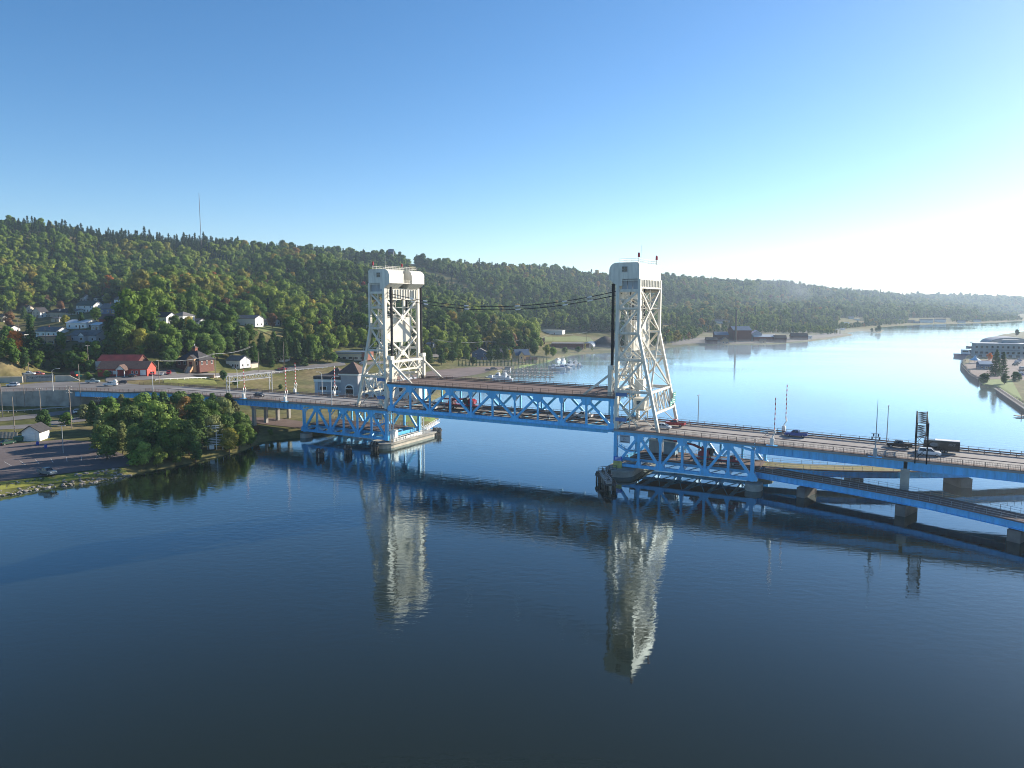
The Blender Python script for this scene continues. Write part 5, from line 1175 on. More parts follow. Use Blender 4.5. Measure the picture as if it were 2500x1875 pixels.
def WALL(n):
    return {'white': mat('white_siding', (0.72, 0.71, 0.68), .7, .05, .5), 'tan': mat('tan_brick', (0.46, 0.31, 0.20), .9, .12, 1.5), 'cream': mat('cream_siding', (0.60, 0.52, 0.40), .8, .08, .8), 'grey': mat('grey_siding', (0.36, 0.37, 0.39), .8, .08, .8), 'brick': mat('red_brick', (0.23, 0.085, 0.055), .9, .2, 1.8),
            'dkbrick': mat('dark_brick', (0.14, 0.06, 0.045), .9, .2, 1.8), 'red': mat('red_siding', (0.46, 0.07, 0.045), .75, .1, .8), 'blue': mat('blue_siding', (0.10, 0.14, 0.22), .8, .1, .8), 'yellow': mat('yellow_siding', (0.58, 0.42, 0.22), .8, .08, .8), 'mint': mat('pale_green_siding', (0.52, 0.60, 0.54), .8, .06, .8), 'orange': mat('orange_brick', (0.52, 0.30, 0.16), .9, .12, 1.5)}[n]
def house(px, py, wpx, d, h, wall, roof, label, style='gable', rise=2.2, yaw=0.0, storeys=1, nf=3, ns=2, chim=0, ov=.45, cat='house', name='house', ww=1.0, wh=1.2, along_x=True, pos=None, w=None, group='hillside houses', door=True):
    p = pos if pos is not None else on(px, py); w = w or wpx * p.y / FPX
    f = Vector((-p.x, -p.y)).normalized(); face = math.atan2(p.x, p.y) * -1    # front towards the canal
    T = empty(name, (p.x, p.y, p.z - .3), (-.34 if p.x < -60 else face * .5) + yaw, label, cat, group)
    T.location = (p.x + 0, p.y + d / 2, p.z - .3); h = h + .3
    boxp(T, 'wall', (0, 0, h / 2), (w, d, h), WALL(wall))
    if style == 'gable': roof_gable(T, w, d, h, rise, ov, ROOF(roof), WALL(wall), along_x)
    elif style == 'hip': roof_hip(T, w, d, h, rise, ov, ROOF(roof))
    else: boxp(T, 'roof', (0, 0, h + .12), (w + .5, d + .5, .3), ROOF(roof))
    if nf: windows(T, w, d, 1.7, storeys, 2.8, nf, ns, ww, wh)
    if door:
        o = boxp(T, 'door', (w * .12 if nf % 2 == 0 else w / max(nf, 1) * .5, -d / 2 - .04, 1.25), (1.0, .1, 2.1), mat('door_paint', (0.18, 0.10, 0.07), .6))
    for i in range(chim): boxp(T, 'chimney', (-w * .18 + w * .36 * i, .2, h + rise * .9), (.7, .7, 1.8), WALL('brick') if i % 2 == 0 else CONC_L)
    return T
house(42, 832, 46, 8, 3.0, 'white', 'dark', 'small white gabled house at the left beside the utility pole', along_x=True, nf=2, chim=0)
house(118, 822, 70, 9, 3.2, 'white', 'grey', 'long white bungalow with grey roof and gabled front', nf=4, rise=2.4, chim=1)
house(122, 842, 62, 9, 4.4, 'orange', 'tan', 'flat roofed tan brick house below the white bungalow', 'flat', nf=2, ww=2.4, wh=1.2)
T = house(208, 834, 86, 9, 3.4, 'grey', 'grey', 'grey bungalow with central gable on the lawn edge', rise=2.4, nf=4, chim=1)
roof_gable(T, 4.5, 4.0, 3.6, 1.7, .3, ROOF('grey'), WALL('white'), False, (1.5, -4.6)); boxp(T, 'porch_front', (1.5, -5.4, 1.85), (4.4, 2.2, 3.7), WALL('grey')); windows(empty('porch_windows', (1.5, -5.4, 0), 0, parent=T), 4.4, 2.2, 1.9, 1, 3, 1, 0, 1.6, 1.3)
house(192, 802, 66, 9, 3.4, 'white', 'white', 'low building with long pale metal roof among the houses', rise=1.6, nf=3, chim=1)
house(238, 806, 26, 8, 3.0, 'grey', 'white', 'small annex with pale metal roof right of the long pale roof', rise=1.2, nf=2)
house(92, 775, 26, 9, 5.2, 'white', 'dark', 'tall white house with steep dark gable and porch', rise=4.0, nf=2, storeys=2, along_x=False)
T = house(142, 775, 60, 10, 4.6, 'cream', 'dark', 'tan house with dark hip roof, two chimneys and dormer', 'hip', rise=3.6, nf=4, chim=2, storeys=1)
boxp(T, 'dormer', (1.5, -2.6, 6.4), (2.6, 2.4, 1.6), WALL('white')); roof_hip(T, 2.6, 2.4, 7.2, 1.2, .3, ROOF('grey'), loc=(1.5, -2.6, 0)); windows(empty('dormer_windows', (1.5, -2.6, 0), 0, parent=T), 2.6, 2.4, 6.5, 1, 3, 3, 0, .5, .9)
house(137, 786, 26, 5, 2.6, 'cream', 'grey', 'small hip roofed garage below the tan house', 'hip', rise=1.3, nf=0)
house(185, 768, 20, 7, 3, 'mint', 'grey', 'small pale green house between tan and green roofs', rise=1.5, nf=1)
house(212, 762, 56, 10, 5.5, 'white', 'green', 'white two storey house with green barn shaped roof', rise=3.6, nf=3, storeys=2)
house(268, 765, 50, 9, 3.4, 'blue', 'grey', 'dark house with broad grey roof behind the spruces', rise=3.0, nf=3, chim=1)
house(262, 795, 40, 8, 4.0, 'brick', 'brown', 'brown roofed brick house right of the pale roofs', rise=2.6, nf=2)
house(300, 742, 44, 9, 3.6, 'white', 'tan', 'white house with brown roof highest on the slope', rise=2.4, nf=3, chim=2)
house(202, 736, 18, 8, 4.6, 'white', 'tan', 'brown roofed house half hidden behind the spruces, highest left', rise=2.6, nf=1, chim=1)
house(5, 785, 16, 8, 4, 'white', 'grey', 'white house cut by the left edge', rise=2.6, nf=1)
house(395, 800, 44, 9, 6.4, 'white', 'dark', 'white two storey house behind the pale green tree', rise=2.6, nf=3, storeys=2)
house(440, 800, 34, 10, 7.2, 'white', 'grey', 'tall white house with dark windows behind the yellow green tree', 'hip', rise=2.6, nf=3, storeys=2)
house(478, 802, 26, 8, 4.4, 'white', 'grey', 'small white wing showing right of the yellow green tree', rise=1.6, nf=2)
house(605, 797, 56, 9, 5.6, 'white', 'grey', 'white house on the grassy knoll, larger left part', rise=2.0, nf=3, storeys=1)
house(655, 794, 40, 8, 3.2, 'white', 'grey', 'low white wing with grey roof at the right of the knoll', rise=1.4, nf=3)
house(575, 898, 42, 9, 4.2, 'white', 'grey', 'small white house among trees right of the brick hall', rise=2.4, nf=3, group='houses by the hall road')
house(612, 898, 14, 6, 2.4, 'cream', 'grey', 'tiny pale garage right of the small white house', 'flat', nf=0, group='houses by the hall road')
house(680, 882, 34, 8, 3.2, 'white', 'grey', 'white house hidden behind the tall bare pines', rise=2, nf=2, group='houses by the hall road')
house(20, 812, 22, 8, 3.0, 'white', 'dark', 'white cottage with dark roof left of the small gabled house', rise=2.0, nf=2)
house(60, 762, 20, 8, 4.2, 'cream', 'brown', 'cream house with brown roof behind the steep white house', rise=2.6, nf=2, chim=1)
house(240, 735, 22, 8, 3.6, 'white', 'dark', 'white house with dark roof between the two tall spruces', rise=2.4, nf=2)
house(345, 772, 24, 8, 4.0, 'white', 'grey', 'white house alone in the trees right of the house rows', rise=2.2, nf=2)
# red restaurant and barn
T = house(298, 918, 118, 10, 3.6, 'red', 'brown', 'long red building with brown roof and white porch gable', rise=3.0, nf=0, cat='building', name='red_building', group='roadside buildings', door=False, yaw=.40)
w_ = 118 * T.location.y / FPX
for x in (-7.4, -5.6): boxp(T, 'window', (x, -5.05, 2.1), (1.5, .12, 1.5), WFR); boxp(T, 'window_pane', (x, -5.09, 2.1), (1.2, .12, 1.2), GLASS)
boxp(T, 'white_panel', (-3.4, -5.05, 2.0), (2.2, .1, 1.7), WFR)
for x in (4.6, 6.6): boxp(T, 'window', (x, -5.05, 2.1), (1.0, .12, 1.4), WFR); boxp(T, 'window_pane', (x, -5.09, 2.1), (.7, .12, 1.1), GLASS)
roof_gable(T, 4.2, 4.5, 3.7, 2.0, .5, ROOF('brown'), WFR, False, (0.6, -6.6)); boxp(T, 'porch_back', (0.6, -5.2, 1.8), (3.8, .2, 3.6), mat('deep_red', (.25, .03, .03), .7))
for x in (-1.2, 2.4): boxp(T, 'porch_post', (x, -8.4, 1.9), (.3, .3, 3.8), WFR)
boxp(T, 'garage_panel', (9.6, -5.06, 1.9), (2.6, .12, 2.6), WFR)
T = house(285, 902, 96, 12, 3.6, 'dkbrick', 'red', 'barn with bright red metal roof behind the long red building', rise=3.2, nf=0, cat='building', name='red_barn', group='roadside buildings', door=False, yaw=.40)
boxp(T, 'barn_door', (-w_ * .32, -7.06, 2.4), (5, .12, 4.2), mat('grey_barn_door', (0.32, 0.34, 0.34), .7))
# brick hall
p = on(466, 908); T = empty('brick_hall', (p.x, p.y + 6, p.z), -.25, 'old brick hall with dark hip roof, cupola and front steps', 'building', 'roadside buildings')
boxp(T, 'wall', (0, 0, 2.8), (14, 12, 6), WALL('dkbrick')); roof_hip(T, 14, 12, 5.9, 5.0, .6, ROOF('dark'), 3); boxp(T, 'cupola', (0, 0, 11.4), (2.0, 2.0, 1.6), WALL('brick')); roof_hip(T, 2, 2, 12.2, 1.1, .3, ROOF('brown'), .1)
MB().tube([(0, 0, 13.2), (0, 0, 13.8), (0, 0, 14.3)], [.1, .3, .05], 8).build('finial', WFR, T)
boxp(T, 'portal', (3, -6.8, 3.6), (4.2, 1.8, 7.2), WALL('orange')); roof_gable(T, 4.2, 2.4, 7.2, 1.6, .3, ROOF('dark'), WALL('orange'), False, (3, -6.6)); boxp(T, 'portal_door', (3, -7.75, 4.2), (1.6, .12, 2.6), GLASS)
for i in range(6): boxp(T, 'step', (3, -8.1 - i * .42, 2.7 - i * .48), (3.0, .42, .5), CONC_L)
for x in (1.3, 4.7): member(T, 'stair_wall', (x, -7.8, 3.2), (x, -10.6, .4), .3, 1.0, WALL('orange'))
windows(T, 14, 12, 4.6, 1, 3, 4, 3, 1.1, 1.7)
gp = on(498, 922); W_ = empty('garden_wall', gp, -.12, 'low tan stone garden wall before the brick hall', 'wall'); boxp(W_, 'wall_face', (0, 0, .7), (11, .4, 1.6), WALL('orange')); boxp(W_, 'coping', (0, 0, 1.55), (11.3, .6, .15), CONC_L)
# hotel
hp = Vector((-89, 331, -1.0)); T = empty('hotel', hp, -.20, 'grey four storey hotel with brown pyramid roofs and tall arched window', 'hotel')
HG = mat('hotel_grey', (0.34, 0.335, 0.35), .85, .08, .5); HP = mat('hotel_pale', (0.52, 0.54, 0.57), .85, .06, .5)
def hbox(n, x0, x1, y0, y1, z0, z1, m): return boxp(T, n, ((x0 + x1) / 2, (y0 + y1) / 2, (z0 + z1) / 2), (x1 - x0, y1 - y0, z1 - z0), m)
hbox('wing', 0, 13.2, 0, 14, -2, 13.6, HG); hbox('cornice', -.4, 13.2, -.4, 14.4, 13.0, 14.2, WFR); hbox('corner_pilaster', -.12, 1.4, -.15, 1.5, -2, 12.99, HP); hbox('band', .02, 13.1, -.1, 0, 8.4, 9.2, HP)
hbox('mansard', -.5, 13.0, -.5, 14.5, 14.2, 15.6, ROOF('dark'))
hbox('stair_tower', 14.0, 22.0, -3.2, 6, -2, 16.6, HG); hbox('tower_cornice', 13.2, 22.8, -4.0, 6.8, 16.6, 17.4, WFR); roof_hip(T, 9.8, 11, 17.35, 5.0, .4, ROOF('brown'), .2, (18.0, 1.4, 0)); hbox('tower_link', 13.15, 14.02, -.8, 5, -2, 14.0, HP)
hbox('lobby_wing', 21.9, 48, 1.0, 15, -2, 13.6, HP); hbox('cornice', 22.85, 48.5, .5, 15.5, 13.6, 14.4, WFR)
roof_hip(T, 9, 9, 14.3, 4.4, .6, ROOF('brown'), .2, (34, 6, 0)); roof_hip(T, 9, 9, 14.3, 4.4, .6, ROOF('brown'), .2, (5.5, 12, 0))
arch = [(15.9, -1.6), (20.1, -1.6), (20.1, 10.6)] + [(18 + 2.1 * math.cos(R(a)), 10.6 + 2.1 * math.sin(R(a))) for a in range(15, 180, 15)] + [(15.9, 10.6)]
af = MB().prism(arch, -3.35, -3.19).build('arched_window', WFR, T)
arch2 = [(18 + (x - 18) * .84, (z - 4.5) * .93 + 4.5) for x, z in arch]; MB().prism(arch2, -3.42, -3.34).build('window_pane', GLASS, af)
for z in (1.6, 4.8, 8.2, 10.6): boxp(af, 'mullion', (18, -3.45, z), (3.6, .08, .3), WFR)
for st in range(4):
    z = .6 + st * 3.2
    for x in (4.0, 9.6): boxp(T, 'window', (x, -.06, z), (3.4, .14, 1.9), WFR); boxp(T, 'window_pane', (x, -.12, z), (3.0, .12, 1.5), GLASS)
    for x in (24.5, 28.5, 32.5, 36.5, 40.5, 44.5): boxp(T, 'window', (x, .94, z), (2.0, .14, 1.9), WFR); boxp(T, 'window_pane', (x, .88, z), (1.6, .12, 1.6), GLASS)
    boxp(T, 'window', (-.06, 5, z), (.14, 2.2, 1.9), WFR); boxp(T, 'window_pane', (-.12, 5, z), (.12, 1.9, 1.6), GLASS)
# other buildings on the town side
T = house(860, 879, 78, 12, 5.2, 'cream', 'blue', 'long dark roofed workshop with brick end behind the hotel', 'flat', nf=5, yaw=.12, cat='building', name='workshop', ww=2.4, wh=1.4, group='roadside buildings')
boxp(T, 'brick_end', (9.6, 0, 2.7), (3.2, 12.2, 5.3), WALL('brick')); boxp(T, 'awning', (0, -6.6, 4.6), (18, 1.4, .25), ROOF('blue'))
house(1052, 850, 20, 8, 3, 'grey', 'blue', 'small pale blue roofed shed above the road bend', rise=1.2, nf=0, group='roadside buildings')
T = house(1172, 878, 40, 9, 5.2, 'blue', 'grey', 'dark blue gabled house half hidden by trees near the marina', rise=3.4, nf=2, storeys=2, along_x=False, group='marina houses', chim=1)
T = house(1272, 882, 36, 9, 5.0, 'yellow', 'blue', 'yellow house with steep dark blue roof behind the cedar hedge', rise=4.2, nf=2, storeys=1, group='marina houses', yaw=.35)
roof_gable(T, 4.4, 4.5, 5.3, 2.6, .3, ROOF('blue'), WALL('yellow'), False, (-2, -4.6)); boxp(T, 'bay', (-2, -5.6, 2.65), (4.3, 2.4, 5.3), WALL('yellow')); windows(empty('bay_windows', (-2, -5.6, 0), 0, parent=T), 4.3, 2.4, 3.4, 1, 3, 1, 0, .8, 1.4)
house(1298, 886, 26, 6, 2.6, 'yellow', 'brown', 'low yellow garage with brown roof beside the yellow house', rise=1.4, nf=0, group='marina houses')
house(1225, 872, 36, 9, 4.6, 'white', 'grey', 'white house seen through the tall pine trunks', rise=2, nf=3, group='marina houses')
house(1318, 840, 22, 8, 3.4, 'tan', 'brown', 'small brown gabled house left of the long warehouse', rise=2.2, nf=1, group='marina houses')
house(1352, 816, 52, 14, 5.0, 'white', 'white', 'white flat roofed warehouse at the foot of the forest', 'flat', nf=0, yaw=-.3, cat='building', name='warehouse', group='far bank warehouses')
house(1388, 852, 78, 24, 5.2, 'brick', 'grey', 'long red brick warehouse with flat grey roof by the far bank', 'flat', nf=0, yaw=-.06, cat='building', name='warehouse', group='far bank warehouses')
p = on(1432, 848); T = empty('quonset_shed', p, -.3, 'white barrel roofed shed with dark blue top by the gravel pile', 'building', 'far bank warehouses')
MB().prism([(-7, 0)] + [(7 * math.cos(R(a)), 5.0 * math.sin(R(a))) for a in range(180, -1, -15)], 0, 26).build('barrel_roof', ROOF('blue'), T)
MB().prism([(6.7 * math.cos(R(a)), 4.7 * math.sin(R(a))) for a in range(180, -1, -15)], -.15, .05).build('end_wall', WALL('cream'), T); boxp(T, 'door', (1, -.2, 1.6), (3, .1, 3.2), GLASS)
p = on(1478, 845); b = MB(); nq = 18; ringz = [(0, 17), (5, 11), (9, 4.5), (10.6, .6)]
vs = [(r_ * math.cos(2 * math.pi * j / nq) * rng.uniform(.9, 1.1), r_ * math.sin(2 * math.pi * j / nq) * rng.uniform(.9, 1.1), z + rng.uniform(-.3, .3)) for z, r_ in ringz for j in range(nq)]
b.add(vs, [(i * nq + j, i * nq + (j + 1) % nq, (i + 1) * nq + (j + 1) % nq, (i + 1) * nq + j) for i in range(3) for j in range(nq)] + [tuple(range(3 * nq, 4 * nq))])
tag(b.build('gravel_pile', mat('dark_gravel', (0.055, 0.048, 0.045), .95, .3, .4), None, p, smooth=True), 'big dark conical gravel pile by the far bank', 'gravel pile')
house(1493, 842, 14, 10, 6, 'white', 'blue', 'white and blue building right behind the gravel pile', 'flat', nf=0, cat='building', name='warehouse', group='far bank warehouses')
# smelter
Yk = on(1790, 838).y
house(1812, 833, 44, 22, 13, 'brick', 'blue', 'tall brick smelter hall with blue grey roof beside the smokestack', rise=4.5, nf=0, cat='building', name='smelter_hall', group='old smelter buildings', yaw=.15)
house(1850, 833, 24, 16, 9, 'grey', 'white', 'pale gabled smelter hall behind the long shed', rise=3.6, nf=0, cat='building', name='smelter_hall', group='old smelter buildings', along_x=False)
house(1868, 834, 54, 14, 5.6, 'brick', 'white', 'long low brick smelter shed with white roof edge', rise=2.4, nf=0, cat='building', name='smelter_shed', group='old smelter buildings', yaw=.15)
house(1800, 834, 8, 8, 13, 'brick', 'dark', 'square brick smelter tower right beside the smokestack', 'flat', nf=0, cat='building', name='smelter_tower', group='old smelter buildings')
house(1764, 833, 32, 18, 7.5, 'dkbrick', 'blue', 'dark brick smelter hall left of the smokestack', rise=3.4, nf=0, cat='building', name='smelter_hall', group='old smelter buildings')
house(1740, 840, 26, 14, 4.4, 'dkbrick', 'dark', 'low dark smelter shed at the left end by the water', rise=3, nf=0, cat='building', name='smelter_shed', group='old smelter buildings')
house(1772, 839, 18, 9, 4.2, 'tan', 'tan', 'small brown gabled smelter shed with lit end by the water', rise=3, nf=2, cat='building', name='smelter_shed', group='old smelter buildings', along_x=False)
house(1908, 836, 28, 14, 5, 'dkbrick', 'dark', 'dark gabled shed right of the long smelter shed', rise=3.2, nf=0, cat='building', name='smelter_shed', group='old smelter buildings')
house(1955, 830, 38, 14, 4.6, 'dkbrick', 'dark', 'dark long shed on the point right of the smelter', rise=3.6, nf=0, cat='building', name='smelter_shed', group='old smelter buildings')
house(1978, 827, 12, 10, 3.4, 'white', 'white', 'small pale shed joined to the dark shed on the point', 'flat', nf=0, cat='building', name='smelter_shed', group='old smelter buildings')
house(1864, 837, 14, 6, 3.0, 'tan', 'tan', 'tiny tan kiosk in the smelter yard', rise=1.6, nf=0, cat='building', name='smelter_shed', group='old smelter buildings')
p = on(1795.5, 836); T = empty('smokestack', p, 0, 'tall slim smokestack of the old smelter on the far bank', 'chimney')
H_ = 76 * p.y / FPX * 1.02
MB().tube([(0, 0, 0), (0, 0, H_ * .5), (0, 0, H_)], [1.35, 1.1, .9], 14).build('stack_shaft', mat('stack_brick', (0.17, 0.13, 0.10), .9, .15, .2), T, smooth=True); MB().tube([(0, 0, H_ - .2), (0, 0, H_ + .8)], [1.1, 1.15], 14).build('stack_crown', CONC_D, T)
for px, py, w_, hh, st, lab in [(1758, 790, 20, 4, 'gable', 'white house with bright gable in trees above the smelter, larger'), (1786, 790, 6, 4, 'gable', 'tiny white gable in the trees above the smelter'), (1748, 762, 10, 6, 'gable', 'pale house high in the trees left of the smokestack'), (1560, 795, 44, 5, 'flat', 'long brown roofed building right of the right tower'),
                                (2066, 792, 16, 4, 'flat', 'long white building on the far flats'), (2080, 779, 12, 4, 'gable', 'white house at the hill foot on the far flats'), (2095, 782, 10, 3, 'flat', 'small white building at the hill foot'), (2020, 783, 8, 4, 'gable', 'white speck of a house in the far trees'), (2060, 806, 8, 3, 'flat', 'tiny white hut on the far flats'),
                                (2225, 788, 18, 4, 'gable', 'far brown roofed house by the water, left'), (2240, 789, 14, 4, 'flat', 'far low house by the water next to the big boathouse'), (2264, 788, 28, 6, 'gable', 'far blue grey boathouse with white eaves at the water'), (2298, 787, 24, 6, 'gable', 'far dark house with white trim right of the boathouse'), (2350, 788, 16, 3, 'gable', 'far pale cottage on the shore'), (2388, 786, 16, 4, 'gable', 'far cottage with pale roof near the channel end'),
                                (2128, 790, 14, 3, 'gable', 'far reddish cottage row on the flats, left'), (2160, 790, 10, 3, 'gable', 'far grey cottage on the flats, right'), (2196, 783, 10, 4, 'gable', 'far white house on the slope above the shore')]:
    house(px, py, w_, 10, hh, 'white' if 'white' in lab or 'pale' in lab else ('blue' if 'boathouse' in lab or 'dark' in lab else 'tan'), 'white' if st == 'flat' and 'white' in lab else ('tan' if 'brown' in lab else 'grey'), lab, st, rise=2.6, nf=0, group='far shore houses', door=False)
# right bank: quay building with vaulted hall behind
p = on(2447, 873); T = empty('quay_building', p, -.36, 'grey three storey quay building with two rows of windows', 'building', 'quay buildings')
QG = mat('quay_building_paint', (0.36, 0.37, 0.37), .85, .06, .3)
boxp(T, 'wall', (0, 7, 5.6), (40, 14, 11.6), QG); boxp(T, 'roof', (0, 7, 11.55), (42.6, 14.6, .5), mat('pale_roof', (.55, .57, .6), .7, .06)); boxp(T, 'setback_storey', (8, 13, 13), (12, 8, 3.2), QG)
for st, z in enumerate((3.9, 8.6)):
    for i in range(11): boxp(T, 'window', (-19 + i * 3.8, -.05, z), (1.5 if st else 1.9, .14, 1.7), GLASS)
for i in range(7): boxp(T, 'ground_door', (-16 + i * 5.4, -.05, 1.1), (2.6, .14, 2.0), DARKST)
text_on(T, 'PORTAGE LAKE WATERFRONT', 1.3, (0, -.1, 6.4), (math.pi / 2, 0, 0), INK) if False else None
boxp(T, 'fascia_band', (0, -.06, 6.3), (24, .12, .9), mat('faded_band', (.27, .27, .28), .8))
p = on(2447, 873); T = empty('vaulted_hall', p + Vector((24, 26, -.5)), -.36, 'vaulted grey roof hall behind the quay building', 'building', 'quay buildings')
MB().prism([(-17, 0)] + [(17 * math.cos(R(a)), 10.5 + 5.5 * math.sin(R(a))) for a in range(180, -1, -10)] + [(17, 0)], 0, 30).build('vaulted_roof', mat('vault_roof_metal', (.30, .32, .35), .6, .06), T); MB().prism([(16.4 * math.cos(R(a)), 10.4 + 4.9 * math.sin(R(a))) for a in range(180, -1, -10)], -.2, .1).build('end_gable', QG, T)
boxp(T, 'brick_side', (19, 0, 5), (4, 24, 12), WALL('brick'))
house(2412, 902, 28, 8, 3.6, 'blue', 'white', 'low quay pavilion with pale roof in front of the spruces', rise=1.6, nf=3, group='quay buildings', cat='building', name='quay_pavilion')
p = on(2380, 887); T = empty('peaked_tent', p, 0, 'pale blue peaked tent canopy on the quay', 'tent')
MB().tube([(0, 0, 2.4), (0, 0, 3.0), (0, 0, 4.2), (0, 0, 6.2)], [4.4, 3.2, 1.4, .1], 8).build('canopy', mat('pale_blue_canvas', (.42, .58, .70), .7), T)
for i in range(6): boxp(T, 'post', (3.8 * math.cos(i * 1.047), 3.8 * math.sin(i * 1.047), 1.2), (.15, .15, 2.4), WFR)
# quay wall with its railing
qp = [on(*q) if False else atz(*q, 1.0) for q in ((2346, 893), (2369, 920), (2389, 931.5))]
T = empty('quay_wall', qp[0], 0, 'dark quay wall edge at the corner of the paved quay', 'wall')
for a, c in zip(qp[:-1], qp[1:]): member(T, 'wall_face', a - qp[0] + Vector((0, 0, -.1)), c - qp[0] + Vector((0, 0, -.1)), .8, 3.0, TIMBER); railing(T, [a - qp[0] + Vector((0, 0, 1.4)), c - qp[0] + Vector((0, 0, 1.4))], 1.0, DARKST, 2.5)
qp = [atz(*q, 1.0) for q in ((2434, 951), (2466, 973), (2500, 996), (2560, 1036))]
T = empty('boardwalk', qp[0], 0, 'timber boardwalk with railing along the right bank', 'boardwalk')
for a, c in zip(qp[:-1], qp[1:]):
    member(T, 'deck', a - qp[0] + Vector((0, 0, .6)), c - qp[0] + Vector((0, 0, .6)), 3.0, .3, TIMBER_L); railing(T, [a - qp[0] + Vector((-1.0, -1.0, .7)), c - qp[0] + Vector((-1.0, -1.0, .7))], 1.1, DARKST, 1.6)
    member(T, 'fender_wall', a - qp[0] + Vector((-1, -1, -.6)), c - qp[0] + Vector((-1, -1, -.6)), .3, 2.6, TIMBER)
p = atz(2488, 1018, 0); T = empty('small_dock', p, .1, 'small floating dock at the right edge', 'dock'); boxp(T, 'dock_deck', (3, 0, .5), (9, 2.6, .3), TIMBER_L)
for x in (0, 3, 6): MB().tube([(x, -1.2, -2), (x, -1.2, 1.8)], .15, 7).build('pile', TIMBER, T)
# small white shed by the car park
p = on(74, 1077); T = empty('shed', (p.x, p.y + 3, p.z - .2), .12, 'small white shed with dark gable roof and white door', 'shed')
boxp(T, 'wall', (0, 0, 1.7), (5.4, 6.5, 3.4), WALL('white')); roof_gable(T, 5.4, 6.5, 3.4, 1.9, .6, ROOF('dark'), WALL('white'), False); boxp(T, 'door', (.2, -3.3, 1.35), (2.4, .12, 2.6), WFR)
p = on(47, 1078); T = empty('dumpster', (p.x, p.y, p.z + .1), .1, 'green metal dumpster left of the white shed', 'dumpster')
MB().prism([(-1.2, .1), (1.2, .1), (1.35, 1.5), (-1.35, 1.5)], -.8, .8).build('bin_body', mat('dumpster_green', (.03, .13, .06), .5), T); boxp(T, 'lid', (0, 0, 1.6), (2.6, 1.7, .14), mat('dumpster_lid', (.05, .16, .08), .5))
p = on(5, 1070); T = empty('board_fence', p, -.1, 'grey board fence at the left edge by the dumpster', 'fence')
for i in range(24): boxp(T, 'board', (-6 + i * .5, 0, 1.1), (.44, .08, 2.2), TIMBER_L)
# ================================================================== VEHICLES
TYRE = mat('tyre_rubber', (0.015, 0.015, 0.016), .85); RIMM = mat('wheel_rim', (0.35, 0.35, 0.36), .35, .1, 2.0, metal=.6)
HEADL = mat('headlight_glass', (0.7, 0.72, 0.74), .15, .05); TAILL = mat('tail_light', (0.35, 0.02, 0.02), .25, .05)
def paint(n):
    c = {'white': (.74, .75, .75), 'silver': (.48, .50, .52), 'red': (.34, .022, .03), 'blue': (.03, .085, .30), 'black': (.012, .013, .017), 'green': (.03, .075, .05), 'dark': (.055, .06, .07), 'grey': (.16, .18, .18), 'rose': (.48, .11, .13), 'pale': (.36, .45, .46), 'crane': (.33, .02, .03)}[n]
    return mat('car_paint_' + n, c, .22, .04, .5, spec=.6)
def wheel_mesh(r, w):
    b = MB(); n = 16
    b.tube([(0, -w / 2, 0), (0, -w / 2 * .8, 0), (0, w / 2 * .8, 0), (0, w / 2, 0)], [r * .9, r, r, r * .9], n); me = bpy.data.meshes.new('tyre'); me.from_pydata(b.v, [], b.f); me.materials.append(TYRE)
    b = MB(); b.tube([(0, -w / 2 - .015, 0), (0, w / 2 + .015, 0)], r * .6, 12); m2 = bpy.data.meshes.new('rim'); m2.from_pydata(b.v, [], b.f); m2.materials.append(RIMM)
    return me, m2
WM = {}
def wheel(par, x, y, r, w=.24):
    k = (round(r, 2), round(w, 2))
    if k not in WM: WM[k] = wheel_mesh(r, w)
    o = put('wheel', WM[k][0], par, (x, y, r)); put('rim', WM[k][1], o); return o
def shell(poly, w, inset=.07):
    """side profile drawn across the width, edges rolled in"""
    cx = sum(p[0] for p in poly) / len(poly); cz = sum(p[1] for p in poly) / len(poly)
    def sh(k): return [(cx + (x - cx) * k, cz + (z - cz) * (1 - (1 - k) * 1.6)) for x, z in poly]
    rings = [(-w / 2, sh(.955)), (-w / 2 + inset, sh(1)), (w / 2 - inset, sh(1)), (w / 2, sh(.955))]
    b = MB(); n = len(poly); vs = [(x, y, z) for y, pl_ in rings for x, z in pl_]
    fs = [(r * n + i, r * n + (i + 1) % n, (r + 1) * n + (i + 1) % n, (r + 1) * n + i) for r in range(3) for i in range(n)] + [tuple(range(n))[::-1], tuple(range(3 * n, 4 * n))]
    return b.add(vs, fs)
def cabin(T, x0, x1, xt0, xt1, zb, zt, w, col):
    """glasshouse with roof skin and pillars; x0/x1 at the belt, xt0/xt1 at the roof"""
    wb, wt = w * .47, w * .40
    V = [(x0, -wb, zb), (x1, -wb, zb), (x1, wb, zb), (x0, wb, zb), (xt0, -wt, zt), (xt1, -wt, zt), (xt1, wt, zt), (xt0, wt, zt)]
    MB().add(V, [(0, 1, 5, 4), (2, 3, 7, 6), (1, 2, 6, 5), (3, 0, 4, 7), (4, 5, 6, 7), (3, 2, 1, 0)]).build('glasshouse', GLASS, T)
    MB().add([(xt0 - .06, -wt - .02, zt - .02), (xt1 + .06, -wt - .02, zt - .02), (xt1 + .06, wt + .02, zt - .02), (xt0 - .06, wt + .02, zt - .02), (xt0 + .1, -wt + .1, zt + .07), (xt1 - .1, -wt + .1, zt + .07), (xt1 - .1, wt - .1, zt + .07), (xt0 + .1, wt - .1, zt + .07)],
             [(0, 1, 5, 4), (1, 2, 6, 5), (2, 3, 7, 6), (3, 0, 4, 7), (4, 5, 6, 7), (3, 2, 1, 0)]).build('roof', paint(col), T)
    b = MB()
    for s in (-1, 1):
        for xb, xt in ((x0, xt0), (x1, xt1), ((x0 + x1) / 2, (xt0 + xt1) / 2)): b.bar((xb, s * wb, zb), (xt, s * wt, zt), .09, .09)
    b.build('pillars', paint(col), T)
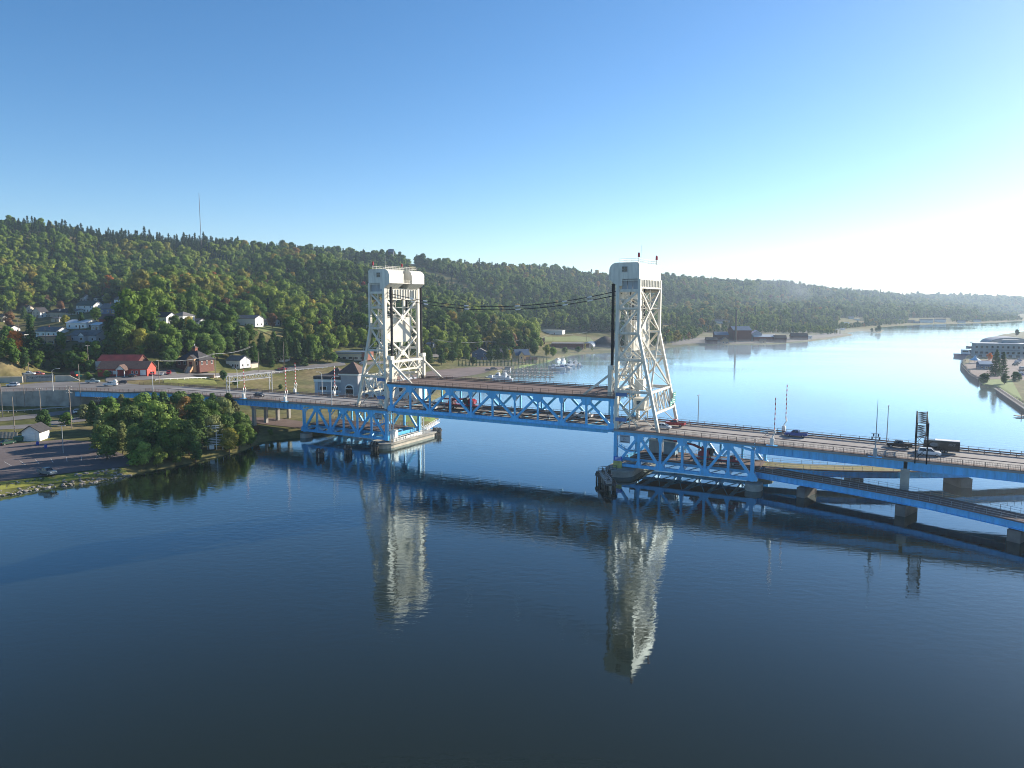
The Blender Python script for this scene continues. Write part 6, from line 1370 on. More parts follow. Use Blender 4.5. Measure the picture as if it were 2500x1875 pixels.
def lamps(T, L, w, zf, zr):
    for s in (-1, 1): boxp(T, 'headlight', (L / 2 - .02, s * w * .36, zf), (.08, w * .18, .16), HEADL); boxp(T, 'tail_light', (-L / 2 + .01, s * w * .4, zr), (.06, w * .12, .22), TAILL)
def car(kind, col, pos, heading, label, group=None, z=None):
    T = empty({'suv': 'suv', 'hatch': 'hatchback_car', 'pickup': 'pickup_truck', 'sedan': 'sedan_car'}[kind], pos, heading, label, 'pickup' if kind == 'pickup' else 'car', group)
    P_ = paint(col)
    if kind == 'pickup':
        L, w = 5.7, 2.0
        shell([(-L / 2, .55), (-L / 2 + .02, 1.12), (-.55, 1.15), (-.5, 1.2), (1.15, 1.22), (L / 2 - .25, 1.12), (L / 2, .95), (L / 2, .5), (L / 2 - .5, .4), (-L / 2 + .3, .42)], w).build('body', P_, T)
        cabin(T, -.75, 1.35, -.55, .65, 1.18, 1.83, w, col); boxp(T, 'bed', (-1.85, 0, 1.1), (1.8, 1.6, .12), mat('bed_liner', (.03, .03, .03), .8)); r, xa, xb = .40, -1.75, 1.85
        for s in (-1, 1): boxp(T, 'bed_side', (-1.8, s * .93, 1.22), (2.1, .1, .14), P_)
        boxp(T, 'bumper', (L / 2 + .04, 0, .55), (.14, w * .92, .2), RIMM); zf, zr = .92, .95
    elif kind == 'suv':
        L, w = 4.9, 1.95
        shell([(-L / 2, .5), (-L / 2 + .05, 1.05), (-L / 2 + .25, 1.12), (1.0, 1.12), (2.1, 1.02), (L / 2, .82), (L / 2, .45), (L / 2 - .4, .34), (-L / 2 + .3, .36)], w).build('body', P_, T)
        cabin(T, -L / 2 + .2, 1.25, -2.0, .45, 1.1, 1.74, w, col); r, xa, xb = .37, -1.5, 1.55; zf, zr = .85, 1.0
    elif kind == 'hatch':
        L, w = 4.1, 1.75
        shell([(-L / 2, .45), (-L / 2 + .05, .95), (-1.5, 1.0), (.9, 1.0), (1.6, .88), (L / 2, .68), (L / 2, .4), (L / 2 - .3, .28), (-L / 2 + .3, .3)], w).build('body', P_, T)
        cabin(T, -1.85, 1.25, -1.25, .15, .97, 1.5, w, col); r, xa, xb = .31, -1.25, 1.3; zf, zr = .72, .85
    else:
        L, w = 4.6, 1.8
        shell([(-L / 2, .45), (-L / 2 + .03, .9), (-1.5, .98), (1.0, .96), (L / 2 - .1, .78), (L / 2, .62), (L / 2, .38), (L / 2 - .3, .27), (-L / 2 + .3, .3)], w).build('body', P_, T)
        cabin(T, -1.75, 1.2, -1.0, .3, .94, 1.42, w, col); r, xa, xb = .32, -1.4, 1.4; zf, zr = .68, .8
    for x in (xa, xb):
        for s in (-1, 1): wheel(T, x, s * (w / 2 - .12), r)
    lamps(T, L, w, zf, zr)
    return T
GB = 'vehicles crossing the bridge'
def on_bridge(kind, col, s, t, fwd, label): return car(kind, col, bpt(s, t, dz(s) + .02), BTH + (0 if fwd else math.pi), label, GB)
on_bridge('pickup', 'white', 64.1, 13.8, False, 'white pickup on the lower deck of the lift span near the right tower')
on_bridge('suv', 'white', 13.0, 6.2, True, 'white car on the lift span partly behind a blue diagonal by the left tower')
on_bridge('pickup', 'red', 92.6, 13.2, False, 'red pickup just right of the right tower legs')
on_bridge('hatch', 'silver', 91.2, 7.0, True, 'silver hatchback emerging beside the right tower leg')
on_bridge('pickup', 'blue', 124.8, 15.2, False, 'blue pickup passing the raised gate arms on the right approach')
on_bridge('pickup', 'black', 149.2, 14.0, False, 'black pickup towing a long black trailer at the right')
on_bridge('suv', 'white', 155.6, 7.2, True, 'white suv driving under the dark gantry at the right')
on_bridge('sedan', 'dark', -65.0, 6.0, True, 'dark car on the left approach behind the gate arms')
# trailer
T = empty('box_trailer', bpt(158.2, 13.6, dz(158)), BTH + math.pi, 'long black box trailer with pale roof behind the black pickup', 'trailer', GB)
boxp(T, 'box', (0, 0, 1.75), (7.6, 2.4, 2.3), paint('black')); boxp(T, 'roof', (-1.2, 0, 2.95), (5.2, 2.3, .1), mat('trailer_roof', (.62, .63, .64), .6)); member(T, 'drawbar', (3.8, 0, .6), (5.4, 0, .55), .2, .15, DARKST)
for x in (-1.0, -.1):
    for s_ in (-1, 1): wheel(T, x, s_ * 1.15, .38)
LG = mat('faded_logo_grey', (.22, .22, .23), .6)
text_on(T, 'MKT', .75, (-2.2, 1.23, 2.0), (math.pi / 2, 0, math.pi), LG); MB().prism([(.9 * math.cos(a * .5236), .5 * math.sin(a * .5236)) for a in range(12)], 0, .03).build('logo_oval', LG, T, (1.6, 1.215, 1.9))
# crane trucks
def crane_truck(pos, heading, label, boom, boom_col='crane', cab_front=True):
    T = empty('crane_truck', pos, heading, label, 'crane truck', 'red crane trucks'); P_ = paint('crane')
    boxp(T, 'chassis', (0, 0, 1.0), (13.0, 2.5, .35), DARKST); boxp(T, 'deck', (-1.2, 0, 1.35), (9.6, 2.45, .35), P_)
    shell([(3.6, .6), (3.6, 2.6), (4.3, 2.75), (5.2, 2.6), (5.6, 1.7), (6.5, 1.6), (6.6, .6)], 2.4).build('cab', P_, T); boxp(T, 'windscreen', (5.42, 0, 2.15), (.12, 2.0, .75), GLASS)
    for s_ in (-1, 1): boxp(T, 'side_window', (4.4, s_ * 1.21, 2.2), (1.0, .04, .65), GLASS)
    boxp(T, 'turntable', (-2.6, 0, 1.75), (2.4, 2.2, .5), DARKST)
    shell([(-4.4, 1.9), (-4.4, 3.0), (-3.4, 3.5), (-1.7, 3.3), (-1.4, 1.9)], 2.2).build('crane_body', P_, T); boxp(T, 'crane_cab', (-1.6, 1.0, 2.9), (1.5, 1.1, 1.9), DARKST); boxp(T, 'crane_cab_window', (-1.0, 1.57, 3.1), (.9, .05, 1.0), mat('tinted_glass', (.05, .09, .07), .1))
    for i, (a, c, w) in enumerate(boom): member(T, 'boom_section', a, c, w, w * 1.15, P_ if i < 2 else DARKST)
    for x in (-5.2, -3.9, -2.6, 3.6, 4.9):
        for s_ in (-1, 1): wheel(T, x, s_ * 1.05, .52, .34)
    for x in (-5.9, 2.0): member(T, 'outrigger', (x, -1.9, .9), (x, 1.9, .9), .25, .25, P_)
    boxp(T, 'bumper', (6.65, 0, .7), (.15, 2.4, .35), WHITE_S)
    return T
crane_truck(bpt(22.0, 12.6, ZD + .02), BTH + math.pi, 'long red crane truck with folded boom on the lift span', [((-2.8, -.5, 3.2), (6.0, -.5, 2.9), .55), ((6.0, -.5, 2.9), (9.0, -.5, 2.8), .45)])
crane_truck(bpt(106.0, 5.2, 4.62), BTH, 'red crane truck on the low deck with its boom reaching left', [((-1.6, 0, 3.0), (-6.0, 0, 4.6), .5), ((-6.0, 0, 4.6), (-11.5, 0, 5.2), .42), ((-11.5, 0, 5.2), (-16.5, 0, 5.5), .3), ((-2.4, 0, 2.6), (-3.6, 0, 4.4), .3)])
# street and car parks
def on_street(kind, col, px, py, z, hd, label, g='vehicles at the junction'): return car(kind, col, atz(px, py, z), hd, label, g)
on_street('suv', 'white', 32, 943, 11.82, math.pi + .05, 'white suv on the street at the left edge')
on_street('pickup', 'pale', 226, 935, 11.85, .25, 'pale green pickup turning at the junction')
T = on_street('pickup', 'white', 270, 942, 11.82, math.pi + .1, 'white pickup with a white tank on its bed at the junction')
MB().tube([(-1.9, -.7, 1.9), (-1.9, -.62, 1.9), (-1.9, .62, 1.9), (-1.9, .7, 1.9)], [.5, .8, .8, .5], 12).build('tank', WHITE_S, T)
on_street('hatch', 'dark', 298, 937, 11.82, math.pi + .3, 'dark car behind the white pickup at the junction')
def on_ground(kind, col, px, py, hd, label, g): return car(kind, col, on(px, py, .2), hd, label, g)
for a in [('sedan', 'black', 322, 921, 2.9, 'black car parked beside the porch of the red building'), ('suv', 'red', 372, 917, -1.1, 'dark red suv parked at the right end of the red building'), ('sedan', 'silver', 394, 917, -1.2, 'silver car parked between two red vehicles'), ('suv', 'red', 412, 915, -1.25, 'red van with white rear window at the end of the forecourt')]:
    on_ground(*a, 'cars parked by the red building')
for a in [('pickup', 'white', 70, 917, .1, 'white car parked behind the sign wall, left of two'), ('suv', 'rose', 94, 917, .1, 'red and white car parked behind the sign wall, right of two'), ('pickup', 'rose', 690, 904, .3, 'pink red pickup on the hall road'), ('sedan', 'white', 886, 889, .2, 'white car on the road bend behind the hotel'),
          ('pickup', 'grey', 115, 1160, -.45, 'dark grey pickup alone in the waterside car park'), ('sedan', 'green', 18, 1086, 1.2, 'dark green car parked beside the dumpster'), ('suv', 'white', 196, 1010, .5, 'white vehicle on the service road below the wall'), ('sedan', 'black', 1192, 906, .3, 'dark car in the marina car park, left of two'), ('suv', 'dark', 1206, 904, .3, 'dark suv in the marina car park, right of two')]:
    on_ground(*a, 'parked and passing cars on the town side')
cols = ['silver', 'blue', 'white', 'dark', 'green', 'silver', 'black', 'white', 'blue']
names = ['first silver car in the quay car park row beneath the grey building', 'blue car second in the quay car park row', 'white car third in the quay car park row', 'dark car fourth in the quay car park row', 'green car fifth in the quay car park row nearest the spruces', 'silver car at the right edge lower quay car park', 'black car at the right edge lower quay car park', 'white car at the right edge lower quay car park', 'blue car at the right edge lowest in the quay car park']
for i in range(9):
    px, py = (2492 - i * 3.4, 879 + i * 3.6) if i < 5 else (2497 - (i - 5) * 1.5, 902 + (i - 5) * 5.5)
    on_ground(['sedan', 'hatch', 'suv'][i % 3], cols[i], px, py, .2, names[i], 'cars on the quay car park')
for px, py, lab in ((92, 1087, 'blue litter barrel in the car park, left of two'), (112, 1095, 'blue litter barrel in the car park, right of two')):
    o = MB().tube([(0, 0, 0), (0, 0, .5), (0, 0, 1.05), (0, 0, 1.1)], [.4, .43, .4, .3], 10).build('litter_barrel', mat('barrel_blue', (.02, .06, .34), .5), None, on(px, py, .1)); tag(o, lab, 'barrel', 'blue barrels')

# ================================================================== PEOPLE
def person(pos, heading, label, pose, shirt, pants, group='people'):
    T = empty('person', pos, heading, label, 'person', group)
    J = dict(pelvis=(0, 0, .95), spine=(0, 0, 1.2), chest=(0, 0, 1.42), neck=(0, 0, 1.52), head=(0, 0, 1.62), crown=(0, 0, 1.76), shl=(0, .2, 1.42), shr=(0, -.2, 1.42), ell=(0, .27, 1.15), elr=(0, -.27, 1.15), hal=(.05, .28, .88), har=(.05, -.28, .88),
             hil=(0, .1, .92), hir=(0, -.1, .92), knl=(.02, .11, .5), knr=(.02, -.11, .5), anl=(0, .11, .08), anr=(0, -.11, .08), tol=(.16, .12, .04), tor=(.16, -.12, .04)); J.update(pose)
    rad = dict(pelvis=.15, spine=.14, chest=.16, neck=.06, head=.10, crown=.085, shl=.07, shr=.07, ell=.05, elr=.05, hal=.045, har=.045, hil=.095, hir=.095, knl=.065, knr=.065, anl=.05, anr=.05, tol=.04, tor=.04)
    E_ = [('pelvis', 'spine'), ('spine', 'chest'), ('chest', 'neck'), ('neck', 'head'), ('head', 'crown'), ('chest', 'shl'), ('chest', 'shr'), ('shl', 'ell'), ('shr', 'elr'), ('ell', 'hal'), ('elr', 'har'), ('pelvis', 'hil'), ('pelvis', 'hir'), ('hil', 'knl'), ('hir', 'knr'), ('knl', 'anl'), ('knr', 'anr'), ('anl', 'tol'), ('anr', 'tor')]
    k = list(J); me = bpy.data.meshes.new('body'); me.from_pydata([J[q] for q in k], [(k.index(a), k.index(b)) for a, b in E_], [])
    o = put('body', me, T); md = o.modifiers.new('skin', 'SKIN'); md.use_smooth_shade = True
    for i, q in enumerate(k): me.skin_vertices[0].data[i].radius = (rad[q], rad[q])
    me.skin_vertices[0].data[0].use_root = True
    o.modifiers.new('sub', 'SUBSURF').levels = 1
    m = bpy.data.materials.new('clothing'); nt, b = nodes_of(m); geo = nt.nodes.new('ShaderNodeTexCoord'); sx = nt.nodes.new('ShaderNodeSeparateXYZ'); nt.links.new(geo.outputs['Object'], sx.inputs[0])
    r = nt.nodes.new('ShaderNodeValToRGB'); r.color_ramp.interpolation = 'CONSTANT'; mp = nt.nodes.new('ShaderNodeMath'); mp.operation = 'DIVIDE'; mp.inputs[1].default_value = 2.0
    zp = J['pelvis'][2] / 2; r.color_ramp.elements[0].color = (*pants, 1); e = r.color_ramp.elements.new(zp + .02); e.color = (*shirt, 1); r.color_ramp.elements[-1].position = J['neck'][2] / 2 + .01; r.color_ramp.elements[-1].color = (.42, .25, .18, 1)
    nt.links.new(sx.outputs['Z'], mp.inputs[0]); nt.links.new(mp.outputs[0], r.inputs['Fac']); nt.links.new(r.outputs['Color'], b.inputs['Base Color']); b.inputs['Roughness'].default_value = .8; me.materials.append(m)
    hx, hy, hz_ = J['crown']
    MB().tube([(hx - .02, hy, hz_ - .06), (hx - .02, hy, hz_ + .05), (hx - .02, hy, hz_ + .1)], [.115, .1, .03], 8).build('hair', mat('dark_hair', (.03, .02, .015), .8), T)
    return T
person(bpt(95.8, 4.2, 4.62), BTH + 1.2, 'person in dark clothes walking on the low deck near the crane boom', dict(knl=(.18, .11, .52), anl=(.12, .11, .1), tol=(.28, .12, .06), knr=(-.02, -.11, .5), anr=(-.2, -.11, .1), tor=(-.06, -.12, .05)), (.03, .035, .05), (.02, .022, .03))
T = person(bpt(57.2, 3.6, ZD + .16), BTH + math.pi, 'cyclist in white top riding along the lower deck of the lift span', dict(pelvis=(-.2, 0, 1.0), spine=(-.08, 0, 1.2), chest=(.1, 0, 1.36), neck=(.2, 0, 1.44), head=(.26, 0, 1.54), crown=(.28, 0, 1.67), shl=(.12, .2, 1.34), shr=(.12, -.2, 1.34), ell=(.3, .24, 1.15), elr=(.3, -.24, 1.15), hal=(.5, .22, 1.02), har=(.5, -.22, 1.02),
    hil=(-.18, .1, .98), hir=(-.18, -.1, .98), knl=(.18, .12, .78), knr=(.12, -.12, .6), anl=(.05, .12, .42), anr=(-.02, -.12, .2), tol=(.2, .12, .4), tor=(.14, -.12, .18)), (.6, .6, .6), (.03, .03, .05))
B_ = empty('bicycle', bpt(57.2, 3.6, ZD + .16), BTH + math.pi, 'bicycle ridden on the lower deck of the lift span', 'bicycle'); cm = paint('black')
for x in (-.5, .52):
    b = MB(); n = 18
    for i in range(n):
        a0, a1 = 2 * math.pi * i / n, 2 * math.pi * (i + 1) / n; b.bar((x + .33 * math.cos(a0), 0, .34 + .33 * math.sin(a0)), (x + .33 * math.cos(a1), 0, .34 + .33 * math.sin(a1)), .04)
    for i in range(6): a0 = math.pi * i / 6; b.bar((x + .31 * math.cos(a0), 0, .34 + .31 * math.sin(a0)), (x - .31 * math.cos(a0), 0, .34 - .31 * math.sin(a0)), .012)
    b.build('wheel', TYRE, B_)
for a, c in (((-.5, 0, .34), (-.2, 0, .85)), ((-.2, 0, .9), (.38, 0, .85)), ((-.1, 0, .34), (.38, 0, .8)), ((-.1, 0, .34), (-.22, 0, .92)), ((-.5, 0, .34), (-.1, 0, .34)), ((.52, 0, .34), (.36, 0, 1.0))): member(B_, 'frame_tube', a, c, .04, .04, cm)
boxp(B_, 'saddle', (-.22, 0, .95), (.26, .14, .06), cm); member(B_, 'handlebar', (.42, -.25, 1.02), (.42, .25, 1.02), .035, .035, cm)
person(on(2356, 884, .15), .5, 'person standing near the tent on the paved quay', {}, (.03, .03, .04), (.03, .03, .05))

# ================================================================== BRIDGE FURNITURE
STR_R = mat('gate_red', (.55, .03, .03), .5); STR_W = mat('gate_white', (.75, .74, .72), .5)
def gate(s, t, hgt, label, lean=0.0):
    T = empty('gate_arm', bpt(s, t, dz(s) + .12), BTH, label, 'barrier gate', 'raised bridge gates')
    boxp(T, 'gate_cabinet', (0, 0, .9), (.9, .8, 1.8), WHITE_S)
    for y in (-.5, .5):
        b = MB(); b.bar((.1, y, .2), (.1, y, 2.3), .2); b.bar((.1, y, 2.25), (.7, y, 3.3), .2); b.bar((.7, y, 3.25), (.45, y, 4.0), .18); b.build('counterweight_arm', WHITE_S, T)
    n = int(hgt / .62)
    for i in range(n): member(T, 'arm_stripe', (.45 + lean * i * .6, 0, 3.9 + i * .62), (.45 + lean * (i + 1) * .6, 0, 3.9 + (i + 1) * .62), .17, .2, STR_W if i % 2 else STR_R)
    for y in (-.5, .5): member(T, 'stay', (.45, y, 3.9), (.45, 0, 4.9), .05, .05, WHITE_S)
    boxp(T, 'platform', (0, 0, -.02), (2.6, 1.8, .14), BLUE)
gate(-44.3, -1.1, 8.2, 'raised striped gate arm on the near rail left of the truss span'); gate(-65.3, -1.1, 7.0, 'raised striped gate arm on the near rail by the white gantry'); gate(-60.0, BW + 1.2, 8.4, 'raised striped gate arm on the far rail before the grass bank'); gate(-40.0, BW + 1.2, 8.0, 'raised striped gate arm on the far rail before the hotel')
gate(121.3, -1.1, 8.6, 'raised striped gate arm on the near rail right of the truss'); gate(121.0, BW + 1.2, 9.4, 'raised striped gate arm on the far rail behind the blue pickup')
T = empty('signal_mast', bpt(144.4, -1.2, dz(144)), BTH, 'tall thin signal mast with cabinet on the right approach', 'mast')
boxp(T, 'cabinet', (0, 0, 1.0), (.8, .7, 2.0), GREYST); MB().tube([(0, 0, 1.5), (0, 0, 8), (0, 0, 13.5)], [.13, .1, .03], 7).build('pole', GREYST, T); boxp(T, 'platform', (0, 0, -.05), (3.0, 1.6, .15), BLUE)
for z in (4.6, 5.4): member(T, 'crossarm', (-1.0, 0, z), (1.0, 0, z), .1, .1, GREYST)
for x, z in ((-.8, 4.2), (.8, 4.2), (-.5, 5.1), (.5, 5.1)): boxp(T, 'signal_head', (x, -.1, z), (.3, .3, .7), DARKST)
def gantry(s, span, m, ztop, depth, label, dl, both=True, x_brace=False):
    T = empty('sign_gantry', bpt(s, 0, 0), BTH, label, 'gantry', 'sign gantries'); z0 = dz(s); ta, tb = -1.3, BW + 1.4
    for u in (-span / 2, span / 2):
        for t in (ta, tb): member(T, 'post', (u, t, z0 - .6), (u, t, ztop), .26, .26, m)
        for z in (ztop - .15, ztop - depth): member(T, 'truss_chord', (u * .92, ta, z), (u * .92, tb, z), .2, .2, m)
        n = dl
        for i in range(n):
            a = ta + (tb - ta) * i / n; c = ta + (tb - ta) * (i + 1) / n; za, zb = (ztop - .2, ztop - depth) if i % 2 else (ztop - depth, ztop - .2)
            member(T, 'truss_diagonal', (u * .92, a, za), (u * .92, c, zb), .12, .12, m)
            if x_brace: member(T, 'truss_diagonal', (u * .92, a, zb), (u * .92, c, za), .1, .1, m)
    for i in range(dl):
        a = ta + (tb - ta) * i / dl; c = ta + (tb - ta) * (i + 1) / dl; k = 1 if i % 2 else -1
        for z in (ztop - .1, ztop - depth): member(T, 'truss_lacing', (-span / 2 * .92 * k, a, z), (span / 2 * .92 * k, c, z), .09, .09, m); member(T, 'truss_lacing', (-span / 2 * .92, a, z), (span / 2 * .92, a, z), .09, .09, m)
    for t in (ta, tb):
        member(T, 'leg_brace', (-span / 2, t, z0 + .6), (span / 2, t, z0 + 3.2), .1, .1, m); member(T, 'leg_brace', (span / 2, t, z0 + 3.2), (-span / 2, t, z0 + 5.6), .1, .1, m)
gantry(-73.2, 1.5, GREYST, 20.2, 2.2, 'white lattice sign gantry across the left approach', 14); gantry(153.8, 2.3, mat('black_gantry_paint', (.012, .013, .016), .85, .2, 1.0, spec=.1), 20.3, 3.4, 'dark lattice gantry across the right approach', 12, x_brace=True)
def lamp_post(base, hd, H, label, double=False, arm=2.2, g='lamp posts'):
    T = empty('lamp_post', base, hd, label, 'street lamp', g)
    MB().tube([(0, 0, 0), (0, 0, H * .6), (0, 0, H)], [.13, .1, .07], 8).build('pole', GREYST if double else WHITE_S, T)
    if double:
        member(T, 'lamp_arm', (-.9, 0, H), (.9, 0, H), .08, .08, GREYST)
        for x in (-.9, .9): boxp(T, 'lamp_head', (x, 0, H - .05), (.5, .3, .14), GREYST)
    else:
        MB().tube([(0, 0, H - .1), (arm * .3, 0, H + .5), (arm * .7, 0, H + .75), (arm, 0, H + .7)], .06, 6).build('lamp_arm', WHITE_S, T); boxp(T, 'lamp_head', (arm + .2, 0, H + .66), (.7, .3, .14), WHITE_S)
lamp_post(bpt(-117.0, -1.2, 11.7), 2.6, 8.2, 'curved arm street lamp on the near rail of the curved span'); lamp_post(atz(130, 955, 11.8), .4, 8.4, 'curved arm street lamp above the concrete retaining wall'); lamp_post(bpt(-92, BW + 1.3, dz(-92)), 2.6, 8.2, 'curved arm street lamp behind the white gantry'); lamp_post(bpt(-46, BW + 1.3, dz(-46)), 2.6, 8.2, 'curved arm street lamp in front of the hotel, far rail'); lamp_post(bpt(-22.5, -1.2, dz(-22)), .5, 9.2, 'curved arm street lamp on the near rail beside the left tower')
lamp_post(bpt(97.5, BW + 1.3, dz(97)), BTH + 1.57, 8.6, 'double headed lamp post on the far rail right of the tower', True); lamp_post(bpt(146.2, BW + 1.3, dz(146)), BTH + 1.57, 9.6, 'double headed lamp post on the far rail left of the gantry', True); lamp_post(on(155, 1107, 0), 0, 8.5, 'dark lamp post at the edge of the waterside car park', True)
# signs
T = empty('road_sign', bpt(SPAN + 10.6, BW - 1.8, 18.6), BTH + .05, 'pair of green road signs on the rear of the right tower', 'road sign'); GS = mat('sign_green', (.01, .24, .15), .4, .05)
for t, z, w_ in ((1.4, 2.4, 3.4), (.4, 0.7, 4.6), (-2.6, .2, 2.2)):
    boxp(T, 'sign_panel', (.35, t, z), (.1, w_, 1.4), GS); boxp(T, 'sign_back', (.28, t, z), (.06, w_ + .1, 1.5), GREYST)
    for dz_ in (.3, -.3): boxp(T, 'legend_line', (.41, t, z + dz_), (.03, w_ * .62, .22), STR_W)
for s, k, lab in ((SPAN + 2.6, 1, 'grey clearance sign below the deck beside the right tower'), (-2.9, -1, 'grey clearance sign below the deck beside the left tower')):
    T = empty('clearance_sign', bpt(s, -.72, 10.2), BTH, lab, 'sign', 'clearance signs'); boxp(T, 'sign_panel', (0, 0, 0), (3.0, .1, 2.2), mat('sign_grey', (.36, .40, .44), .6, .05))
    text_on(T, 'CLEARANCE', .46, (0, -.07, .72), (math.pi / 2, 0, 0), INK); text_on(T, 'LINE', .36, (-.2, -.07, .22), (math.pi / 2, 0, 0), INK); text_on(T, '32 FT', .42, (0, -.07, -.25), (math.pi / 2, 0, 0), INK); boxp(T, 'legend_line', (0, -.06, -.78), (2.3, .03, .2), INK)
T = empty('notice_boards', bpt(SPAN + .7, -.9, 2.0), BTH, 'blue notice board above a yellow board at the foot of the right tower', 'sign')
boxp(T, 'yellow_board', (0, 0, .9), (2.5, .12, 2.0), mat('board_yellow', (.42, .38, .12), .8, .25, .8)); boxp(T, 'blue_board', (.1, .02, 2.5), (2.4, .12, 1.2), mat('board_blue', (.01, .08, .45), .5))
for z in (2.85, 2.5, 2.15): boxp(T, 'legend_line', (.1, -.06, z), (1.7, .03, .12), STR_W)
# maintenance platforms beneath the deck next to the towers
for s, k, lab in ((SPAN + .5, 1, 'blue angled access platform in the right truss beside the tower'), (-.5, -1, 'blue angled access platform in the left truss beside the tower')):
    T = empty('access_platform', bpt(s, 0, 0), BTH, lab, 'platform', 'truss access platforms')
    for t in (-.75, .55): b = MB(); b.bar((0, t, 8.2), (k * 2.2, t, 7.0), .12, .3); b.bar((k * 2.2, t, 7.0), (k * 4.8, t, 6.8), .12, .3); b.build('stringer', BLUE, T)
    b = MB()
    for i in range(9): b.box((k * (2.3 + .3 * i), -.1, 7.05), (.24, 1.2, .06))
    b.build('grating', GREYST, T); railing(T, [(k * .2, -.8, 8.3), (k * 2.2, -.8, 7.1), (k * 4.8, -.8, 6.9)], 1.0, BLUE, 1.3, rails=(1.0, .5), rw=.07)
# pier fence and gear on the left pier
T = empty('pier_fence', bpt(2.2, 0, 1.7), BTH, 'white railing and screens along the left tower pier', 'fence')
railing(T, [(0, .5, 0), (0, 17.5, 0)], 1.6, WHITE_S, 1.8, rw=.1); boxp(T, 'screen', (-.1, 12, .7), (.08, 9, .8), STR_W)
for i in range(10): boxp(T, 'slat', (-.1, 1.2 + i * .6, .6), (.08, .2, 1.1), STR_W)
for t in (0.6, 17.6):
    for dx in (0, -1.2): member(T, 'guide_post', (dx, t, 0), (dx, t, 10.2), .2, .2, WHITE_S)
    for i in range(6): a, c = (0, -1.2) if i % 2 else (-1.2, 0); member(T, 'guide_lacing', (a, t, .4 + i * 1.6), (c, t, 2.0 + i * 1.6), .12, .12, WHITE_S)
boxp(T, 'white_cabinet', (-1.6, 3.2, 2.2), (1.6, 1.8, 2.8), STR_W); boxp(T, 'spare_girder', (-3.2, 9, .8), (.6, 10, .6), GREYST)
T = empty('pier_machinery', bpt(SPAN + 7.5, 12.5, 4.7), BTH, 'grey machinery sheds with pale roofs on the low deck by the right tower', 'shed')
for x, y, m_ in ((0, 0, GREYST), (4.4, -.6, mat('blue_grey_cabinet', (.22, .34, .42), .6))): boxp(T, 'shed_wall', (x, y, 1.8), (3.4, 3.2, 3.6), m_); boxp(T, 'shed_roof', (x, y, 3.72), (3.8, 3.6, .22), CREAM)
# timber dolphins and walkways
def dolphin(pos, label, w=3, h=2.4, n=14, g='timber pile clusters'):
    T = empty('pile_cluster', pos, rng.uniform(0, 1), label, 'pile cluster', g); rg = random.Random(int(abs(pos.x * 10)))
    for i in range(n):
        a = i * 2.4; r_ = w / 2 * math.sqrt((i + .5) / n); MB().tube([(r_ * math.cos(a), r_ * math.sin(a), -2.5), (r_ * math.cos(a) * .9, r_ * math.sin(a) * .9, h * rg.uniform(.85, 1.1))], .2, 7).build('pile', TIMBER if i % 4 else TIMBER_L, T)
    MB().tube([(0, 0, h * .55), (0, 0, h * .75)], w / 2 + .12, 14).build('wire_band', DARKST, T)
for px, py, lab, w_ in ((782, 1116, 'timber pile cluster in the water left of three before the left truss', 2.6), (849, 1108, 'timber pile cluster in the water middle of three before the left truss', 2.6), (914, 1099, 'timber pile cluster in the water right of three before the left truss', 2.8), (1068, 1062, 'timber pile cluster at the end of the white walkway by the lawn', 3.4), (1474, 1176, 'large dark timber pile cluster left of the right tower', 4.4), (1490, 1196, 'timber pile cluster in the water before the right tower', 3.2)):
    dolphin(atz(px, py, 0), lab, w_, 2.6 if w_ < 4 else 3.0, 16 if w_ < 4 else 26)
for A_, B2, lab, m_ in ((atz(1038, 1049, 1.9), atz(1070, 1030, 2.2), 'white railed walkway from the left pier to the pile cluster', STR_W), (atz(1466, 1152, 2.4), atz(1487, 1180, 2.6), 'grey timber walkway sloping down beside the right tower pier', TIMBER_L)):
    T = empty('walkway', A_, 0, lab, 'walkway', 'pier walkways'); d = B2 - A_; nrm = Vector((-d.y, d.x, 0)).normalized()
    member(T, 'deck', (0, 0, 0), d, 1.4, .2, m_)
    for q in (-.7, .7): railing(T, [nrm * q, d + nrm * q], 1.0, m_ if m_ == STR_W else GREYST, 1.8, rails=(1.0, .5), rw=.08)
T = empty('dock_guard_rail', atz(1462, 1150, 3.0), .35, 'dark guard rail on the pile platform left of the right tower', 'railing'); railing(T, [(0, 0, 0), (5.2, 0, 0)], 1.1, DARKST, 1.0, rw=.1)
# open sign frame seen from behind, on the wooded point
p = on(516, 1098); T = empty('open_billboard', Vector((p.x, p.y, p.z)), .35, 'open white steel sign frame seen from behind among the trees', 'billboard')
for x in (-3.2, -1.0, 1.6, 3.4): member(T, 'frame_post', (x, 0, -1), (x, 0, 7.6 if x < 3 else 6.4), .2, .2, WHITE_S)
for z, x0, x1 in ((7.6, -3.2, 2.6), (6.4, -3.2, -1.0), (6.9, -1, 2.6), (5.9, -1, 2.4), (4.6, 1.6, 3.4), (4.2, -3.2, -1), (3.7, -1, 3.4), (3.2, -1, 3.4), (2.7, -1, 3.4), (2.2, -1, 3.4), (1.6, -3.2, 3.4)): member(T, 'frame_rail', (x0, -.12, z), (x1, -.12, z), .14, .2, WHITE_S)
boxp(T, 'white_cabinet', (.2, -.6, .9), (1.4, .8, 1.2), STR_W)

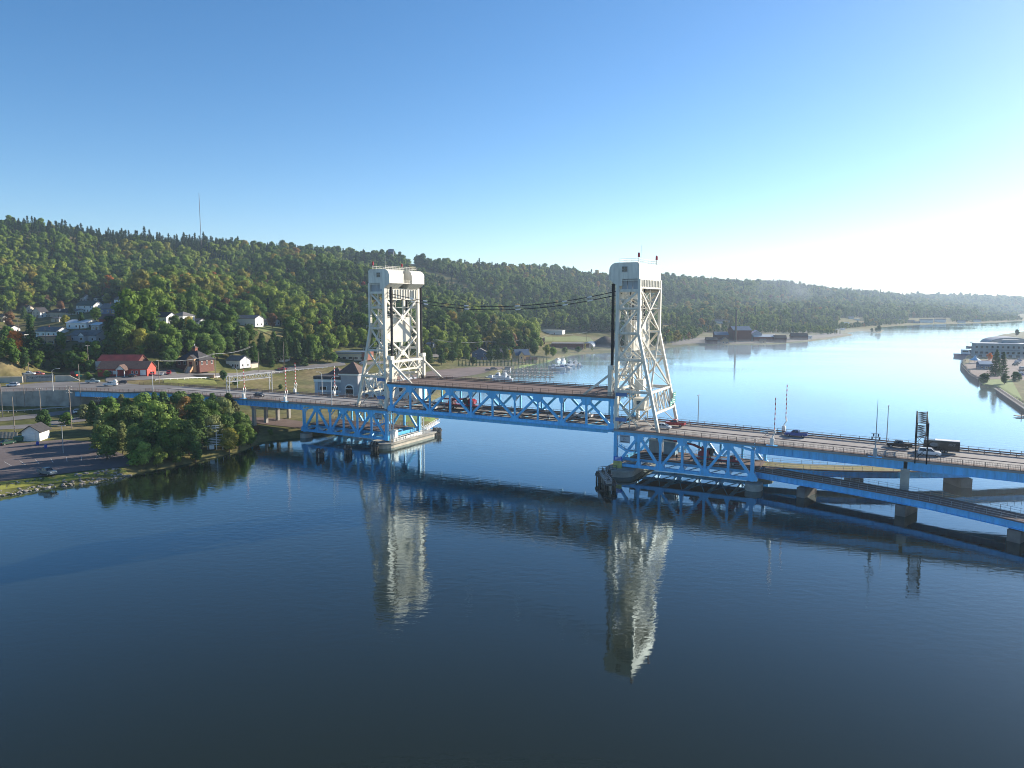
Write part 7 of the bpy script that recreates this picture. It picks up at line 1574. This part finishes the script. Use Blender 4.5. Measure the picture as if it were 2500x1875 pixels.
# ================================================================== POLES AND WIRES
POLEW = mat('utility_pole_wood', (.27, .22, .18), .9, .2, 1.0)
tops = {}
def pole(px, py, ytop, label, arms=1, g='utility poles'):
    p = on(px, py); H = (py - ytop) * math.hypot(p.x, p.y) * .985 / FPX
    T = empty('utility_pole', p, rng.uniform(-.2, .2), label, 'utility pole', g)
    MB().tube([(0, 0, -.5), (0, 0, H)], [.17, .11], 8).build('pole', POLEW, T)
    for i in range(arms):
        z = H - .3 - i * 1.1; boxp(T, 'crossarm', (0, 0, z), (2.4, .14, .16), POLEW)
        for x in (-1.05, -.4, .4, 1.05): boxp(T, 'insulator', (x, 0, z + .17), (.09, .09, .2), STR_W)
    tops[label] = p + Vector((0, 0, H - .1)); return T
for a in [(7, 1018, 950, 'bare wooden pole at the far left on the grass slope', 0), (36, 1056, 981, 'bare leaning wooden pole behind the white shed', 0), (61, 994, 948, 'bare wooden pole at the top of the grass slope', 0), (101, 1022, 958, 'wooden pole with one crossarm before the retaining wall', 1), (175, 1046, 954, 'wooden pole with three crossarms left of the pines', 3), (198, 998, 902, 'tall bare pole rising past the curved blue span', 0), (243, 1012, 974, 'wooden pole with two crossarms sticking out of the pines', 2),
          (217, 906, 850, 'wooden pole with crossarm left of the red barn', 1), (113, 850, 806, 'slim wooden pole below the tan brick house', 0), (389, 936, 884, 'wooden pole with crossarm right of the red building', 1), (527, 922, 866, 'bare wooden pole right of the brick hall', 0), (618, 890, 846, 'wooden pole left of the tall pines', 1), (632, 908, 860, 'short wooden pole before the tall pines', 0), (694, 912, 836, 'tall dark pole behind the raised gate arm', 0), (46, 822, 782, 'wooden pole with crossarm at the small white house', 1),
          (1228, 900, 862, 'slim pole at the marina hedge', 0), (1188, 862, 832, 'pole with two crossarms left of the marina hill', 2), (1062, 868, 828, 'pole with crossarms by the road bend', 2), (1282, 856, 826, 'pole with crossarm above the yellow house', 1), (1350, 834, 812, 'pole in the field by the white warehouse', 1), (1432, 834, 810, 'pole by the far grass field', 1), (70, 905, 872, 'short pole left above the retaining wall', 0)]: pole(*a)
# pole standing in the pines is hidden at its foot
def wire(a, c, sag, label):
    p, q = tops[a], tops[c]; pts = [p.lerp(q, i / 14) - p - Vector((0, 0, sag * 4 * (i / 14) * (1 - i / 14))) for i in range(15)]
    b = MB()
    for off in ((-1, 0, 0), (1, 0, .2)): b.tube([v + Vector(off) for v in pts], .035, 4)
    o = b.build('overhead_wire', mat('aluminium_wire', (.5, .5, .5), .4, .05), None, p); tag(o, label, 'wire', 'overhead wires')
for a in [('pole with crossarms by the road bend', 'pole with two crossarms left of the marina hill', 2.0, 'overhead wires from the road bend to the marina hill'), ('pole with two crossarms left of the marina hill', 'pole with crossarm above the yellow house', 2.0, 'overhead wires above the dark blue house'), ('pole with crossarm above the yellow house', 'pole in the field by the white warehouse', 2.5, 'overhead wires towards the white warehouse'), ('pole in the field by the white warehouse', 'pole by the far grass field', 2.5, 'overhead wires across the grass field'),
          ('wooden pole with crossarm right of the red building', 'bare wooden pole right of the brick hall', 1.6, 'overhead wires before the brick hall'), ('bare wooden pole right of the brick hall', 'wooden pole left of the tall pines', 1.4, 'overhead wires before the small white house')]: wire(*a)
p = onxy(*aty(491, 590, 1110)[:2]); H_ = (590 - 457) * 1110 / FPX
T = empty('radio_mast', p, 0, 'thin tall radio mast on the hill crest', 'mast'); MB().tube([(0, 0, 0), (0, 0, H_)], [.42, .30], 6).build('mast_shaft', mat('mast_paint', (.16, .13, .13), .6), T)
for i in range(3): MB().tube([(.5 * math.cos(i * 2.1), .5 * math.sin(i * 2.1), H_ * .7), (22 * math.cos(i * 2.1), 22 * math.sin(i * 2.1), 6)], .03, 4).build('guy_wire', GREYST, T)
p = onxy(*aty(955, 625, 1360)[:2]); T = empty('hill_shaft_house', p, 0, 'dark shaft house rising above the hill crest trees', 'building'); boxp(T, 'wall', (0, 0, 9), (9, 9, 20), mat('weathered_dark_siding', (.05, .06, .08), .8)); roof_gable(T, 9, 9, 19, 5, .5, ROOF('blue'), mat('weathered_dark_siding', (.05, .06, .08), .8))
# white guard posts along the hall road
G_p = [on(x, y, .1) for x, y in ((380, 930), (450, 927), (530, 924), (600, 919), (670, 911), (740, 904), (800, 899))]
T = empty('guard_rail', G_p[0], 0, 'white guard rail along the hall road bend', 'guard rail'); b = MB()
for a, c in zip(G_p[:-1], G_p[1:]): b.bar(a - G_p[0] + Vector((0, 0, .7)), c - G_p[0] + Vector((0, 0, .7)), .1, .35)
b.build('rail', STR_W, T)
for a, c in zip(G_p[:-1], G_p[1:]):
    n = int((c - a).length / 3)
    for i in range(n): q = a.lerp(c, i / n) - G_p[0]; boxp(T, 'post', (q.x, q.y, q.z + .35), (.2, .2, .8), STR_W)
G_p = [on(x, y, .1) for x, y in ((0, 1008), (60, 1006), (120, 1001), (170, 998))]
T = empty('guard_rail', G_p[0], 0, 'grey guard rail below the retaining wall', 'guard rail'); b = MB()
for a, c in zip(G_p[:-1], G_p[1:]): b.bar(a - G_p[0] + Vector((0, 0, .7)), c - G_p[0] + Vector((0, 0, .7)), .1, .35)
b.build('rail', GREYST, T)
for a, c in zip(G_p[:-1], G_p[1:]):
    for i in range(3): q = a.lerp(c, i / 3) - G_p[0]; boxp(T, 'post', (q.x, q.y, q.z + .35), (.2, .2, .8), TIMBER_L)
T = empty('red_kiosk', on(182, 918, 0), .1, 'small red roofed kiosk above the end of the concrete wall', 'kiosk'); boxp(T, 'wall', (0, 0, .6), (2.4, 2.0, 1.2), WALL('red')); roof_gable(T, 2.4, 2.0, 1.2, .8, .4, ROOF('red'), WALL('red'))
T = empty('street_sign', on(192, 925, 0), .05, 'green direction signs at the end of the concrete wall', 'road sign'); boxp(T, 'post', (0, 0, 1.6), (.15, .15, 3.2), GREYST); boxp(T, 'sign_panel', (-.4, -.12, 2.9), (2.4, .08, 1.3), GS); boxp(T, 'sign_panel', (.9, -.12, 1.6), (1.8, .08, .9), GS)

# ================================================================== BOATS AND MARINA
def boat(pos, hd, L, label, cabin_h=1.4, fly=False, hull='white', canvas=None, sail=False):
    T = empty('motor_boat' if not sail else 'sail_boat', pos, hd, label, 'boat', 'boats at the marina'); W_ = L * .3
    secs = [(-.5, .92, 1.0), (-.2, 1, 1.0), (.15, .95, 1.08), (.35, .6, 1.2), (.5, .03, 1.35)]; b = MB(); vs = []
    fb_ = L * .12
    for x, k, h in secs: y = W_ / 2 * k; vs += [(x * L, -y, fb_ * h), (x * L, -y * .75, -.25), (x * L, 0, -.4), (x * L, y * .75, -.25), (x * L, y, fb_ * h)]
    fs = [(i * 5 + j, i * 5 + j + 1, (i + 1) * 5 + j + 1, (i + 1) * 5 + j) for i in range(4) for j in range(4)] + [(0, 4, 3, 2, 1)] + [(i * 5, (i + 1) * 5, (i + 1) * 5 + 4, i * 5 + 4) for i in range(4)]
    b.add(vs, fs).build('hull', mat('boat_gelcoat_' + hull, {'white': (.76, .76, .75), 'navy': (.02, .04, .14), 'grey': (.42, .45, .48)}[hull], .3, .05), T)
    c = [(-.18 * L, fb_ * .95), (.22 * L, fb_ * .95), (.12 * L, fb_ + cabin_h), (-.2 * L, fb_ + cabin_h)]; MB().prism(c, -W_ * .36, W_ * .36).build('cabin', mat('boat_gelcoat_white', (.76, .76, .75), .3, .05), T)
    boxp(T, 'cabin_window', (0, 0, fb_ + cabin_h * .62), (.24 * L, W_ * .735, cabin_h * .32), GLASS)
    MB().add([(.215 * L, -W_ * .3, fb_ + .25), (.215 * L, W_ * .3, fb_ + .25), (.14 * L, W_ * .3, fb_ + cabin_h - .1), (.14 * L, -W_ * .3, fb_ + cabin_h - .1)], [(0, 1, 2, 3)]).build('windscreen', GLASS, T)
    if fly: boxp(T, 'flybridge', (-.06 * L, 0, fb_ + cabin_h + .45), (.2 * L, W_ * .6, .8), STR_W); boxp(T, 'hard_top', (-.08 * L, 0, fb_ + cabin_h + 1.9), (.22 * L, W_ * .6, .1), STR_W); [member(T, 'top_post', (x * L, y, fb_ + cabin_h + .8), (x * L, y, fb_ + cabin_h + 1.9), .06, .06, STR_W) for x in (-.17, .02) for y in (-W_ * .27, W_ * .27)]
    if canvas: boxp(T, 'canvas_top', (-.3 * L, 0, fb_ + cabin_h * .75), (.26 * L, W_ * .8, cabin_h * .6), mat('canvas_' + canvas, {'blue': (.05, .12, .3), 'white': (.7, .7, .7)}[canvas], .8))
    if sail: MB().tube([(0, 0, fb_), (0, 0, L * 1.2)], .07, 6).build('mast', STR_W, T)
    return T
for px, py, hd, L, lab, kw in [(1362, 902, 3.0, 10.5, 'long white motor boat with blue stripe at the outer left marina berth', dict(canvas='blue')), (1372, 898, 2.9, 9, 'white cabin boat second from the left in the berth cluster', dict(canvas='white')), (1384, 900, 2.2, 9.5, 'white shrink wrapped looking boat in the berth cluster centre', dict(canvas='white', cabin_h=2.0)), (1392, 893, 2.0, 11, 'large white flybridge cruiser in the berth cluster', dict(fly=True, cabin_h=1.9)), (1404, 892, 2.0, 10.5, 'white cruiser with dark windows at the outer right berth', dict(fly=True, cabin_h=1.7)), (1414, 893, 2.0, 7, 'small white boat farthest right in the marina', dict()), (1364, 881, 1.0, 8, 'white boat at the back of the marina near the bank', dict(canvas='white')), (1376, 884, 1.0, 7.5, 'white boat behind the cruisers, right', dict(fly=True)), (1352, 897, 3.0, 8, 'grey hulled boat beside the inner dock', dict(hull='grey')),
                             (1215, 921, 2.6, 8, 'white boat with arch at the near docks', dict(fly=True)), (1232, 923, 2.4, 8.5, 'white boat at the near docks right of the arch boat', dict(fly=True, cabin_h=1.6)), (1198, 924, 2.8, 7, 'small white boat farthest left at the near docks', dict()), (1242, 926, 2.4, 6.5, 'small white runabout at the near docks', dict())]:
    boat(atz(px, py, .25), hd, L, lab, **kw)
for px, py, ln, hd, lab in [(1290, 918, 34, -.25, 'timber dock with many tall posts nearest the bridge'), (1296, 909, 40, -.25, 'timber dock with tall posts in the middle of the marina'), (1310, 902, 36, -.25, 'timber dock with tall posts at the back of the marina')]:
    T = empty('marina_dock', atz(px, py, 0), hd, lab, 'dock', 'marina docks'); boxp(T, 'dock_deck', (0, 0, .7), (ln, 1.6, .25), TIMBER_L)
    for i in range(int(ln / 3.4)):
        x = -ln / 2 + 1.2 + i * 3.4
        for y in (-.9, .9): MB().tube([(x, y, -1.5), (x, y, 2.6)], .16, 7).build('pile', TIMBER_L, T)
        boxp(T, 'finger', (x, -2.6, .62), (.8, 3.6, .2), TIMBER_L); MB().tube([(x, -4.3, -1.5), (x, -4.3, 2.8)], .16, 7).build('pile', TIMBER_L, T)
T = empty('dock_hut', on(1240, 905, 0), -.2, 'small grey hut at the head of the marina docks', 'hut'); boxp(T, 'wall', (0, 0, 1.3), (4, 3, 2.6), WALL('grey')); boxp(T, 'roof', (0, 0, 2.7), (5.6, 4, .25), ROOF('dark'))
# research ship at the quay
T = boat(atz(2361, 872, 0), -1.2, 22, 'blue and white ship moored end on at the quay', cabin_h=4.0, hull='navy'); T.name = 'passenger_ship'; T['category'] = 'ship'; del T['group']; boxp(T, 'wheelhouse', (1.5, 0, 8.6), (4, 3.4, 2.6), STR_W); boxp(T, 'wheelhouse_window', (1.5, 0, 9.0), (4.06, 3.46, .8), GLASS); MB().tube([(0, 0, 9), (0, 0, 15)], .12, 6).build('mast', STR_W, T)
# chimney smoke drifting from the stack
p = on(1795.5, 836); H_ = 76 * p.y / FPX * 1.02
sm = MB(); sm.tube([(0, 0, 0), (14, 8, 9), (38, 18, 20), (75, 26, 30), (115, 30, 38), (150, 34, 42)], [1.5, 8, 16, 22, 24, 12], 16)
so = sm.build('smoke', bpy.data.materials.new('pale_smoke'), None, p + Vector((0, 0, H_ + 1)), smooth=True); tag(so, 'faint pale smoke drifting right from the smokestack', None, None, 'stuff')
q = so.data.materials[0]; q.use_nodes = True; qn = q.node_tree; qn.nodes.remove(qn.nodes['Principled BSDF'])
v_ = qn.nodes.new('ShaderNodeVolumePrincipled'); v_.inputs['Color'].default_value = (.8, .88, 1, 1)
tc = qn.nodes.new('ShaderNodeNewGeometry'); nz = qn.nodes.new('ShaderNodeTexNoise'); nz.inputs['Scale'].default_value = .045; nz.inputs['Detail'].default_value = 3; qn.links.new(tc.outputs['Position'], nz.inputs['Vector'])
mr = qn.nodes.new('ShaderNodeMapRange'); mr.inputs['From Min'].default_value = .42; mr.inputs['From Max'].default_value = .75; mr.inputs['To Min'].default_value = 0; mr.inputs['To Max'].default_value = .014
qn.links.new(nz.outputs['Fac'], mr.inputs['Value']); qn.links.new(mr.outputs['Result'], v_.inputs['Density']); qn.links.new(v_.outputs[0], qn.nodes['Material Output'].inputs['Volume'])
# ================================================================== HAZE
hz = MB().box((0, 4600, 129), (23000, 11400, 266)).build('haze', bpy.data.materials.new('thin_morning_haze'))
hm = hz.data.materials[0]; hm.use_nodes = True; hnt = hm.node_tree; hnt.nodes.remove(hnt.nodes['Principled BSDF'])
pv = hnt.nodes.new('ShaderNodeVolumePrincipled'); pv.inputs['Density'].default_value = 0.00011; pv.inputs['Color'].default_value = (0.62, 0.80, 1.0, 1); pv.inputs['Anisotropy'].default_value = 0.3
hnt.links.new(pv.outputs[0], hnt.nodes['Material Output'].inputs['Volume'])
tag(hz, 'thin blue morning haze over the canal and hills', None, None, 'stuff')

mist = MB().box((300, 600, 2.55), (1200, 1204, 5.0)).build('mist', bpy.data.materials.new('low_water_mist'), None, bpt(0, 0), BTH)
mm = mist.data.materials[0]; mm.use_nodes = True; mnt = mm.node_tree; mnt.nodes.remove(mnt.nodes['Principled BSDF'])
pv = mnt.nodes.new('ShaderNodeVolumePrincipled'); pv.inputs['Density'].default_value = 0.0019; pv.inputs['Color'].default_value = (0.75, 0.87, 1.0, 1); pv.inputs['Anisotropy'].default_value = 0.2
mnt.links.new(pv.outputs[0], mnt.nodes['Material Output'].inputs['Volume'])
tag(mist, 'thin mist lying low over the canal water', None, None, 'stuff')
